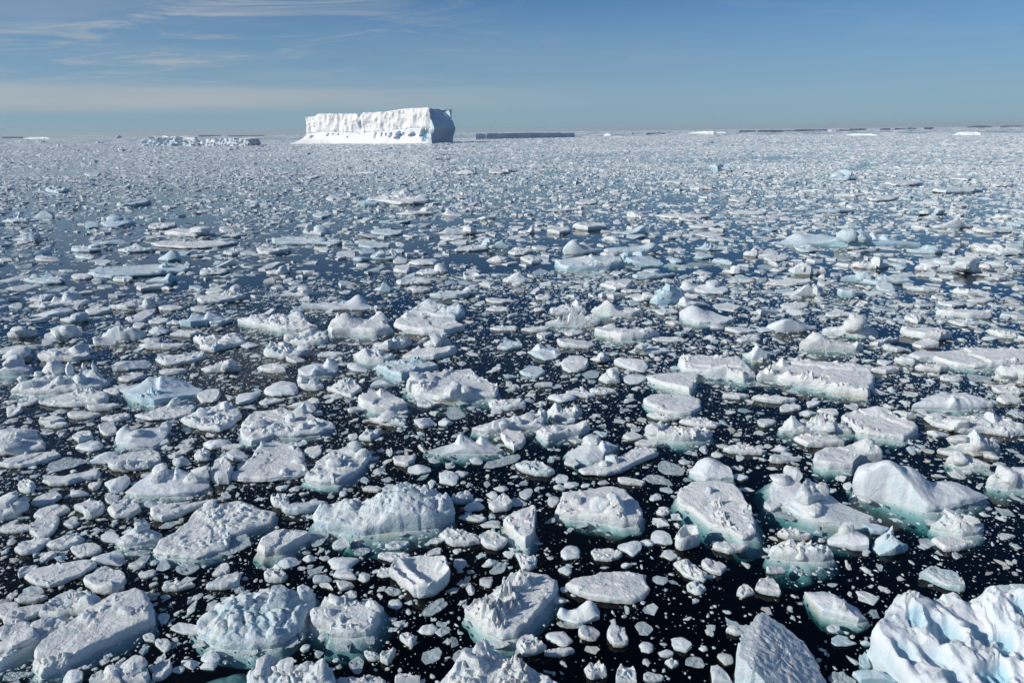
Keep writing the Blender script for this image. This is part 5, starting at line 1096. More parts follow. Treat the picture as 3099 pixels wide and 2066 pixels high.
('ice_floe','slab',0.17,76,[6.72,21.08,6.92,21.15,7.45,21.02,7.54,20.8,7.25,20.47,6.93,20.57,6.68,20.86],0,0,'small sharp cut rectangular block with a beige side'),
('ice_floe','slab',0.34,125,[-52.72,72.65,-52.39,73.84,-51.52,74.42,-50.22,73.93,-48.06,72.39,-47.84,71.22,-49.32,70.93,-51.56,71.81],[(-50.32,73.12,1.18,0.9,'w'),(-51.68,73.11,0.73,0.5,'b')],0,'low floe carrying a single blue shard like a sail'),
('ice_chunk','lump',0.21,73,[14.02,23.23,0.46,0.33,0.07],0,0,'small smooth lump behind the fingered blue chunk'),
('ice_chunk','rubble',0.48,112,[-35.97,50.39,-36.25,51.03,-35.84,51.54,-34.61,51.88,-33.55,51.22,-34.08,50.75,-35.08,50.36],[(-33.98,50.9,1.09,0.6,'b'),(-34.94,51.0,0.92,0.7,'b')],0,'snowy cluster of humps beyond the toothed berg bit'),
('ice_chunk','rubble',0.5,160,[57.93,85.47,58.89,86.54,61.37,85.96,61.2,84.03,62.17,81.99,61.16,81.56,58.65,81.23,59.27,83.21,58.2,84.34],[(58.46,85.35,0.93,1.0,'b'),(60.68,84.47,0.93,0.8,'b')],0,'white loaf with a trailing end beyond the wide rubble ridge'),
('ice_floe','rubble',0.4,98,[-10.01,69.84,1.72,1.6,0.76],0,0,'small crumbly floe in front of the pointed-end mound'),
('ice_floe','wet',0.04,76,[-2.56,18.98,0.52,0.25,0.79],0,0,'small grey waterlogged floe in front of the hollowed floe'),
('ice_floe','slab',0.29,73,[-1.05,25.13,-0.75,25.39,-0.42,25.71,-0.04,25.23,-0.23,24.88,-0.83,24.78],0,{'tilt':(0.1,0.25)},'pale arrow shaped chunk behind the smooth triangular wedge'),
('ice_floe','wet',0.03,54,[-1.56,16.66,0.34,0.27,1.51],0,0,'small grey waterlogged floe behind the peaked snowy berg bit'),
('ice_floe','slab',0.16,77,[-5.16,29.41,0.61,0.49,-0.0],0,0,'small flat floe in front of the fish-shaped floe'),
('ice_chunk','lump',0.24,77,[-4.46,28.57,0.6,0.39,0.03],0,0,'small smooth lump in front of the fish-shaped floe'),
('ice_chunk','dome',0.16,78,[-6.03,20.7,0.46,0.24,-0.1],0,0,'small rounded floe behind the round crumbly floe'),
('ice_chunk','lump',0.17,58,[5.65,22.7,0.42,0.37,1.38],0,0,'small smooth lump beside the ring-shaped chunk'),
('ice_floe','wet',0.05,94,[-14.56,16.19,0.45,0.18,-0.03],0,0,'small grey waterlogged floe in front of the ridged lumpy floe'),
('ice_floe','rubble',0.28,70,[-22.38,32.51,0.7,0.47,-0.55],0,0,'small crumbly floe behind the smooth rounded block'),
('ice_chunk','lump',0.32,71,[7.46,40.26,0.82,0.71,0.94],0,0,'small smooth lump in front of the keel-shaped slab'),
('ice_floe','wet',0.05,89,[6.47,27.37,0.75,0.4,-0.83],0,0,'small grey waterlogged floe in front of the curved tongue floe'),
('ice_chunk','rubble',0.5,164,[26.12,123.21,27.45,125.26,34.04,123.92,35.37,121.4,33.04,120.06,28.17,120.18],0,0,'long rugged ice bank far out'),
('ice_chunk','lump',0.42,81,[15.99,44.8,16.64,45.15,17.34,45.12,17.7,44.36,17.27,43.75,16.25,43.66],[(16.49,43.87,1.11,0.8,'w')],{'foot':0.4},'rounded white chunk crossed by a sharp ridge'),
('ice_floe','rubble',0.29,122,[-20.63,42.78,-20.11,43.18,-18.81,43.32,-18.1,43.23,-17.99,42.69,-19.12,42.52,-20.05,42.43],[(-17.85,42.19,0.9,0.5,'b'),(-19.42,42.04,0.74,0.5,'r')],0,"rough loaf shaped floe beyond the boulder-heaped floe's far side"),
('ice_chunk','dome',0.27,74,[2.86,37.06,0.72,0.62,0.08],0,0,'small rounded floe in front of the speckled low floe'),
('ice_floe','slab',0.19,70,[-18.09,37.82,0.92,0.63,-1.4],0,0,'small flat floe behind the boulder-heaped floe'),
('ice_floe','rubble',0.32,80,[-0.1,47.3,1.05,0.82,0.64],0,0,'small crumbly floe behind the blue-hollow floe'),
('ice_chunk','dome',0.22,80,[-21.24,31.35,0.67,0.44,-0.15],0,0,'small rounded floe behind the smooth rounded block'),
('ice_chunk','lump',0.28,66,[-4.84,33.88,0.7,0.51,-0.76],0,0,'small smooth lump beside the crumbly ridge'),
('ice_floe','rubble',0.17,81,[-4.45,21.74,0.5,0.22,-0.06],0,0,'small crumbly floe behind the hollowed floe'),
('ice_chunk','crag',0.17,51,[7.76,19.52,0.39,0.26,0.89],0,0,'small angular chunk beside the cracked squarish floe'),
('ice_floe','slab',0.59,132,[-54.15,107.41,-53.6,109.31,-51.19,109.98,-47.04,106.84,-48.08,104.73,-50.87,105.2],[(-47.51,105.89,1.45,1.2,'b')],0,'flat white floe with a lump at one end beyond the bumpy crescent floe'),
('ice_chunk','dome',0.55,102,[6.58,86.16,7.05,88.55,8.33,89.74,10.04,89.1,10.93,86.66,9.4,85.74,7.68,85.59],[(7.84,86.08,1.78,1.3,'d'),(9.26,87.43,1.27,1.0,'d'),(9.25,84.53,0.95,0.7,'w')],0,'big white lump with a pale green cleft'),
('ice_floe','slab',0.19,78,[1.45,41.69,0.84,0.8,-0.02],0,0,'small flat floe in front of the blue-hollow floe'),
('ice_floe','dome',0.33,86,[-15.59,31.31,-15.44,31.59,-14.64,31.75,-14.21,31.5,-14.34,31.22,-15.03,30.92],0,0,'smooth pebble like floe in front of the boulder-heaped floe'),
('ice_floe','slab',0.12,60,[-10.49,21.04,0.36,0.33,-0.53],0,0,'small flat floe in front of the broad rubble floe'),
('ice_chunk','lump',0.17,63,[-8.24,21.4,0.38,0.29,-0.14],0,0,'small smooth lump in front of the pitted slab'),
('ice_floe','slab',0.39,127,[-7.78,62.97,-6.96,63.9,-5.91,64.2,-4.69,63.65,-3.87,64.42,-4.12,63.05,-5.14,62.34,-6.73,62.51],[(-3.84,64.08,0.82,0.6,'b')],0,'gently domed floe with a rough point, beyond the bluish block pile'),
('ice_floe','slab',0.23,94,[-25.25,34.52,0.8,0.4,0.06],0,0,'small long flat floe behind the edge rubble heap'),
('ice_chunk','crag',0.15,51,[-3.3,17.42,0.3,0.23,-0.71],0,0,'small angular chunk behind the tilted pointed chunk'),
('ice_floe','slab',0.1,56,[2.31,17.58,0.29,0.27,-0.07],0,0,'small flat floe in front of the saddle-shaped lump'),
('ice_floe','wet',0.04,66,[-11.89,21.23,0.42,0.33,-0.49],0,0,'small grey waterlogged floe in front of the broad rubble floe'),
('ice_floe','wet',0.34,146,[17.7,77.54,18.4,78.42,21.24,78.79,23.4,78.1,23.16,77.21,20.21,76.69],[(18.95,78.09,0.73,0.8,'b')],{'foot':0.4},'long low turquoise bank beside the turquoise block'),
('ice_chunk','lump',0.26,60,[-2.91,27.5,0.48,0.37,-0.52],0,0,'small smooth lump behind the faceted pyramid'),
('ice_floe','wet',0.04,81,[1.83,18.05,0.43,0.21,0.01],0,0,'small grey waterlogged floe in front of the saddle-shaped lump'),
('ice_chunk','lump',0.27,91,[17.61,50.74,1.14,0.8,-0.01],0,0,'small long smooth lump in front of the gentle mound'),
('ice_floe','rubble',0.5,91,[-17.48,84.05,-17.22,85.73,-15.94,87.45,-15.11,87.66,-13.89,85.26,-14.27,83.15,-16.37,83.28],[(-14.87,84.46,1.56,0.8,'w'),(-16.37,82.97,1.1,0.9,'b')],0,'white floe with an upright blue pyramid'),
('ice_floe','slab',0.62,102,[9.86,108.68,10.66,111.5,15.27,111.88,15.15,108.22,11.94,106.39],0,0,'thick flat topped slab beyond the cleft white lump'),
('ice_chunk','crag',0.17,50,[6.19,19.76,0.33,0.27,0.92],0,0,'small angular chunk in front of the small cut block'),
('ice_chunk','crag',0.32,49,[-21.75,27.28,0.58,0.28,-0.74],0,0,'small angular chunk behind the spearhead floe'),
('ice_chunk','rubble',0.46,112,[30.09,72.86,31.48,73.95,32.2,73.91,33.07,73.01,33.61,71.69,31.81,71.39,30.22,71.92],[(31.02,71.56,1.26,1.2,'d'),(28.73,68.29,1.09,0.4,'b')],0,'white mound with a boulder in front'),
('ice_chunk','lump',0.26,63,[-13.31,29.98,0.52,0.4,-0.29],0,0,'small smooth lump beside the shark-fin floe'),
('ice_floe','slab',0.16,60,[-21.52,33.45,0.75,0.48,-1.08],0,0,'small flat floe beside the corner-knob floe'),
('ice_floe','slab',0.13,86,[1.28,16.81,0.44,0.12,0.17],0,0,'small flat floe behind the peaked snowy berg bit'),
('ice_floe','slab',0.39,77,[31.73,62.05,1.38,1.07,0.88],0,0,'small flat floe in front of the turquoise-hollow floe'),
('ice_floe','rubble',0.29,78,[17.66,48.32,1.01,0.75,0.4],0,0,'small crumbly floe behind the sharp-ridged chunk'),
('ice_chunk','lump',0.35,77,[-27.99,52.2,1.02,0.9,-0.67],0,0,'small smooth lump behind the rimmed oval floe'),
('ice_floe','rubble',0.23,77,[-21.94,34.88,0.69,0.47,-0.12],0,0,'small crumbly floe behind the corner-knob floe'),
('ice_chunk','crag',0.38,64,[5.39,40.04,5.97,40.75,6.64,40.92,6.65,39.56,5.87,39.43],[(6.3,40.17,0.8,0.5,'b')],0,'steep sided block with a flat top beside the sharp triangular slab'),
('ice_floe','slab',0.26,115,[27.69,66.99,1.91,0.96,0.06],0,0,'small long flat floe behind the knobby bank'),
('ice_floe','slab',0.25,98,[-25.55,51.33,1.35,0.64,-0.19],0,0,'small long flat floe behind the rimmed oval floe'),
('ice_floe','slab',0.35,129,[12.8,70.82,13.53,71.66,15.35,71.76,17.53,71.83,16.31,70.62,14.41,69.95,13.02,70.02],0,0,'long flat lens floe in front of the turquoise block'),
('ice_chunk','crag',0.35,88,[-6.5,47.58,-6.09,48.39,-4.95,48.67,-4.38,47.77,-5.01,47.37,-5.98,47.25],[(-4.87,47.24,1.1,0.6,'w'),(-5.64,46.83,1.0,0.5,'b')],0,'jagged bright heap in front of the big tilted plate'),
('ice_floe','slab',0.28,84,[29.5,46.2,0.99,0.62,0.15],0,0,'small flat floe behind the very long flat floe'),
('ice_floe','slab',0.3,102,[25.96,41.39,26.54,41.67,27.97,41.51,27.96,41.1,27.16,40.81,26.25,41.11],0,0,'rounded flat floe in front of the very long flat floe'),
('ice_floe','rubble',0.16,74,[-4.48,22.46,0.47,0.21,-0.0],0,0,'small crumbly floe in front of the massive bluish berg bit'),
('ice_floe','slab',0.1,60,[3.91,15.79,0.29,0.18,0.0],0,0,'small flat floe beside the tall pitted block'),
('ice_chunk','lump',0.41,98,[14.82,58.83,15.17,59.92,15.83,60.13,16.88,59.49,17.73,58.91,16.83,58.51,15.36,58.14],[(15.23,59.05,0.9,0.8,'w')],0,'bullet shaped block with a sunlit end beside the jagged crag'),
('ice_floe','wet',0.02,48,[-4.66,16.44,0.3,0.23,-1.3],0,0,'small grey waterlogged floe behind the low square chunk'),
('ice_floe','rubble',0.1,48,[-10.88,17.37,0.36,0.19,-0.73],0,0,'small crumbly floe beside the long thick slab'),
('ice_chunk','crag',0.31,49,[-15.1,30.1,0.58,0.34,-0.84],0,0,'small angular chunk in front of the smooth pebble floe'),
('ice_chunk','lump',0.12,48,[6.22,16.53,0.3,0.2,0.74],0,0,'small smooth lump behind the grey fin chunk, towards the leaning streaked slab'),
('ice_floe','slab',0.29,86,[-16.91,42.78,-16.83,43.34,-16.17,43.4,-15.34,42.88,-14.85,42.22,-15.8,42.2],0,0,'leaf shaped floe with dark seams beside the stepped shaded floe'),
('ice_floe','slab',0.25,132,[13.85,36.62,14.47,36.75,15.2,36.58,16.23,36.23,15.32,36.01,14.44,36.24],0,0,'flat scabbed floe in front of the biggest flat slab'),
('ice_chunk','rubble',0.31,137,[25.31,62.05,26.05,62.49,27.31,63.05,28.19,63.13,28.98,62.96,29.66,62.31,28.33,61.9,26.2,61.77],[(27.5,61.94,1.07,0.8,'d'),(28.46,61.93,0.9,0.5,'b')],0,'knobby bank in front of the boulder-fronted mound'),
('ice_floe','slab',0.17,81,[12.82,29.06,0.67,0.28,0.18],0,0,'small flat floe in front of the smooth oblong floe'),
('ice_chunk','lump',0.14,54,[-9.61,16.54,0.29,0.18,-0.32],0,0,'small smooth lump behind the sunken shelf, towards the heart-shaped chunk'),
('ice_floe','slab',0.15,78,[-16.31,19.55,0.4,0.18,0.18],0,0,'small flat floe beside the speckled chunk'),
('ice_floe','slab',0.22,79,[-24.47,41.58,0.77,0.67,0.2],0,0,'small flat floe behind the shaded wedge lump'),
('ice_floe','wet',0.03,50,[4.02,17.77,0.32,0.25,-1.48],0,0,'small grey waterlogged floe in front of the smooth oval floe'),
('ice_floe','wet',0.06,81,[28.85,39.68,0.91,0.65,0.57],0,0,'small grey waterlogged floe in front of the very long flat floe'),
('ice_chunk','rubble',0.42,95,[-10.44,73.97,-10.12,75.48,-8.64,75.76,-7.51,75.88,-7.07,75.04,-7.81,73.58,-9.63,73.35],[(-7.29,73.79,1.17,0.7,'b')],0,'white mound with a pointed end beside the ring-crusted mound'),
('ice_floe','slab',0.67,166,[99.96,164.51,105.02,165.86,113.04,167.93,113.73,165.67,107.33,161.07,100.45,160.43],0,0,'long white sliver floe far out beyond the bluish sea-worn block'),
('ice_floe','slab',0.11,54,[-6.5,22.54,0.35,0.34,1.14],0,0,'small flat floe in front of the massive bluish berg bit'),
('ice_floe','wet',0.04,56,[-3.18,35.1,0.86,0.51,-1.3],0,0,'small grey waterlogged floe in front of the boulder-fronted slab'),
('ice_chunk','dome',0.12,55,[-2.7,17.9,0.29,0.22,0.21],0,0,'small rounded floe beside the half-bare rectangular floe'),
('ice_chunk','crag',0.13,55,[-4.28,16.74,0.3,0.17,-0.42],0,0,'small angular chunk beside the tilted pointed chunk'),
('ice_chunk','crag',0.14,55,[-4.52,20.82,0.33,0.28,0.42],0,0,'small angular chunk beside the hollowed floe'),
('ice_floe','slab',0.38,93,[8.91,66.91,9.62,67.61,11.04,67.21,11.91,66.38,11.4,65.26,10.16,65.03],0,0,'trapezoid flat floe behind the swan-necked floe'),
('ice_chunk','dome',0.45,95,[-12.24,80.55,-11.47,81.96,-9.87,82.29,-8.56,81.35,-9.06,79.56,-11.01,79.29],0,0,'ring crusted mound far behind the big tilted plate'),
('ice_floe','rubble',0.21,77,[-4.9,36.5,0.79,0.41,-0.36],0,0,'small crumbly floe in front of the boulder-fronted slab'),
('ice_floe','slab',0.13,75,[6.98,17.66,0.43,0.13,0.25],0,0,'small flat floe behind the leaning streaked slab'),
('ice_chunk','lump',0.43,129,[-11.98,105.68,-10.18,106.99,-6.72,107.77,-5.41,106.1,-6.5,103.92,-9.94,104.2],[(-5.98,104.41,1.25,1.2,'b'),(-9.24,104.43,1.0,1.6,'d')],0,'long pale dome with a rough end beyond the white block cluster'),
('ice_chunk','lump',0.27,68,[-2.1,25.09,-1.92,25.3,-1.45,25.41,-1.17,25.21,-1.35,24.97,-1.9,24.89],0,0,'smooth nugget right in front of the faceted pyramid'),
('ice_floe','slab',0.21,88,[-23.47,36.48,0.82,0.36,-0.0],0,0,'small long flat floe in front of the frosty-ridged slab'),
('ice_floe','slab',0.21,88,[-23.9,35.35,0.8,0.34,-0.0],0,0,'small long flat floe in front of the frosty-ridged slab, towards the toothed berg bit'),
('ice_floe','rubble',0.39,88,[-5.25,90.19,2.2,1.8,1.04],0,0,'small long crumbly floe in front of the white block cluster'),
('ice_floe','rubble',0.28,88,[35.75,51.89,1.08,0.7,0.02],0,0,'small long crumbly floe in front of the long thick flat floe'),
('ice_floe','rubble',0.19,102,[11.7,48.43,1.25,0.54,0.0],0,0,'small long crumbly floe behind the wavy-backed floe'),
('ice_floe','rubble',0.48,101,[-59.24,117.18,3.24,2.39,-0.64],0,0,'small long crumbly floe behind the far lump-ended floe'),
('ice_chunk','lump',0.14,47,[-15.79,23.27,0.52,0.23,-0.75],0,0,'small smooth lump beside the horned lump'),
('ice_floe','slab',0.14,59,[-17.54,21.1,0.32,0.29,1.28],0,0,'small flat floe beside the grooved floe'),
('ice_floe','slab',0.34,101,[-36.74,68.42,1.55,1.08,0.29],0,0,'small long flat floe in front of the shaded slab pile'),
('ice_chunk','lump',0.44,101,[-58.19,99.78,2.43,1.97,-0.39],0,0,'small long smooth lump behind the pale blue hummock'),
('ice_floe','rubble',0.43,68,[2.57,81.31,2.17,1.35,1.56],0,0,'small crumbly floe behind the skirted snow heap'),
('ice_chunk','rubble',0.38,88,[-39.43,51.27,-39.65,51.91,-39.43,52.12,-37.78,52.21,-37.41,51.74,-38.07,51.22,-38.98,51.11],[(-38.57,50.89,0.91,0.6,'b'),(-37.61,51.3,0.82,0.7,'r')],0,'low pile of white knobs beside the hump cluster'),
('ice_chunk','crag',0.3,71,[-2.7,25.64,-2.43,25.88,-2.05,26.03,-1.71,25.74,-1.94,25.57,-2.22,25.43],[(-2.04,25.9,0.48,0.4,'w')],0,'faceted pyramid chunk beside the massive bluish berg bit'),
('ice_floe','rubble',0.41,113,[38.12,75.51,39.52,76.22,40.95,75.78,42.06,76.24,42.09,75.03,40.41,74.15,38.75,74.58],[(40.49,73.88,1.42,0.6,'b'),(38.86,75.0,0.83,0.8,'r')],0,'white floe with one end hooked up'),
('ice_floe','slab',0.2,74,[28.1,35.93,0.66,0.46,0.13],0,0,'small flat floe behind the wide humped rubble floe'),
('ice_chunk','lump',0.31,74,[24.15,55.71,1.03,0.91,0.47],0,0,'small smooth lump behind the shallow dome'),
('ice_chunk','lump',0.25,54,[-15.77,29.52,0.51,0.33,-0.57],0,0,'small smooth lump behind the bright-plated floe'),
('ice_floe','rubble',0.37,84,[-33.72,76.37,1.64,1.38,-0.56],0,0,'small long crumbly floe beside the long low white floe'),
('ice_chunk','rubble',0.34,68,[-7.88,31.9,-7.67,32.36,-7.13,32.63,-6.83,32.54,-6.94,32.14,-7.26,31.66],0,0,'steep tilted crumbly block beside the rubble-piled oblong'),
('ice_chunk','rubble',0.35,95,[-0.94,69.6,-0.08,70.97,1.83,70.58,2.31,69.15,1.1,68.77,-0.25,69.02],[(0.61,69.64,1.07,1.0,'d')],0,'white snow heap with a broad skirt, beyond the two-humped berg bit'),
('ice_floe','rubble',0.57,98,[79.88,148.95,4.98,2.98,0.87],0,0,'small long crumbly floe in front of the wave-crested floe'),
('ice_chunk','rubble',0.47,122,[64.99,105.43,67.16,106.79,69.84,107.19,71.46,106.41,70.89,104.92,67.9,104.23,65.45,104.43],[(67.39,103.84,1.43,1.6,'d')],0,'big snowy crumble mound beyond the wide rubble ridge'),
('ice_chunk','crag',0.28,47,[-4.05,16.74,-3.87,16.79,-3.59,16.8,-3.68,16.6,-3.76,16.44,-4.01,16.55],[(-3.58,16.78,0.39,0.15,'c')],0,'pointed chunk tilted up beside the green foot of the round crumbly floe'),
('ice_chunk','lump',0.33,91,[-13.0,36.41,-12.69,36.69,-11.84,36.67,-11.17,36.02,-11.25,35.59,-11.97,36.14],0,0,'bone white sliver behind the boulder-peppered floe'),
('ice_chunk','rubble',0.27,81,[4.63,38.25,5.2,38.55,5.85,38.32,6.19,37.89,5.5,37.66,4.72,37.84],0,0,'snow capped chunk between the speckled low floe and the sharp triangular slab'),
('ice_chunk','lump',0.17,57,[10.63,24.96,0.4,0.29,0.22],0,0,'small smooth lump beside the bright upright block'),
('berg_bit','lump',0.67,105,[-71.09,119.49,-71.26,121.62,-70.45,122.34,-65.85,121.12,-66.2,119.49,-67.26,117.04,-68.87,117.18],[(-69.21,120.1,1.71,1.4,'b'),(-67.58,120.92,1.3,1.4,'d')],0,'blue shaded berg bit with a bumpy back in far water'),
('ice_floe','rubble',0.41,81,[37.67,87.1,1.97,1.6,1.22],0,0,'small long crumbly floe in front of the squared blue ridge'),
('ice_chunk','rubble',0.42,119,[-53.2,92.16,-52.16,93.72,-50.54,93.88,-47.95,92.33,-48.99,91.35,-51.12,90.48],[(-50.6,92.43,1.08,0.9,'d')],0,'pale blue hummock beside the bluish block pair'),
('ice_chunk','lump',0.36,81,[-8.74,39.23,-8.36,39.87,-7.74,40.41,-7.2,40.05,-7.27,39.56,-8.07,39.37],0,0,'slanting smooth block between the strata mound and the teal-sided slab'),
('ice_floe','wet',0.03,55,[-0.55,21.08,0.41,0.25,0.81],0,0,'small grey waterlogged floe behind the half-bare rectangular floe'),
('ice_floe','rubble',0.21,59,[-28.67,37.58,0.7,0.49,-0.85],0,0,'small crumbly floe in front of the toothed berg bit'),
('ice_floe','rubble',0.15,77,[-1.73,24.3,0.53,0.18,-0.19],0,0,'small crumbly floe behind the frosty egg chunk'),
('ice_floe','slab',0.36,118,[70.35,100.8,2.57,1.63,-0.14],0,0,'small long flat floe in front of the snowy crumble mound'),
('ice_floe','rubble',0.41,68,[1.18,87.49,2.21,1.45,-1.55],0,0,'small crumbly floe in front of the white block cluster'),
('ice_floe','rubble',0.4,68,[31.64,80.24,1.98,1.22,1.03],0,0,'small crumbly floe in front of the plank-shaped floe'),
('ice_floe','wet',0.05,67,[5.05,41.33,0.91,0.62,0.9],0,0,'small grey waterlogged floe in front of the circular thick floe'),
('ice_floe','slab',0.19,65,[-28.36,36.07,0.59,0.51,-0.63],0,0,'small flat floe behind the edge rubble heap'),
('ice_floe','rubble',0.2,67,[-14.1,37.14,0.63,0.48,0.02],0,0,'small crumbly floe behind the boulder-peppered floe'),
('ice_floe','slab',0.37,67,[-12.36,76.07,1.81,1.18,-1.11],0,0,'small flat floe in front of the ring-crusted mound'),
('ice_floe','wet',0.03,54,[5.28,16.37,0.27,0.2,0.29],0,0,'small grey waterlogged floe behind the grey fin chunk'),
('ice_chunk','rubble',0.25,98,[7.33,34.47,7.84,34.54,8.34,34.26,8.99,33.9,8.24,33.77,7.62,34.02],0,0,"thin strip of rubble hugging the pitted pancake's near side"),
('ice_floe','slab',0.15,87,[5.27,27.1,0.63,0.19,-0.2],0,0,'small long flat floe behind the split-block floe'),
('ice_floe','slab',0.25,87,[-30.64,49.14,1.0,0.57,0.14],0,0,'small long flat floe in front of the packed rubble dome'),
('ice_floe','slab',0.19,88,[-12.61,45.72,1.01,0.5,0.1],0,0,'small long flat floe behind the stepped shaded floe'),
('ice_floe','rubble',0.35,88,[-8.22,99.62,2.29,1.96,-0.73],0,0,'small long crumbly floe in front of the rough-ended dome'),
('ice_floe','slab',0.33,88,[-18.95,93.2,2.2,1.67,-0.57],0,0,'small long flat floe behind the blue pyramid floe'),
('ice_floe','rubble',0.31,74,[38.35,57.98,1.07,0.81,0.33],0,0,'small crumbly floe behind the long thick flat floe'),
('ice_floe','slab',0.13,54,[-9.81,30.39,0.5,0.41,1.3],0,0,'small flat floe beside the rubble-piled oblong'),
('ice_floe','rubble',0.46,108,[49.28,84.38,50.88,85.02,52.73,85.31,53.4,83.77,51.87,82.78,50.08,83.53],[(51.94,84.1,0.92,0.8,'b')],0,'shaggy flat floe beside the squared blue ridge'),
('ice_floe','slab',0.42,102,[-33.99,91.02,-33.47,91.25,-30.97,90.01,-29.46,90.96,-29.15,89.89,-30.49,88.47,-31.27,87.7,-32.84,88.48],[(-33.4,90.78,0.84,0.8,'w')],0,'white trough shaped floe in front of the long arrowhead floe'),
('ice_floe','slab',0.29,85,[22.93,41.11,23.88,41.44,24.61,41.46,24.64,40.94,23.65,40.66],0,0,"rounded white slab beside the biggest flat slab's cut corner"),
('ice_floe','rubble',0.24,84,[25.13,58.13,1.33,0.68,0.26],0,0,'small long crumbly floe in front of the knobby bank'),
('ice_chunk','lump',0.36,85,[29.37,100.16,2.29,1.87,0.78],0,0,'small long smooth lump behind the crested mound'),
('ice_floe','rubble',0.33,102,[31.02,109.82,2.71,2.05,0.17],0,0,'small long crumbly floe in front of the long rugged bank'),
('ice_floe','slab',0.2,84,[-22.52,42.51,0.9,0.42,0.03],0,0,'small long flat floe behind the shaded wedge lump'),
('ice_floe','slab',0.33,101,[-19.21,106.34,3.07,1.68,-0.54],0,0,'small long flat floe behind the blue pyramid floe, towards the far heap floe'),
('ice_chunk','lump',0.14,49,[-6.77,20.47,0.29,0.23,-0.01],0,0,'small smooth lump behind the boulder-topped berg bit'),
('ice_floe','slab',0.1,51,[-5.86,20.11,0.31,0.23,-0.36],0,0,'small flat floe behind the round crumbly floe'),
('ice_floe','rubble',0.26,88,[3.18,37.87,3.67,38.06,4.44,37.73,4.86,37.31,4.38,37.2,3.48,37.45],0,0,'speckled low floe behind the raised-end floe'),
('ice_chunk','rubble',0.48,91,[-60.05,92.93,-60.58,94.1,-59.16,94.33,-58.24,93.25,-56.7,93.83,-55.74,92.62,-56.64,91.47,-58.53,91.6],[(-58.9,94.04,0.93,0.7,'w'),(-56.82,93.13,0.92,0.7,'b')],0,'bluish white pair of blocks far out beyond the long low white floe'),
('ice_floe','rubble',0.22,71,[26.93,39.53,0.7,0.42,0.05],0,0,'small crumbly floe in front of the rounded flat floe'),
('ice_floe','lump',0.4,95,[-38.8,71.28,-38.37,72.43,-36.78,72.95,-35.82,72.14,-36.25,70.94],[(-35.95,71.37,1.0,0.7,'d')],0,'shaded blue slab pile in front of the long low white floe'),
('ice_floe','rubble',0.49,122,[-21.71,130.88,-20.77,133.24,-17.04,134.69,-14.24,133.0,-14.49,131.16,-18.56,129.59],[(-16.36,132.98,1.24,1.2,'b')],0,'flat floe with a heap at one end in front of the mid-distance berg bit'),
('ice_floe','slab',0.14,54,[13.47,33.37,0.57,0.41,0.76],0,0,'small flat floe beside the two-horned floe'),
('ice_floe','rubble',0.4,55,[32.57,53.18,1.08,0.6,1.4],0,0,'small crumbly floe behind the clean oval floe'),
('ice_floe','rubble',0.89,81,[-3.24,271.35,15.08,5.19,-1.53],0,0,'small long crumbly floe behind the white pyramid pair'),
('ice_floe','slab',0.13,52,[-18.77,27.38,0.43,0.33,-0.67],0,0,'small flat floe in front of the bone-shaped floe'),
('ice_floe','rubble',0.42,59,[-44.98,63.99,1.32,0.8,-1.05],0,0,'small crumbly floe beside the knob floe'),
('ice_floe','rubble',0.39,61,[-41.83,72.76,1.76,0.9,-0.84],0,0,'small crumbly floe in front of the long low white floe'),
('ice_floe','slab',0.13,55,[-17.37,21.95,0.3,0.26,0.49],0,0,'small flat floe behind the grooved floe'),
('ice_chunk','lump',0.14,40,[2.12,27.6,0.5,0.3,1.47],0,0,'small smooth lump in front of the humpbacked floe'),
('ice_chunk','lump',0.13,40,[1.64,25.56,0.44,0.28,1.48],0,0,'small smooth lump beside the split-block floe'),
('ice_floe','slab',0.21,81,[27.12,45.48,0.88,0.48,-0.09],0,0,'small long flat floe in front of the rubble streak'),
('ice_chunk','lump',0.5,108,[16.11,102.84,17.94,104.76,20.49,105.59,21.53,102.92,19.95,102.59,17.42,101.53],[(19.82,103.07,1.26,1.2,'d')],0,'blue shaded slope with a white crest beyond the crested mound'),
('ice_floe','rubble',0.21,89,[-1.78,51.86,-1.35,52.39,0.09,52.33,0.55,51.89,0.26,51.42,-1.07,51.42],0,0,'grey white floe with rounded boulder ends'),
('ice_chunk','dome',0.1,44,[3.94,17.0,0.23,0.19,0.48],0,0,'small rounded floe behind the tall pitted block'),
('ice_chunk','lump',0.12,42,[-0.96,20.22,0.27,0.24,-0.93],0,0,'small smooth lump behind the half-bare rectangular floe'),
('ice_chunk','rubble',0.46,102,[-74.34,102.18,-74.25,103.6,-72.63,104.28,-70.29,103.83,-69.14,101.94,-71.81,101.64],[(-70.53,101.7,1.43,0.9,'b'),(-72.56,101.12,1.0,0.8,'b')],0,'bluish snowy heap in far open water'),
('ice_chunk','lump',0.48,119,[49.87,205.66,5.88,5.48,0.7],0,0,'small long smooth lump behind the long rugged bank'),
('ice_floe','rubble',0.92,68,[-128.01,196.93,10.07,2.62,-0.95],0,0,'small crumbly floe beside the tall blue shard'),
('ice_chunk','crag',0.18,47,[6.11,24.61,0.33,0.27,0.36],0,0,'small angular chunk beside the tilted crumb-strewn plate'),
('ice_floe','slab',0.11,44,[-17.92,24.34,0.42,0.26,-0.96],0,0,'small flat floe in front of the plain oblong floe'),
('ice_chunk','lump',0.16,45,[10.24,27.49,0.4,0.33,1.12],0,0,'small smooth lump behind the tilted crumb-strewn plate'),
('ice_floe','slab',0.17,68,[15.41,35.12,0.63,0.35,0.12],0,0,'small flat floe in front of the scabbed floe'),
('ice_floe','slab',0.19,71,[6.04,30.9,6.36,31.15,7.19,31.06,7.17,30.66,6.61,30.67],0,0,'small tile shaped floe touching the scalloped floe'),
('ice_floe','slab',0.27,77,[-36.7,58.77,1.0,0.88,0.22],0,0,'small flat floe in front of the knob floe'),
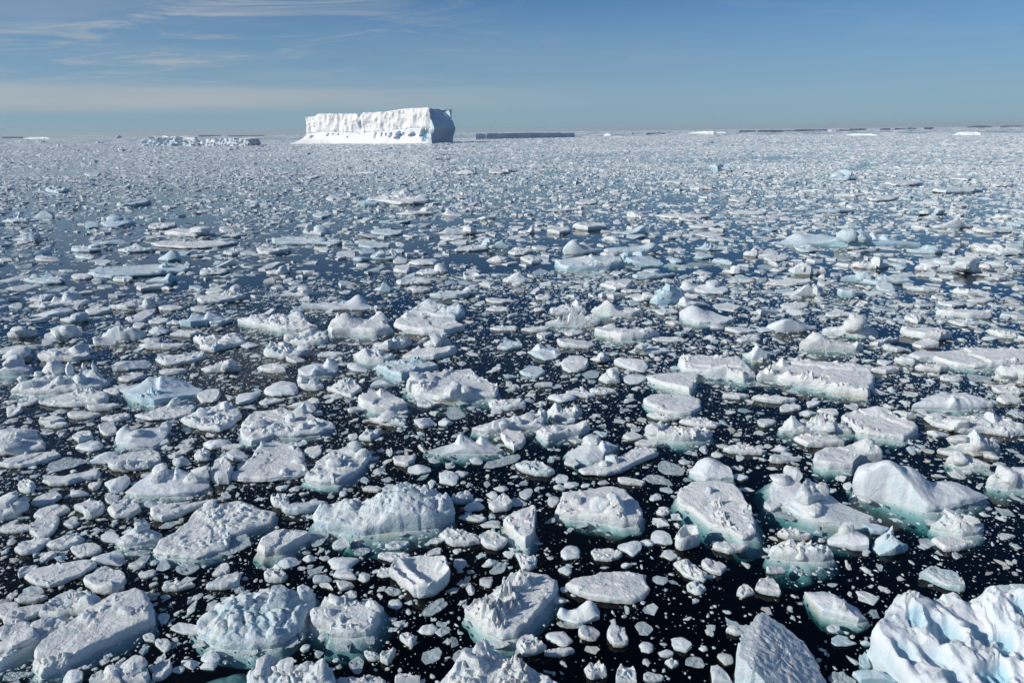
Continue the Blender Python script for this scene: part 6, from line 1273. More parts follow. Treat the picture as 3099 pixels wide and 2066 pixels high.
('ice_floe','slab',0.56,102,[105.71,187.48,5.99,3.77,0.8],0,0,'small long flat floe behind the long white sliver'),
('ice_chunk','rubble',0.52,85,[-32.57,107.35,-32.94,109.33,-31.47,109.21,-29.92,108.72,-27.95,106.43,-28.89,104.65,-30.95,105.89],[(-31.51,105.9,1.52,0.9,'b'),(-29.32,106.1,1.44,1.0,'b')],0,'bluish lump with a pale saddle beyond the long arrowhead floe'),
('ice_floe','slab',0.14,57,[6.1,31.89,0.49,0.38,0.2],0,0,'small flat floe behind the tile-shaped floe'),
('ice_floe','slab',0.13,54,[-17.26,26.12,0.35,0.33,0.09],0,0,'small flat floe behind the diamond-shaped floe'),
('ice_chunk','lump',0.19,57,[13.05,30.22,0.46,0.3,0.06],0,0,'small smooth lump in front of the smooth oblong floe'),
('ice_floe','slab',0.12,47,[-17.86,24.25,0.36,0.28,-0.94],0,0,'small flat floe in front of the plain oblong floe, towards the hourglass floe'),
('ice_floe','rubble',0.13,47,[-13.1,20.86,0.27,0.25,-0.32],0,0,'small crumbly floe beside the round snowy floe'),
('ice_chunk','lump',0.23,47,[-3.69,33.82,0.5,0.39,0.97],0,0,'small smooth lump behind the fish-shaped floe'),
('ice_chunk','lump',0.13,49,[-9.01,16.45,0.24,0.14,0.03],0,0,'small smooth lump behind the sunken shelf, towards the boulder-topped berg bit'),
('ice_chunk','lump',0.23,51,[16.95,35.81,0.55,0.39,0.63],0,0,'small smooth lump in front of the biggest flat slab'),
('ice_chunk','lump',0.47,51,[-21.0,86.72,2.5,1.04,-1.29],0,0,'small smooth lump in front of the long arrowhead floe'),
('ice_floe','slab',0.38,112,[41.3,62.46,42.34,62.64,43.85,61.66,43.9,61.06,42.12,61.36],0,0,'plain slanted plank beyond the long thick flat floe'),
('ice_chunk','rubble',0.4,78,[-3.82,91.81,-3.73,93.41,-2.81,93.9,-0.49,92.36,-0.34,90.69,-2.74,90.71],[(-3.32,91.14,1.34,0.9,'b'),(-1.37,90.96,1.0,0.9,'d')],0,'white block cluster beyond the blue green slab'),
('ice_floe','rubble',0.22,74,[27.16,54.81,1.06,0.63,0.2],0,0,'small long crumbly floe behind the lumpy tower floe'),
('ice_chunk','lump',0.12,38,[0.57,26.29,0.45,0.27,1.47],0,0,'small smooth lump behind the pale arrow chunk'),
('ice_floe','rubble',0.21,74,[-1.27,58.03,1.09,0.76,-0.11],0,0,'small long crumbly floe behind the boulder-ended floe'),
('ice_floe','rubble',0.1,40,[-11.38,18.55,0.28,0.18,-0.78],0,0,'small crumbly floe between the long thick slab and the boulder-topped berg bit'),
('ice_floe','rubble',0.1,40,[5.71,21.69,0.32,0.24,1.21],0,0,'small crumbly floe in front of the ring-shaped chunk'),
('ice_floe','slab',0.25,81,[-25.36,54.8,-24.79,55.49,-23.75,56.02,-23.28,55.26,-23.87,54.34,-24.72,54.15],0,0,'flat floe lying against the blue-faced wedge'),
('ice_floe','rubble',0.11,44,[-11.41,17.67,0.26,0.16,-0.46],0,0,'small crumbly floe between the long thick slab and the heart-shaped chunk'),
('ice_chunk','lump',0.13,43,[5.07,22.47,0.28,0.26,0.79],0,0,'small smooth lump in front of the split-block floe'),
('ice_floe','slab',0.72,86,[-84.79,156.85,5.61,2.36,-1.43],0,0,'small long flat floe behind the blue bumpy-backed bit'),
('ice_chunk','lump',0.28,78,[-35.73,46.02,-35.86,46.36,-35.15,46.51,-34.22,46.3,-33.85,45.95,-34.52,45.74],[(-34.13,45.22,0.89,0.9,'b')],0,'squared white block just beyond the cut-faced block'),
('ice_chunk','rubble',0.4,88,[25.63,46.58,26.12,46.95,27.48,47.58,28.14,47.44,27.15,46.91,26.06,46.3],0,0,'brown tinged rubble streak beside the two-ended slab'),
('ice_chunk','lump',0.18,54,[-19.07,26.64,0.41,0.22,-0.18],0,0,'small smooth lump behind the hourglass floe'),
('ice_chunk','lump',0.32,59,[-10.99,42.99,-10.79,43.3,-9.65,42.81,-9.53,42.14,-10.46,42.37],0,0,'square ended stub behind the strata mound'),
('ice_floe','rubble',0.43,60,[-36.53,89.59,2.11,1.22,-1.31],0,0,'small crumbly floe in front of the bumpy crescent floe'),
('ice_floe','rubble',0.25,61,[13.31,56.51,0.92,0.78,0.66],0,0,'small crumbly floe in front of the jagged crag'),
('ice_floe','slab',0.28,115,[42.95,126.37,3.45,1.94,0.0],0,0,'small long flat floe beside the long rugged bank'),
('ice_chunk','lump',0.2,51,[16.09,34.42,0.5,0.35,0.42],0,0,'small smooth lump behind the two-horned floe'),
('ice_floe','slab',0.12,67,[9.33,20.63,0.41,0.11,0.09],0,0,'small long flat floe behind the cracked squarish floe'),
('ice_floe','rubble',0.13,51,[-6.21,26.78,0.38,0.27,-0.23],0,0,'small crumbly floe in front of the rubble-piled oblong'),
('ice_floe','slab',0.16,67,[17.36,34.59,0.59,0.29,-0.08],0,0,'small long flat floe behind the two-horned floe'),
('ice_chunk','lump',0.36,68,[-58.8,86.21,2.0,1.02,-0.62],0,0,'small long smooth lump behind the sail floe'),
('ice_floe','slab',0.19,67,[-14.88,44.58,0.86,0.41,-0.34],0,0,'small long flat floe in front of the spike-edged floe'),
('ice_floe','slab',0.15,67,[-14.08,31.1,0.54,0.25,0.11],0,0,'small flat floe beside the smooth pebble floe'),
('ice_floe','wet',0.03,50,[-5.66,22.14,0.31,0.27,0.12],0,0,'small grey waterlogged floe in front of the massive bluish berg bit'),
('ice_chunk','lump',0.19,46,[22.59,29.26,0.39,0.32,1.1],0,0,'small smooth lump beside the wet tapering chunk'),
('ice_chunk','crag',0.3,68,[12.46,85.32,1.59,1.39,1.2],0,0,'small long angular chunk in front of the rising hump floe'),
('ice_floe','rubble',0.25,51,[4.7,50.39,0.79,0.64,1.39],0,0,'small crumbly floe in front of the two-humped berg bit'),
('ice_floe','rubble',0.29,68,[43.8,70.46,1.37,0.86,0.5],0,0,'small long crumbly floe in front of the wide rubble ridge'),
('ice_chunk','lump',0.24,68,[21.08,31.8,21.53,31.9,22.01,31.84,22.07,31.52,21.39,31.41],0,0,'paw shaped smooth chunk beside the wide humped rubble floe'),
('ice_floe','slab',0.12,57,[-13.74,21.4,0.35,0.16,-0.04],0,0,'small flat floe behind the round snowy floe'),
('ice_chunk','lump',0.24,56,[-19.52,48.3,0.67,0.64,-0.38],0,0,'small smooth lump beside the merged lump massif'),
('ice_floe','rubble',0.35,57,[23.28,82.45,1.77,1.11,1.18],0,0,'small crumbly floe behind the turquoise bank'),
('ice_floe','rubble',0.34,76,[-38.25,55.94,-37.41,56.39,-37.09,56.67,-36.31,56.3,-36.11,55.59,-37.06,55.26],[(-36.55,55.9,0.73,0.6,'b')],0,'small floe with a snowy heap at its end, in front of the bluish bank'),
('ice_floe','slab',0.29,98,[37.89,63.87,39.64,64.33,40.52,63.97,40.56,63.07,39.01,63.15],0,0,'smooth low bank in front of the wide rubble ridge'),
('ice_chunk','dome',0.47,64,[-44.1,84.76,-44.34,86.21,-43.31,86.78,-41.98,86.05,-41.38,84.67,-42.47,83.96],[(-42.48,85.29,1.26,0.9,'d')],0,'blue rounded lump near the bumpy crescent floe'),
('ice_chunk','lump',0.13,42,[1.83,20.8,0.26,0.21,-0.37],0,0,'small smooth lump behind the smooth oval floe'),
('ice_floe','rubble',0.12,44,[-5.47,26.77,0.36,0.3,-0.86],0,0,'small crumbly floe behind the massive bluish berg bit'),
('ice_chunk','lump',0.15,41,[-15.38,25.65,0.34,0.26,-0.81],0,0,'small smooth lump beside the long tapering floe'),
('ice_chunk','lump',0.15,43,[-2.34,28.07,0.35,0.33,1.42],0,0,'small smooth lump behind the faceted pyramid, towards the fish-shaped floe'),
('ice_chunk','lump',0.12,44,[-9.88,16.34,0.23,0.12,-0.22],0,0,'small smooth lump behind the sunken shelf, towards the rough bottom heap'),
('ice_floe','slab',0.5,71,[5.55,104.57,7.26,106.99,8.42,108.53,9.35,106.81,8.96,104.29,7.31,102.68],[(8.56,110.46,1.56,0.9,'w')],0,'low floe bearing a single sharp white pyramid'),
('ice_chunk','rubble',0.31,74,[-27.55,75.58,-27.44,76.44,-26.07,76.54,-24.88,75.94,-25.04,74.76,-26.79,74.76],[(-25.52,75.01,0.9,0.8,'b')],0,'tufted white chunk alone beyond the boat-shaped floe'),
('ice_floe','slab',0.18,78,[-1.01,60.97,1.19,0.69,-0.08],0,0,'small long flat floe in front of the skirted snow heap'),
('ice_floe','rubble',0.22,78,[23.29,68.4,1.33,0.83,0.12],0,0,'small long crumbly floe in front of the little-heap floe'),
('ice_floe','slab',0.23,78,[41.6,59.01,1.28,0.52,0.23],0,0,'small long flat floe in front of the slanted plank'),
('ice_floe','slab',0.16,64,[1.99,39.35,0.67,0.37,0.18],0,0,'small flat floe behind the speckled low floe'),
('ice_chunk','lump',0.13,43,[-0.91,21.28,0.29,0.19,0.54],0,0,'small smooth lump behind the half-bare rectangular floe, towards the upright crumbly chunk'),
('ice_floe','wet',0.03,47,[-4.18,19.83,0.28,0.21,-0.31],0,0,'small grey waterlogged floe beside the hollowed floe'),
('ice_chunk','lump',0.54,54,[-35.59,131.03,4.28,1.63,-1.26],0,0,'small smooth lump behind the bluish saddle lump'),
('ice_floe','rubble',0.26,54,[-30.6,54.11,0.95,0.57,-0.64],0,0,'small crumbly floe behind the packed rubble dome'),
('ice_floe','rubble',0.36,54,[-47.54,74.35,1.62,0.79,-0.8],0,0,'small crumbly floe in front of the long low white floe, towards the sail floe'),
('ice_floe','slab',0.23,54,[2.37,49.77,0.74,0.62,0.75],0,0,'small flat floe in front of the straight-edged floe'),
('ice_floe','slab',0.14,52,[-8.87,35.71,0.52,0.42,0.84],0,0,'small flat floe in front of the crumbled-end wedge'),
('ice_floe','slab',0.38,51,[35.77,63.75,1.25,0.68,1.36],0,0,'small flat floe in front of the turquoise-hollow floe, towards the smooth low bank'),
('ice_floe','slab',0.11,44,[2.7,29.08,0.43,0.31,-1.03],0,0,'small flat floe in front of the crested floe'),
('ice_chunk','lump',0.33,61,[11.16,61.32,11.57,61.92,12.33,62.07,13.09,61.67,12.47,60.57,11.52,60.38],[(12.39,60.89,0.81,0.7,'b')],0,'white nugget with a pale dip beside the jagged crag'),
('ice_chunk','rubble',0.29,78,[-21.19,64.22,-20.64,64.97,-20.12,65.48,-19.08,65.29,-18.71,64.28,-19.83,63.98],[(-19.32,63.34,1.06,0.8,'b')],0,"snowy clump beside the boat-shaped floe's far end"),
('ice_chunk','dome',0.09,37,[-3.99,19.09,0.24,0.19,-0.97],0,0,'small rounded floe in front of the hollowed floe'),
('ice_chunk','lump',0.11,35,[9.95,17.72,0.22,0.16,0.79],0,0,'small smooth lump in front of the arrowhead floe'),
('ice_floe','slab',0.22,74,[-30.5,59.78,1.07,0.66,0.0],0,0,'small long flat floe beside the twin-bump floe'),
('ice_chunk','lump',0.11,37,[-5.27,20.56,0.26,0.2,-0.94],0,0,'small smooth lump behind the round crumbly floe'),
('ice_chunk','crag',0.14,40,[4.57,16.32,0.2,0.12,0.2],0,0,'small angular chunk behind the tall pitted block'),
('ice_floe','rubble',0.75,61,[128.88,182.56,7.28,2.16,0.93],0,0,'small crumbly floe behind the long white sliver'),
('ice_floe','slab',0.26,60,[-8.71,65.85,1.08,0.89,0.94],0,0,'small flat floe beside the gently domed floe'),
('ice_floe','rubble',0.36,61,[-54.65,87.17,1.93,0.99,-0.72],0,0,'small crumbly floe in front of the bluish block pair'),
('ice_floe','slab',0.21,60,[-29.66,55.2,0.89,0.67,-0.44],0,0,'small flat floe in front of the twin-bump floe'),
('ice_floe','slab',0.15,59,[20.75,29.64,0.41,0.28,-0.37],0,0,'small flat floe behind the wet tapering chunk'),
('ice_floe','slab',0.23,61,[-29.41,66.48,1.18,0.86,-0.73],0,0,'small flat floe behind the teardrop floe'),
('ice_chunk','dome',0.11,40,[6.09,25.84,0.34,0.27,1.0],0,0,'small rounded floe beside the split-block floe'),
('ice_floe','rubble',0.51,61,[16.06,148.68,4.58,2.16,1.47],0,0,'small crumbly floe behind the white pyramid pair'),
('ice_chunk','lump',0.13,39,[-0.96,26.17,0.35,0.26,-1.08],0,0,'small smooth lump behind the pale arrow chunk, towards the smooth nugget'),
('ice_floe','rubble',0.42,85,[35.96,49.35,36.4,48.99,37.31,48.18,36.97,47.79,36.1,48.11],0,0,'slanting frayed floe beyond the very long flat floe'),
('ice_floe','slab',0.21,81,[12.24,37.09,12.8,37.44,13.75,36.89,13.1,36.69],0,0,'small lens shaped floe beside the pitted pancake'),
('ice_floe','slab',0.32,64,[25.46,43.03,26.09,43.24,26.68,42.63,26.35,42.28,25.66,42.53],0,0,'lobed chunk with a notch beside the very long flat floe'),
('ice_floe','slab',0.34,105,[28.68,83.46,29.08,84.31,32.1,82.89,32.48,82.12,31.07,81.97,28.79,82.95],[(28.16,82.32,1.07,0.5,'b')],0,'very flat white plank shaped floe in far water'),
('ice_floe','rubble',0.45,71,[50.35,151.08,4.02,2.42,1.15],0,0,'small long crumbly floe behind the long rugged bank'),
('ice_floe','rubble',0.18,50,[-24.56,39.13,0.72,0.32,-0.57],0,0,'small crumbly floe beside the toothed berg bit'),
('ice_chunk','lump',0.35,51,[-18.64,83.65,1.81,1.0,-1.25],0,0,'small smooth lump in front of the blue pyramid floe'),
('ice_floe','slab',0.14,71,[-24.81,34.01,0.66,0.21,-0.1],0,0,'small long flat floe behind the edge rubble heap, towards the frosty-ridged slab'),
('ice_floe','rubble',0.26,51,[2.91,62.39,1.02,0.79,1.53],0,0,'small crumbly floe behind the tipped-up slab'),
('ice_chunk','lump',0.69,71,[132.05,204.8,7.55,2.89,0.94],0,0,'small long smooth lump behind the long white sliver'),
('','slab',0.13,47,[-16.58,30.32,0.38,0.35,1.36],0,0,''),
('ice_chunk','rubble',0.65,78,[-92.92,125.99,-92.76,128.23,-91.97,129.58,-89.04,127.34,-87.89,125.53,-90.23,125.04],[(-91.7,129.55,1.74,1.6,'w')],0,'bluish snow pyramid with a wide base in far water'),
('','slab',0.24,98,[-42.76,104.34,2.66,1.22,-0.22],0,0,''),
('ice_chunk','rubble',0.31,88,[23.98,88.29,25.12,89.29,27.0,89.15,27.51,87.38,25.41,87.07],[(25.49,87.62,0.98,0.9,'r')],0,'crested mound behind the turquoise bank'),
('ice_floe','slab',0.25,71,[20.63,34.16,21.25,34.3,21.69,33.73,21.06,33.67],0,0,'lozenge shaped flat floe beside the five-sided floe'),
('ice_chunk','lump',0.12,44,[4.47,16.74,0.22,0.12,0.05],0,0,'small smooth lump behind the tall pitted block'),
('ice_chunk','lump',0.15,44,[-1.78,29.33,0.35,0.31,-0.28],0,0,'small smooth lump in front of the fish-shaped floe, towards the squared snowy block'),
('','slab',0.12,57,[5.66,23.88,0.37,0.16,-0.1],0,0,''),
('','slab',0.13,57,[-18.5,21.83,0.35,0.12,-0.02],0,0,''),
('','rubble',0.38,57,[-62.37,90.59,2.06,0.97,-0.74],0,0,''),
('','slab',0.24,57,[-9.98,66.96,1.07,0.89,-0.84],0,0,''),
('','slab',0.37,95,[89.84,153.26,3.68,2.46,0.36],0,0,''),
('','slab',0.16,67,[14.95,45.12,0.83,0.37,0.23],0,0,''),
('','slab',0.15,68,[7.01,47.14,0.81,0.43,-0.0],0,0,''),
('','rubble',0.26,68,[31.57,83.73,1.49,1.13,0.48],0,0,''),
('','slab',0.19,68,[37.38,52.31,0.93,0.45,0.16],0,0,''),
('','slab',0.16,66,[18.95,35.34,0.57,0.27,-0.29],0,0,''),
('ice_floe','slab',0.23,78,[0.73,51.41,1.53,51.65,2.7,51.92,2.74,51.1,1.69,50.93],0,0,'straight edged floe beside the two-humped berg bit'),
('','slab',0.07,36,[-3.7,18.18,0.23,0.17,-0.81],0,0,''),
('ice_chunk','lump',0.12,37,[-7.55,21.69,0.26,0.2,-0.7],0,0,'tiny smooth lump in front of the pitted slab'),
('ice_floe','crag',0.44,102,[6.6,132.74,8.77,136.3,9.5,137.37,11.23,136.61,12.6,137.04,13.24,134.38,9.42,132.97],[(9.79,141.7,1.41,1.0,'w'),(12.19,137.56,1.16,1.0,'w'),(13.04,134.71,0.79,0.6,'w')],0,'pair of white pyramids rising from a low floe'),
('','slab',0.09,44,[8.2,18.6,0.23,0.15,-0.33],0,0,''),
('ice_chunk','lump',0.55,47,[-72.23,118.77,3.71,1.15,-0.98],0,0,'tiny smooth lump beside the blue bumpy-backed bit'),
('','slab',0.1,43,[-1.26,21.76,0.32,0.17,-0.65],0,0,''),
('','slab',0.1,42,[-0.22,21.81,0.32,0.17,-0.77],0,0,''),
('ice_chunk','lump',0.13,46,[1.48,19.19,0.26,0.12,0.15],0,0,'tiny smooth lump behind the saddle-shaped lump'),
('ice_chunk','lump',0.15,47,[2.59,26.91,0.35,0.22,0.15],0,0,'tiny smooth lump behind the split-block floe'),
('ice_chunk','lump',0.32,47,[-45.87,61.36,1.16,0.55,-0.72],0,0,'tiny smooth lump behind the bluish bank'),
('','slab',0.19,47,[-0.11,40.92,0.5,0.47,-0.23],0,0,''),
('','rubble',0.16,47,[-10.88,37.89,0.52,0.39,-0.58],0,0,''),
('ice_chunk','lump',0.14,47,[-0.53,26.69,0.34,0.22,-0.04],0,0,'tiny smooth lump behind the pale arrow chunk'),
('','slab',0.1,43,[11.9,20.86,0.24,0.2,-0.63],0,0,''),
('','wet',0.03,49,[3.65,18.72,0.3,0.15,-0.69],0,0,''),
('','wet',0.03,40,[12.43,20.71,0.3,0.19,0.67],0,0,''),
('','slab',0.12,53,[1.81,29.32,0.43,0.23,-0.26],0,0,''),
('ice_chunk','lump',0.35,54,[18.13,99.96,2.14,1.29,1.35],0,0,'tiny smooth lump in front of the blue shaded slope'),
('','rubble',0.18,52,[23.23,37.15,0.45,0.39,-0.52],0,0,''),
('','rubble',0.29,54,[-1.68,81.94,1.46,1.08,-1.46],0,0,''),
('','rubble',0.23,54,[33.76,52.4,0.77,0.53,0.44],0,0,''),
('','slab',0.32,38,[-28.05,54.59,1.12,0.43,-0.91],0,0,''),
('ice_chunk','lump',1.07,54,[-166.03,279.37,16.94,3.06,-1.02],0,0,'tiny smooth lump in front of the dark bluish far bit'),
('','rubble',0.12,40,[-9.61,26.92,0.34,0.25,-0.68],0,0,''),
('','slab',0.1,36,[-6.06,30.32,0.48,0.28,1.48],0,0,''),
('ice_chunk','lump',0.38,40,[3.64,80.99,1.91,0.81,1.53],0,0,'tiny smooth lump beside the blue green slab'),
('','slab',0.26,54,[41.79,54.62,0.8,0.55,0.49],0,0,''),
('','rubble',0.89,54,[77.98,257.87,13.79,3.16,1.28],0,0,''),
('ice_chunk','lump',0.21,54,[19.45,50.77,0.68,0.59,0.19],0,0,'tiny smooth lump beside the shallow dome'),
('ice_chunk','crag',0.71,88,[93.41,205.93,98.35,212.59,101.7,214.71,103.38,211.68,102.73,207.46,98.63,204.36],[(101.62,213.61,2.67,2.0,'b'),(99.44,213.13,1.99,1.6,'b'),(99.57,203.35,1.59,1.2,'b')],0,'bright blue white crag standing above the far pack ice'),
('','slab',0.18,64,[2.19,59.96,0.96,0.67,-0.06],0,0,''),
('ice_floe','rubble',0.29,81,[22.98,73.17,24.44,73.97,25.84,72.93,25.38,72.24,23.75,72.46],[(23.84,71.83,0.98,0.7,'b')],0,'white floe with a little heap on it, beyond the blocky white floe'),
('','slab',0.31,88,[-29.4,148.9,3.45,2.44,-0.5],0,0,''),
('ice_floe','slab',0.46,98,[56.78,125.85,59.55,127.96,63.36,129.01,63.18,126.83,59.58,125.21],0,0,'gently rising flat floe beyond the squared blue ridge'),
('','slab',0.13,78,[12.95,52.8,1.03,0.42,-0.01],0,0,''),
('','slab',0.14,88,[11.42,64.08,1.4,0.53,-0.03],0,0,''),
('','wet',0.03,41,[-6.13,28.27,0.41,0.29,1.31],0,0,''),
('','wet',0.04,50,[3.18,31.41,0.43,0.35,-0.38],0,0,''),
('','rubble',0.24,50,[30.42,53.39,0.7,0.59,0.76],0,0,''),
('ice_chunk','ring',0.26,51,[-4.26,71.55,1.14,0.89,-1.35],0,0,'small pale ring of ice beyond the gently domed floe'),
('','slab',0.18,60,[0.1,55.73,0.89,0.56,-0.41],0,0,''),
('','rubble',0.36,61,[22.44,123.37,2.66,1.78,1.34],0,0,''),
('','slab',0.07,33,[3.85,16.42,0.17,0.16,0.83],0,0,''),
('','slab',0.2,61,[34.94,53.6,0.81,0.51,0.13],0,0,''),
('','slab',0.11,50,[-7.89,26.21,0.36,0.19,0.01],0,0,''),
('','slab',0.24,51,[-32.54,56.36,0.9,0.53,-0.59],0,0,''),
('','slab',0.3,61,[-21.11,102.67,1.97,1.42,-1.03],0,0,''),
('ice_chunk','lump',0.35,51,[23.41,99.31,2.13,1.19,1.29],0,0,'tiny smooth lump behind the rising hump floe'),
('','slab',0.12,50,[-2.97,28.88,0.39,0.23,0.26],0,0,''),
('','slab',0.14,51,[3.87,40.31,0.53,0.41,0.05],0,0,''),
('ice_chunk','lump',0.24,50,[35.17,47.84,0.85,0.35,0.49],0,0,'tiny smooth lump in front of the frayed floe'),
('','slab',0.22,59,[13.01,50.1,0.82,0.45,-0.79],0,0,''),
('ice_chunk','lump',0.25,37,[24.7,42.82,0.63,0.36,0.93],0,0,'tiny smooth lump behind the rounded white slab'),
('ice_chunk','lump',0.5,74,[72.55,122.27,74.2,123.79,77.15,124.01,76.69,121.85,74.24,120.34],[(73.06,121.33,1.11,1.2,'b'),(75.57,121.61,1.25,1.0,'b')],0,'bluish sea-worn block far out beyond the wide rubble ridge'),
('ice_floe','crag',0.23,68,[-13.7,66.39,-13.27,67.16,-12.47,67.11,-11.48,66.49,-11.82,65.82,-12.94,65.88],[(-12.69,65.5,1.02,0.9,'w')],0,'small shining blue wedge among low floes'),
('','slab',0.2,57,[30.48,57.96,0.89,0.56,0.3],0,0,''),
('','rubble',0.19,57,[8.54,62.71,0.9,0.73,0.1],0,0,''),
('','slab',0.24,57,[47.44,66.21,1.08,0.63,0.41],0,0,''),
('','slab',0.19,57,[-27.46,49.7,0.72,0.45,-0.1],0,0,''),
('','slab',0.12,57,[6.68,36.77,0.55,0.27,0.01],0,0,''),
('','slab',0.23,57,[38.72,60.21,1.15,0.46,0.47],0,0,''),
('','slab',0.22,45,[15.72,47.94,0.62,0.49,-1.2],0,0,''),
('','slab',0.11,47,[0.04,27.78,0.36,0.22,0.23],0,0,''),
('ice_chunk','lump',0.24,47,[35.58,57.43,0.88,0.53,0.67],0,0,'tiny smooth lump behind the long thick flat floe'),
('','slab',0.12,40,[-24.53,33.01,0.46,0.28,-0.75],0,0,''),
('','slab',0.11,46,[-19.25,22.42,0.28,0.15,-0.03],0,0,''),
('','wet',0.03,44,[6.06,17.61,0.23,0.15,-0.52],0,0,''),
('','slab',0.13,47,[1.72,36.49,0.45,0.35,-0.01],0,0,''),
('','rubble',0.22,47,[-31.96,58.26,0.95,0.55,-0.74],0,0,''),
('','slab',0.17,71,[20.03,70.36,1.23,0.71,0.05],0,0,''),
('','slab',0.09,39,[-17.2,19.78,0.23,0.15,-0.25],0,0,''),
('','rubble',0.57,47,[-41.05,163.05,5.57,1.78,-1.29],0,0,''),
('','slab',0.09,38,[-2.07,17.38,0.27,0.11,-0.75],0,0,''),
('','slab',0.11,47,[18.95,24.17,0.31,0.16,0.08],0,0,''),
('ice_chunk','lump',0.16,40,[20.64,27.71,0.33,0.21,0.36],0,0,'tiny smooth lump in front of the wet tapering chunk'),
('ice_chunk','lump',0.13,45,[10.65,17.08,0.22,0.09,-0.16],0,0,'tiny smooth lump beside the blue-hollowed berg bit'),
('','wet',0.03,47,[15.21,23.86,0.34,0.2,0.32],0,0,''),
('ice_floe','rubble',0.2,61,[5.27,43.97,5.76,44.25,6.62,44.33,6.63,43.82,5.84,43.61],[(6.39,43.3,0.7,0.5,'b')],0,'small floe with an upturned beak'),
('ice_chunk','dome',0.09,30,[-3.65,27.31,0.38,0.22,-1.4],0,0,'tiny rounded floe behind the faceted pyramid'),
('ice_chunk','lump',0.09,30,[-5.94,16.92,0.18,0.14,-0.78],0,0,'tiny smooth lump behind the pyramid chunk'),
('','wet',0.02,31,[13.05,20.9,0.33,0.15,0.82],0,0,''),
('ice_chunk','lump',0.13,33,[14.55,26.55,0.32,0.21,0.88],0,0,'tiny smooth lump behind the bright upright block'),
('','rubble',0.25,54,[-44.47,66.98,1.04,0.65,-0.48],0,0,''),
('','rubble',0.35,54,[-4.18,122.35,2.61,1.59,-1.47],0,0,''),
('','slab',0.24,54,[-49.72,70.14,1.15,0.69,-0.57],0,0,''),
('ice_chunk','lump',0.1,32,[-6.42,17.16,0.16,0.15,-0.25],0,0,'tiny smooth lump in front of the boulder-topped berg bit'),
('','slab',0.13,54,[-10.06,35.11,0.49,0.25,0.05],0,0,''),
('','slab',0.08,32,[-12.63,20.31,0.24,0.16,-0.9],0,0,''),
('ice_chunk','lump',0.33,54,[40.44,105.51,2.05,1.27,1.05],0,0,'tiny long smooth lump behind the squared blue ridge'),
('','slab',0.48,57,[72.91,169.76,4.66,2.13,1.11],0,0,''),
('','rubble',0.15,44,[21.04,35.37,0.42,0.3,0.31],0,0,''),
('','rubble',0.31,44,[21.29,86.79,1.65,0.91,1.28],0,0,''),
('','slab',0.11,42,[-18.34,25.03,0.28,0.2,-0.02],0,0,''),
('','slab',0.13,43,[-23.68,32.84,0.39,0.28,-0.39],0,0,''),
('','wet',0.03,41,[12.52,19.59,0.21,0.19,-0.51],0,0,''),
('','slab',0.09,36,[18.62,22.52,0.26,0.17,0.49],0,0,''),
('','slab',0.09,35,[-16.13,24.23,0.27,0.21,-0.78],0,0,''),
('ice_chunk','lump',0.13,37,[-10.27,26.97,0.3,0.21,-0.44],0,0,'tiny smooth lump in front of the shark-fin floe'),
('ice_chunk','lump',0.14,37,[9.75,29.64,0.32,0.25,0.56],0,0,'tiny smooth lump behind the dented block'),
('','slab',0.39,71,[49.88,182.2,4.1,2.96,1.18],0,0,''),
('','slab',0.26,71,[-54.0,104.57,1.91,1.21,-0.29],0,0,''),
('','wet',0.03,49,[16.63,20.43,0.25,0.17,-0.29],0,0,''),
('','slab',0.15,51,[7.72,45.42,0.59,0.4,0.06],0,0,''),
('','slab',0.11,50,[-13.23,21.6,0.3,0.1,0.06],0,0,''),
('','slab',0.22,49,[2.4,57.64,0.93,0.49,-0.91],0,0,''),
('','slab',0.23,51,[32.43,70.1,1.04,0.73,0.66],0,0,''),
('','slab',0.16,50,[14.75,48.92,0.62,0.46,0.01],0,0,''),
('','slab',0.08,37,[-4.59,19.95,0.22,0.14,0.54],0,0,''),
('ice_chunk','lump',0.11,40,[3.99,21.07,0.24,0.12,0.02],0,0,'tiny smooth lump behind the smooth oval floe'),
('','slab',0.18,40,[-1.19,48.66,0.56,0.5,-1.31],0,0,''),
('ice_chunk','lump',0.2,40,[16.24,51.72,0.65,0.49,0.95],0,0,'tiny smooth lump in front of the gentle mound'),
('','slab',0.19,61,[29.09,73.72,1.13,0.74,0.2],0,0,''),
('','slab',0.06,29,[-12.01,16.8,0.21,0.11,-0.7],0,0,''),
('','slab',0.1,40,[-19.44,23.06,0.26,0.16,-0.17],0,0,''),
('','slab',0.09,40,[-16.68,20.01,0.23,0.13,-0.09],0,0,''),
('','slab',0.11,40,[6.99,33.88,0.36,0.33,-0.74],0,0,''),
('','slab',0.11,40,[19.51,30.01,0.32,0.26,0.39],0,0,''),
('','slab',0.11,54,[14.57,27.22,0.38,0.14,-0.08],0,0,''),
('ice_chunk','lump',0.13,33,[-8.29,32.21,0.35,0.28,-1.16],0,0,'tiny smooth lump beside the steep crumbly block'),
('','slab',0.12,47,[3.11,33.83,0.42,0.24,-0.0],0,0,''),
('','slab',0.13,47,[24.05,29.81,0.36,0.18,0.02],0,0,''),
('','wet',0.04,47,[22.21,35.63,0.57,0.28,0.5],0,0,''),
('','slab',0.2,47,[40.27,52.34,0.72,0.4,0.39],0,0,''),
('ice_chunk','lump',0.45,61,[-12.89,130.01,-11.99,132.0,-9.05,129.63,-9.09,126.92,-11.67,128.12],[(-11.87,129.7,1.29,1.4,'w')],0,'white ramp shaped block beside the far heap floe'),
('ice_floe','slab',0.48,98,[72.96,156.55,76.68,158.04,78.29,159.29,78.85,157.76,80.25,156.45,76.66,154.2],[(78.25,159.48,1.42,1.2,'w')],0,'low white floe with a wave shaped crest far out'),
('','slab',0.11,36,[-11.6,37.09,0.41,0.35,-1.23],0,0,''),
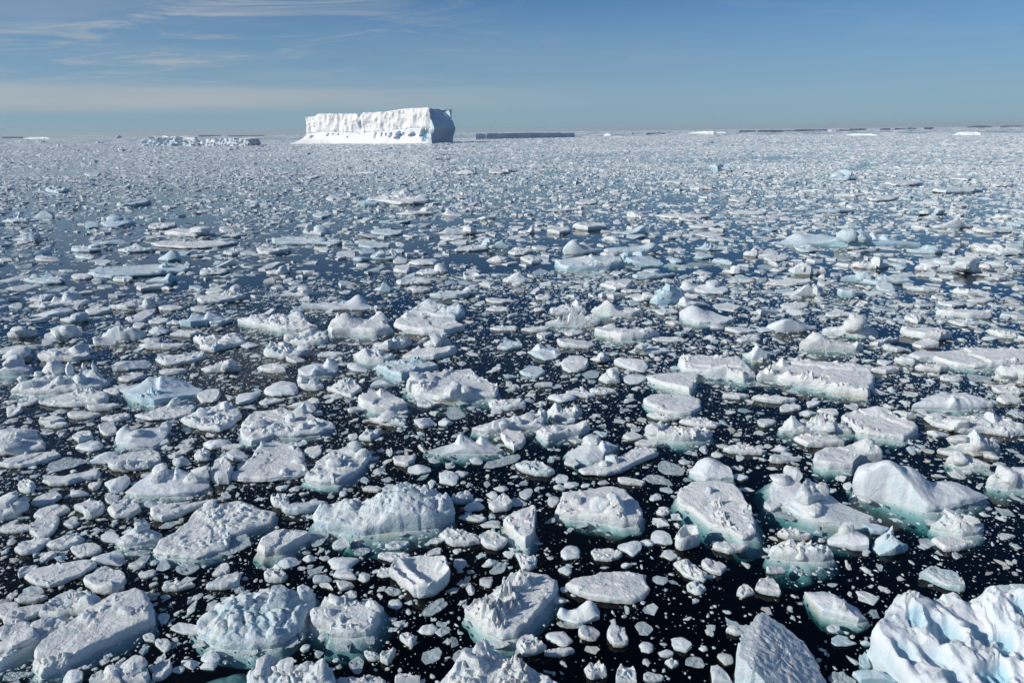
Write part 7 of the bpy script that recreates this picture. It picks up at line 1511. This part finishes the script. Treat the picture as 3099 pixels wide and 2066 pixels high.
('','rubble',0.12,37,[-8.63,34.31,0.37,0.29,-0.57],0,0,''),
('','slab',0.11,36,[22.1,34.04,0.38,0.28,0.97],0,0,''),
('','rubble',0.18,37,[12.98,46.59,0.54,0.41,0.98],0,0,''),
('','slab',0.1,37,[-6.67,29.74,0.29,0.27,-0.07],0,0,''),
('','slab',0.09,37,[6.44,23.68,0.24,0.18,0.03],0,0,''),
('','wet',0.04,44,[22.53,37.9,0.49,0.36,0.69],0,0,''),
('','slab',0.13,44,[-26.13,35.11,0.42,0.24,-0.19],0,0,''),
('','slab',0.18,44,[-20.56,51.86,0.59,0.48,-0.43],0,0,''),
('','slab',0.12,44,[13.71,36.38,0.43,0.26,0.15],0,0,''),
('','slab',0.29,61,[76.79,117.57,2.07,1.28,0.56],0,0,''),
('','slab',0.41,47,[92.39,125.47,2.72,1.13,0.84],0,0,''),
('ice_chunk','dome',0.07,27,[5.68,16.94,0.16,0.12,0.87],0,0,'tiny rounded floe behind the grey fin chunk'),
('','slab',0.06,26,[1.42,16.37,0.15,0.13,1.26],0,0,''),
('','slab',0.11,54,[4.97,40.02,0.56,0.26,-0.01],0,0,''),
('','wet',0.02,27,[9.89,17.18,0.21,0.12,0.91],0,0,''),
('','slab',0.09,29,[-20.13,24.79,0.3,0.16,-0.88],0,0,''),
('','slab',0.07,29,[13.37,20.18,0.2,0.14,0.74],0,0,''),
('','slab',0.27,57,[-18.94,119.62,1.79,1.64,-1.51],0,0,''),
('ice_chunk','lump',0.12,33,[2.03,26.75,0.25,0.19,-0.33],0,0,'tiny smooth lump behind the split-block floe, towards the humpbacked floe'),
('','slab',0.08,29,[9.89,22.68,0.24,0.16,-1.53],0,0,''),
('','slab',0.1,40,[19.45,24.65,0.27,0.13,0.05],0,0,''),
('','slab',0.1,40,[-9.12,26.44,0.29,0.16,-0.01],0,0,''),
('','slab',0.12,40,[1.04,37.75,0.41,0.3,0.27],0,0,''),
('','slab',0.09,34,[-17.7,26.64,0.3,0.17,-0.51],0,0,''),
('ice_chunk','lump',0.32,34,[-14.65,89.27,1.73,0.73,-1.38],0,0,'tiny smooth lump beside the blue pyramid floe'),
('','slab',0.25,50,[-55.17,76.62,0.95,0.76,-0.57],0,0,''),
('','slab',0.09,40,[-11.08,18.29,0.21,0.08,0.03],0,0,''),
('ice_chunk','lump',1.13,68,[-122.22,681.67,47.68,10.48,-1.36],0,0,'tiny long smooth lump behind the mid-distance berg bit'),
('','slab',0.09,33,[17.72,20.99,0.22,0.13,0.32],0,0,''),
('','slab',0.11,34,[27.23,33.89,0.43,0.22,0.66],0,0,''),
('','rubble',0.18,34,[11.16,44.99,0.49,0.37,1.1],0,0,''),
('','rubble',0.33,51,[83.3,116.15,2.11,1.1,0.74],0,0,''),
('','wet',0.02,33,[16.24,21.51,0.25,0.15,0.59],0,0,''),
('ice_chunk','lump',0.38,68,[-91.69,132.46,-91.89,134.14,-90.55,134.43,-87.36,132.45,-87.15,131.39,-89.89,131.65],[(-88.13,131.09,1.48,2.0,'d')],0,'rounded bluish dome beside the bluish snow pyramid'),
('ice_chunk','lump',0.56,54,[-55.68,273.17,9.11,3.38,-1.31],0,0,'tiny long smooth lump behind the mid-distance berg bit, towards the far heap floe'),
('','slab',0.14,54,[27.65,59.24,0.81,0.43,0.11],0,0,''),
('','slab',0.12,47,[-3.45,43.67,0.53,0.3,0.15],0,0,''),
('','slab',0.13,47,[10.92,53.06,0.64,0.42,0.07],0,0,''),
('ice_chunk','lump',0.09,26,[1.68,19.8,0.15,0.15,-1.21],0,0,'tiny smooth lump beside the smooth oval floe'),
('ice_chunk','lump',0.11,27,[10.75,29.4,0.32,0.2,1.08],0,0,'tiny smooth lump in front of the crusty tapering wedge'),
('ice_chunk','lump',0.09,27,[-2.15,22.06,0.18,0.16,-1.12],0,0,'tiny smooth lump in front of the frosty egg chunk'),
('ice_floe','slab',0.34,64,[23.56,79.12,24.84,79.45,25.66,77.79,25.2,77.13,24.25,78.31],0,0,'slim flat floe beside the turquoise bank'),
('','slab',0.08,37,[8.96,18.67,0.2,0.09,-0.02],0,0,''),
('','slab',0.1,37,[4.6,34.64,0.34,0.26,0.1],0,0,''),
('ice_chunk','lump',0.3,37,[25.92,99.51,1.77,0.87,1.28],0,0,'tiny smooth lump behind the crested mound'),
('','slab',0.1,33,[-16.45,32.0,0.31,0.25,-0.69],0,0,''),
('ice_chunk','lump',0.33,37,[-63.76,89.1,1.52,0.66,-0.89],0,0,'tiny smooth lump in front of the bluish snowy heap'),
('','slab',0.12,37,[-25.73,35.75,0.39,0.24,-0.41],0,0,''),
('','slab',0.1,37,[-2.6,29.58,0.3,0.2,-0.09],0,0,''),
('','slab',0.1,37,[15.11,27.74,0.28,0.18,0.1],0,0,''),
('ice_chunk','lump',0.25,37,[42.8,74.02,1.09,0.57,0.89],0,0,'tiny smooth lump behind the turquoise-hollow floe'),
('','slab',0.18,37,[-12.01,58.59,0.68,0.51,-1.03],0,0,''),
('','slab',0.08,37,[9.36,19.31,0.21,0.09,0.06],0,0,''),
('','slab',0.11,36,[6.99,37.48,0.37,0.31,-0.69],0,0,''),
('','slab',0.13,37,[25.56,40.52,0.46,0.29,0.52],0,0,''),
('','slab',0.07,29,[-6.98,21.72,0.22,0.14,-0.59],0,0,''),
('','rubble',0.11,30,[-2.35,35.88,0.36,0.28,-1.39],0,0,''),
('','slab',0.07,30,[-7.68,21.15,0.19,0.14,-0.39],0,0,''),
('','slab',0.15,68,[14.45,97.2,1.59,0.86,-0.05],0,0,''),
('ice_chunk','lump',0.52,47,[79.61,244.84,7.31,2.61,1.25],0,0,'tiny long smooth lump behind the long rugged bank'),
('','slab',0.08,34,[-4.96,20.9,0.2,0.11,-0.09],0,0,''),
('','slab',0.08,33,[-7.0,22.13,0.2,0.13,0.08],0,0,''),
('','slab',0.18,34,[32.88,47.6,0.53,0.31,0.62],0,0,''),
('','slab',0.09,33,[-16.92,24.59,0.22,0.15,-0.14],0,0,''),
('','slab',0.1,34,[-17.21,31.17,0.32,0.19,-0.4],0,0,''),
('','slab',0.08,34,[-7.23,20.69,0.2,0.1,-0.12],0,0,''),
('','slab',0.09,33,[-6.7,28.94,0.26,0.2,0.07],0,0,''),
('','slab',0.09,30,[-20.58,28.78,0.29,0.18,-0.63],0,0,''),
('','slab',0.12,47,[13.25,54.54,0.65,0.39,0.05],0,0,''),
('ice_floe','rubble',0.31,51,[1.09,104.99,1.81,106.3,3.21,106.53,3.67,104.78,2.27,103.9],[(3.08,104.92,1.23,0.8,'w')],0,'narrow floe with a steep snowy peak'),
('','slab',0.1,40,[-10.66,31.78,0.34,0.17,-0.03],0,0,''),
('','slab',0.22,40,[31.94,88.06,1.17,0.8,0.99],0,0,''),
('ice_chunk','lump',0.38,40,[-73.8,150.42,3.29,1.28,-1.02],0,0,'tiny smooth lump behind the far lump-ended floe'),
('','slab',0.05,25,[3.13,18.18,0.16,0.11,0.77],0,0,''),
('ice_chunk','lump',0.1,27,[3.16,26.89,0.21,0.19,0.97],0,0,'tiny smooth lump behind the split-block floe, towards the curved tongue floe'),
('','slab',0.07,27,[-8.04,22.45,0.2,0.15,-0.7],0,0,''),
('ice_chunk','dome',0.09,27,[-7.42,26.46,0.23,0.18,-0.9],0,0,'tiny rounded floe behind the massive bluish berg bit'),
('','slab',0.06,27,[-3.95,18.4,0.15,0.12,-0.32],0,0,''),
('','slab',0.13,44,[29.41,56.36,0.64,0.38,0.21],0,0,''),
('','slab',0.07,28,[14.2,19.79,0.14,0.13,-0.09],0,0,''),
('','slab',0.1,33,[20.87,27.29,0.25,0.14,0.14],0,0,''),
('','rubble',0.72,30,[-16.23,256.95,11.14,1.85,-1.5],0,0,''),
('','slab',0.14,50,[-34.94,67.98,0.88,0.47,-0.14],0,0,''),
('','rubble',0.28,30,[-39.93,86.83,1.42,0.58,-1.07],0,0,''),
('ice_chunk','lump',0.09,30,[-6.99,18.27,0.16,0.07,-0.08],0,0,'tiny smooth lump beside the boulder-topped berg bit'),
('','slab',0.07,33,[9.43,18.97,0.18,0.08,-0.02],0,0,''),
('','slab',0.07,30,[12.15,19.77,0.17,0.1,0.12],0,0,''),
('','slab',0.09,37,[6.32,33.18,0.33,0.18,0.03],0,0,''),
('','slab',0.16,37,[6.94,65.74,0.65,0.6,1.14],0,0,''),
('ice_chunk','lump',0.54,37,[31.62,237.9,7.59,2.08,1.45],0,0,'tiny smooth lump behind the white pyramid pair'),
('','slab',0.05,20,[-10.16,17.76,0.17,0.09,-0.95],0,0,''),
('','slab',0.12,40,[9.1,53.0,0.54,0.37,0.06],0,0,''),
('','rubble',0.22,23,[22.54,55.21,0.72,0.31,1.15],0,0,''),
('','slab',0.07,29,[11.24,19.37,0.16,0.1,-0.14],0,0,''),
('','slab',0.07,26,[-0.67,23.76,0.19,0.14,-0.47],0,0,''),
('','slab',0.06,27,[-2.61,18.37,0.15,0.09,-0.1],0,0,''),
('','slab',0.08,27,[-6.5,30.6,0.25,0.2,-0.82],0,0,''),
('','slab',0.08,27,[-16.76,31.3,0.29,0.18,-0.71],0,0,''),
('ice_chunk','lump',0.57,27,[-59.87,195.14,6.56,1.2,-1.27],0,0,'tiny smooth lump behind the bluish saddle lump'),
('','slab',0.07,34,[-1.41,20.61,0.2,0.08,-0.03],0,0,''),
('','slab',0.07,33,[-3.76,16.27,0.16,0.05,0.03],0,0,''),
('ice_chunk','lump',0.47,40,[-26.95,278.94,7.76,2.65,-1.44],0,0,'tiny long smooth lump behind the mid-distance berg bit, towards the ramp-shaped block'),
('','slab',0.09,30,[19.35,28.8,0.25,0.13,0.19],0,0,''),
('','slab',0.05,23,[1.33,16.05,0.11,0.08,0.03],0,0,''),
('','slab',0.18,44,[57.76,109.41,1.28,0.87,0.46],0,0,''),
('','slab',0.08,27,[-9.53,31.83,0.24,0.17,-0.33],0,0,''),
('ice_chunk','crag',0.42,40,[-132.49,193.53,-133.54,196.13,-134.06,197.92,-131.61,197.58,-128.4,192.98],[(-137.21,203.3,1.53,1.0,'w')],0,'tall thin shard of blue ice standing far out'),
('','slab',0.06,23,[10.36,17.39,0.12,0.08,0.12],0,0,''),
('ice_chunk','lump',0.95,37,[202.05,581.49,32.05,4.79,1.24],0,0,'tiny long smooth lump behind the bright far crag'),
('ice_chunk','lump',0.41,37,[-70.66,248.51,5.88,2.08,-1.23],0,0,'tiny long smooth lump behind the mid-distance berg bit, towards the bluish saddle lump'),
('','slab',0.05,19,[-12.62,16.5,0.11,0.07,-0.53],0,0,''),
('ice_chunk','lump',0.51,40,[-192.88,407.27,11.54,3.4,-1.05],0,0,'tiny long smooth lump behind the blue bumpy-backed bit'),
('ice_chunk','lump',1.77,20,[-402.48,735.95,79.05,3.07,-1.07],0,0,'tiny smooth lump in front of the dark bluish far bit, towards the tall blue shard'),
('berg_bit','lump',1.6,34,[-616.98,960.16,-642.55,1005.39,-652.65,1029.05,-625.85,996.45,-594.95,949.17,-593.25,934.47],[(-719.9,1142.44,5.27,9.0,'d')],0,'dark bluish berg bit far out before the long low white berg'),
('ice_chunk','lump',1.72,30,[-1263.88,1915.26,188.3,11.19,-0.98],0,0,'tiny long smooth lump behind the dark bluish far bit'),
('ice_chunk','lump',1.95,20,[-926.26,1606.51,189.83,6.56,-1.05],0,0,'tiny smooth lump behind the dark bluish far bit'),
('ice_chunk','lump',1.53,17,[-1333.59,1933.22,160.86,6.24,-0.96],0,0,'tiny long smooth lump behind the dark bluish far bit, towards the tall blue shard'),
]
GROUP = {"ice_floe": ("ice floe", "ice floes drifting on the sea"), "ice_chunk": ("ice chunk", "loose ice chunks between the floes"), "berg_bit": ("berg bit", "berg bits among the floes"), "sunken_ice": ("sunken ice", None)}
rest = []
for i_, (nm, kd, h_, wpx, geo, pk, op, lab) in enumerate(ITEMS):
    if not nm:
        rest.append((kd, h_, wpx, geo))
        continue
    o = floe(nm, kd, h_, wpx, geo, pk, op, lab, i_ + 1)
    o["category"] = GROUP[nm][0]
    if GROUP[nm][1]:
        o["group"] = GROUP[nm][1]


# ------------------------------------------------------------------ loose brash: too many to count
def occupancy(x0, x1, y0, y1, res):
    nx, ny = int((x1 - x0) / res), int((y1 - y0) / res)
    occ = np.zeros((nx, ny), dtype=bool)
    gx = x0 + (np.arange(nx) + .5) * res
    gy = y0 + (np.arange(ny) + .5) * res
    for P, C, Rm in CIRC:
        lo, hi = P.min(0), P.max(0)
        i0, i1 = max(0, int((lo[0] - x0) / res)), min(nx, int((hi[0] - x0) / res) + 2)
        j0, j1 = max(0, int((lo[1] - y0) / res)), min(ny, int((hi[1] - y0) / res) + 2)
        if i1 <= i0 or j1 <= j0:
            continue
        X, Y = np.meshgrid(gx[i0:i1], gy[j0:j1], indexing="ij")
        Q = P[::max(1, len(P) // 40)]
        J = np.roll(Q, 1, axis=0)
        c = np.zeros(X.shape, dtype=bool)
        for (ax_, ay_), (bx_, by_) in zip(Q, J):
            c ^= ((ay_ > Y) != (by_ > Y)) & (X < (bx_ - ax_) * (Y - ay_) / (by_ - ay_ + 1e-12) + ax_)
        occ[i0:i1, j0:j1] |= c
    return occ


AZ = [-.95, -.6, -.35, -.1, .1, .35, .6, .95]
DD = [14, 19, 25, 33, 45, 65, 100, 160, 260, 400, 700, 1200, 4000]
COV = np.array([                       # share of open water that loose ice covers, by bearing (across) and distance (down)
    [.50, .50, .45, .22, .14, .14, .12, .12],
    [.52, .50, .42, .26, .16, .15, .13, .12],
    [.52, .50, .42, .34, .24, .20, .14, .14],
    [.50, .48, .44, .40, .34, .26, .18, .20],
    [.46, .44, .42, .42, .40, .36, .32, .32],
    [.34, .34, .42, .46, .46, .44, .42, .42],
    [.18, .19, .40, .58, .58, .56, .52, .52],
    [.17, .20, .42, .62, .64, .64, .62, .62],
    [.32, .34, .44, .56, .62, .66, .68, .68],
    [.38, .38, .42, .48, .52, .56, .60, .60],
    [.32, .36, .44, .54, .60, .68, .74, .74],
    [.34, .38, .48, .58, .64, .72, .78, .78],
    [.50, .52, .56, .60, .66, .70, .74, .74]])


def cover(x, y):
    d = np.hypot(x, y)
    a = x / np.maximum(y, 1)
    fi = np.interp(np.log(d), np.log(DD), np.arange(len(DD)))
    fj = np.interp(a, AZ, np.arange(len(AZ)))
    i, j = np.minimum(fi.astype(int), len(DD) - 2), np.minimum(fj.astype(int), len(AZ) - 2)
    u, v = fi - i, fj - j
    c = COV[i, j] * (1 - u) * (1 - v) + COV[i + 1, j] * u * (1 - v) + COV[i, j + 1] * (1 - u) * v + COV[i + 1, j + 1] * u * v
    sc_ = np.maximum(d * .10, 3.5)
    n_ = fbm(np.column_stack([a * 9, np.log(d) * 7, np.full(len(x), 4.2)]), 3)
    return np.clip(c * (1 + (.75 + .55 * smooth(40, 70, d) * smooth(700, 350, d)) * n_), .015, .95)


def scatter(rs, d0, d1, res, sizes, budget, spread=.98):
    """darts at pieces from the largest down; returns x, y, radius"""
    xm = d1 * max(1.0, spread * .85)
    occ = occupancy(-xm, xm, d0 * .6, d1, res)
    nx, ny = occ.shape
    out = []
    for (r0, r1, share) in sizes:
        n = int(budget * share)
        d = np.sqrt(rs.uniform((d0 * .8) ** 2, d1 ** 2, n))
        a = rs.uniform(-spread, spread, n)
        y = d / np.sqrt(1 + a * a)
        x = y * a
        keep = rs.rand(n) < cover(x, y) * 1.9
        x, y = x[keep], y[keep]
        r = r0 * (r1 / r0) ** (rs.rand(len(x)) ** 1.4)
        ii = ((x + xm) / res).astype(int)
        jj = ((y - d0 * .6) / res).astype(int)
        for k in range(len(x)):
            w = max(0, int(r[k] * .52 / res))
            i, j = ii[k], jj[k]
            if i - w < 0 or j - w < 0 or i + w >= nx or j + w >= ny:
                continue
            if w == 0:
                if occ[i, j]:
                    continue
                occ[i, j] = True
            else:
                blk = occ[i - w:i + w + 1, j - w:j + w + 1]
                if blk.any():
                    continue
                blk[:] = True
            out.append((x[k], y[k], r[k]))
    return np.array(out)


def chips(name, pts, nt, rings, label, rs, hk=.26, wet_share=.22, mat=None):
    """every point becomes a small irregular slab of its own; all of them one mesh"""
    n = len(pts)
    x, y, r = pts.T
    ang = np.arange(nt) / nt * 2 * math.pi
    ph = rs.rand(n, nt) * .7
    rad = r[:, None] * rs.uniform(.58, 1.22, (n, nt))
    asp = rs.uniform(.38, 1.0, n)
    rot = rs.rand(n) * math.pi
    lx = rad * np.cos(ang[None] + ph * .5)
    ly = rad * np.sin(ang[None] + ph * .5) * asp[:, None]
    ex = lx * np.cos(rot)[:, None] - ly * np.sin(rot)[:, None]
    ey = lx * np.sin(rot)[:, None] + ly * np.cos(rot)[:, None]
    hgt = r * hk * rs.uniform(.35, 1.25, n)
    flat = rs.rand(n) < .6
    tilt = rs.normal(size=(n, 2)) * .22
    wet = (rs.rand(n) < wet_share) * rs.uniform(.4, 1.0, n)
    hgt = np.where(wet > 0, hgt * .5, hgt)
    sink = np.where(wet > 0, rs.uniform(0, .25, n) * np.minimum(r, .3), 0)
    cx = rs.normal(size=n) * r * .16
    cyy = rs.normal(size=n) * r * .16
    V = [np.column_stack([x + cx, y + cyy, hgt * np.where(flat, 1.0, 1.3) + .01 - sink])]
    allr = []
    for (s_, zf) in rings:
        zf_ = np.where(flat, zf[0], zf[1])
        jit = rs.uniform(.7, 1.25, (n, nt)) if zf[0] > 0 else 1.0
        z = hgt[:, None] * zf_[:, None] * jit + (ex * s_ * tilt[:, :1] + ey * s_ * tilt[:, 1:]) * (.6 if zf[0] > 0 else 0)
        if zf[0] > 0:
            z = np.maximum(z, .006)
        z = z - sink[:, None]
        allr.append(np.stack([x[:, None] + ex * s_ + cx[:, None] * (1 - s_), y[:, None] + ey * s_ + cyy[:, None] * (1 - s_), z], -1))
    nr = len(rings)
    per = 1 + nr * nt
    VV = np.empty((n, per, 3))
    VV[:, 0] = V[0]
    for k, a in enumerate(allr):
        VV[:, 1 + k * nt:1 + (k + 1) * nt] = a
    j = np.arange(nt)
    fan = np.stack([np.zeros(nt, int), 1 + j, 1 + (j + 1) % nt], 1)
    qd = ring_faces(nr, nt, 1)
    off = (np.arange(n) * per)[:, None, None]
    me = make_mesh(name, VV.reshape(-1, 3), (qd[None] + off).reshape(-1, 4), (fan[None] + off).reshape(-1, 3), {"wet": np.repeat(wet, per), "blue": np.repeat((rs.rand(n) < .12) * .5, per)}, None, mat or M_BRASH, True)
    o = link(name, me)
    o["kind"] = "stuff"
    o["label"] = label
    return o


rs = np.random.RandomState(77)
near = scatter(rs, 14, 75, .06, ((.30, .46, .10), (.17, .30, .24), (.09, .17, .6), (.05, .09, 1.2)), 34000, 1.4)
NEARR = ((.55, (1.0, .9)), (.95, (.88, .45)), (1.0, (.40, .2)), (.72, (-.5, -.5)))
big_ = near[:, 2] > .13
chips("brash_ice", near[big_], 9, NEARR, "loose brash ice crowding the water between the floes", rs)
chips("brash_ice", near[~big_], 6, ((.88, (1.0, .65)), (1.0, (-.3, -.3))), "small crumbs of brash ice between the floes", rs)
sl = scatter(rs, 14, 52, .05, ((.018, .045, 1.0),), 70000, 1.25)
chips("ice_slush", sl, 5, ((1.0, (.5, .5)),), "tiny specks of slush floating on the dark water", rs, .5, .5)
mid = scatter(rs, 75, 330, .24, ((.9, 1.6, .14), (.5, .9, .34), (.26, .5, .9)), 62000)
bm_ = mid[:, 2] > .42
chips("drift_ice", mid[bm_], 5, ((.9, (1.0, .6)), (1.0, (-.4, -.4))), "scattered drift ice thinning the open water farther out", rs, .17, .2)
chips("drift_ice", mid[~bm_], 5, ((1.0, (-.08, -.08)),), "crumbs of drift ice in the middle distance", rs, .2, .2)
f1_ = scatter(rs, 330, 640, .6, ((2.0, 3.6, .14), (1.1, 2.0, .5), (.6, 1.1, .9)), 40000)
chips("pack_ice", f1_, 5, ((1.0, (-.05, -.05)),), "dense pack ice stretching away beyond the last open lanes", rs, .19, .12)
f2_ = scatter(rs, 640, 1700, 1.2, ((3.4, 6.0, .24), (1.7, 3.4, .95)), 90000)
chips("pack_ice", f2_, 5, ((1.0, (-.1, -.1)),), "far pack ice around the feet of the icebergs", rs, .15, .16)
vf = scatter(rs, 1700, 9000, 8.0, ((16, 40, .4), (8, 16, .7)), 26000)
chips("pack_ice", vf, 5, ((1.0, (-.1, -.1)),), "dense pack ice reaching the horizon", rs, .06, .1)
if rest:
    rr_ = []
    for kd, h_, wpx, geo in rest:
        if len(geo) == 5:
            rr_.append((geo[0], geo[1], (geo[2] * geo[3]) ** .5))
        else:
            g_ = np.array(geo).reshape(-1, 2)
            c_ = g_.mean(0)
            rr_.append((c_[0], c_[1], np.hypot(*(g_ - c_).T).mean()))
    chips("small_floes", np.array(rr_), 12, NEARR, "smaller floes between the larger ones", rs, .3, .1, M_SNOW)
print("pieces", len(near), len(sl), len(mid), len(f1_), len(f2_), len(vf), "rest", len(rest))
print("tris", sum(sum(len(p.vertices) - 2 for p in []) + len(o.data.loop_triangles) for o in sc.objects if o.type == "MESH" and not o.data.calc_loop_triangles()))
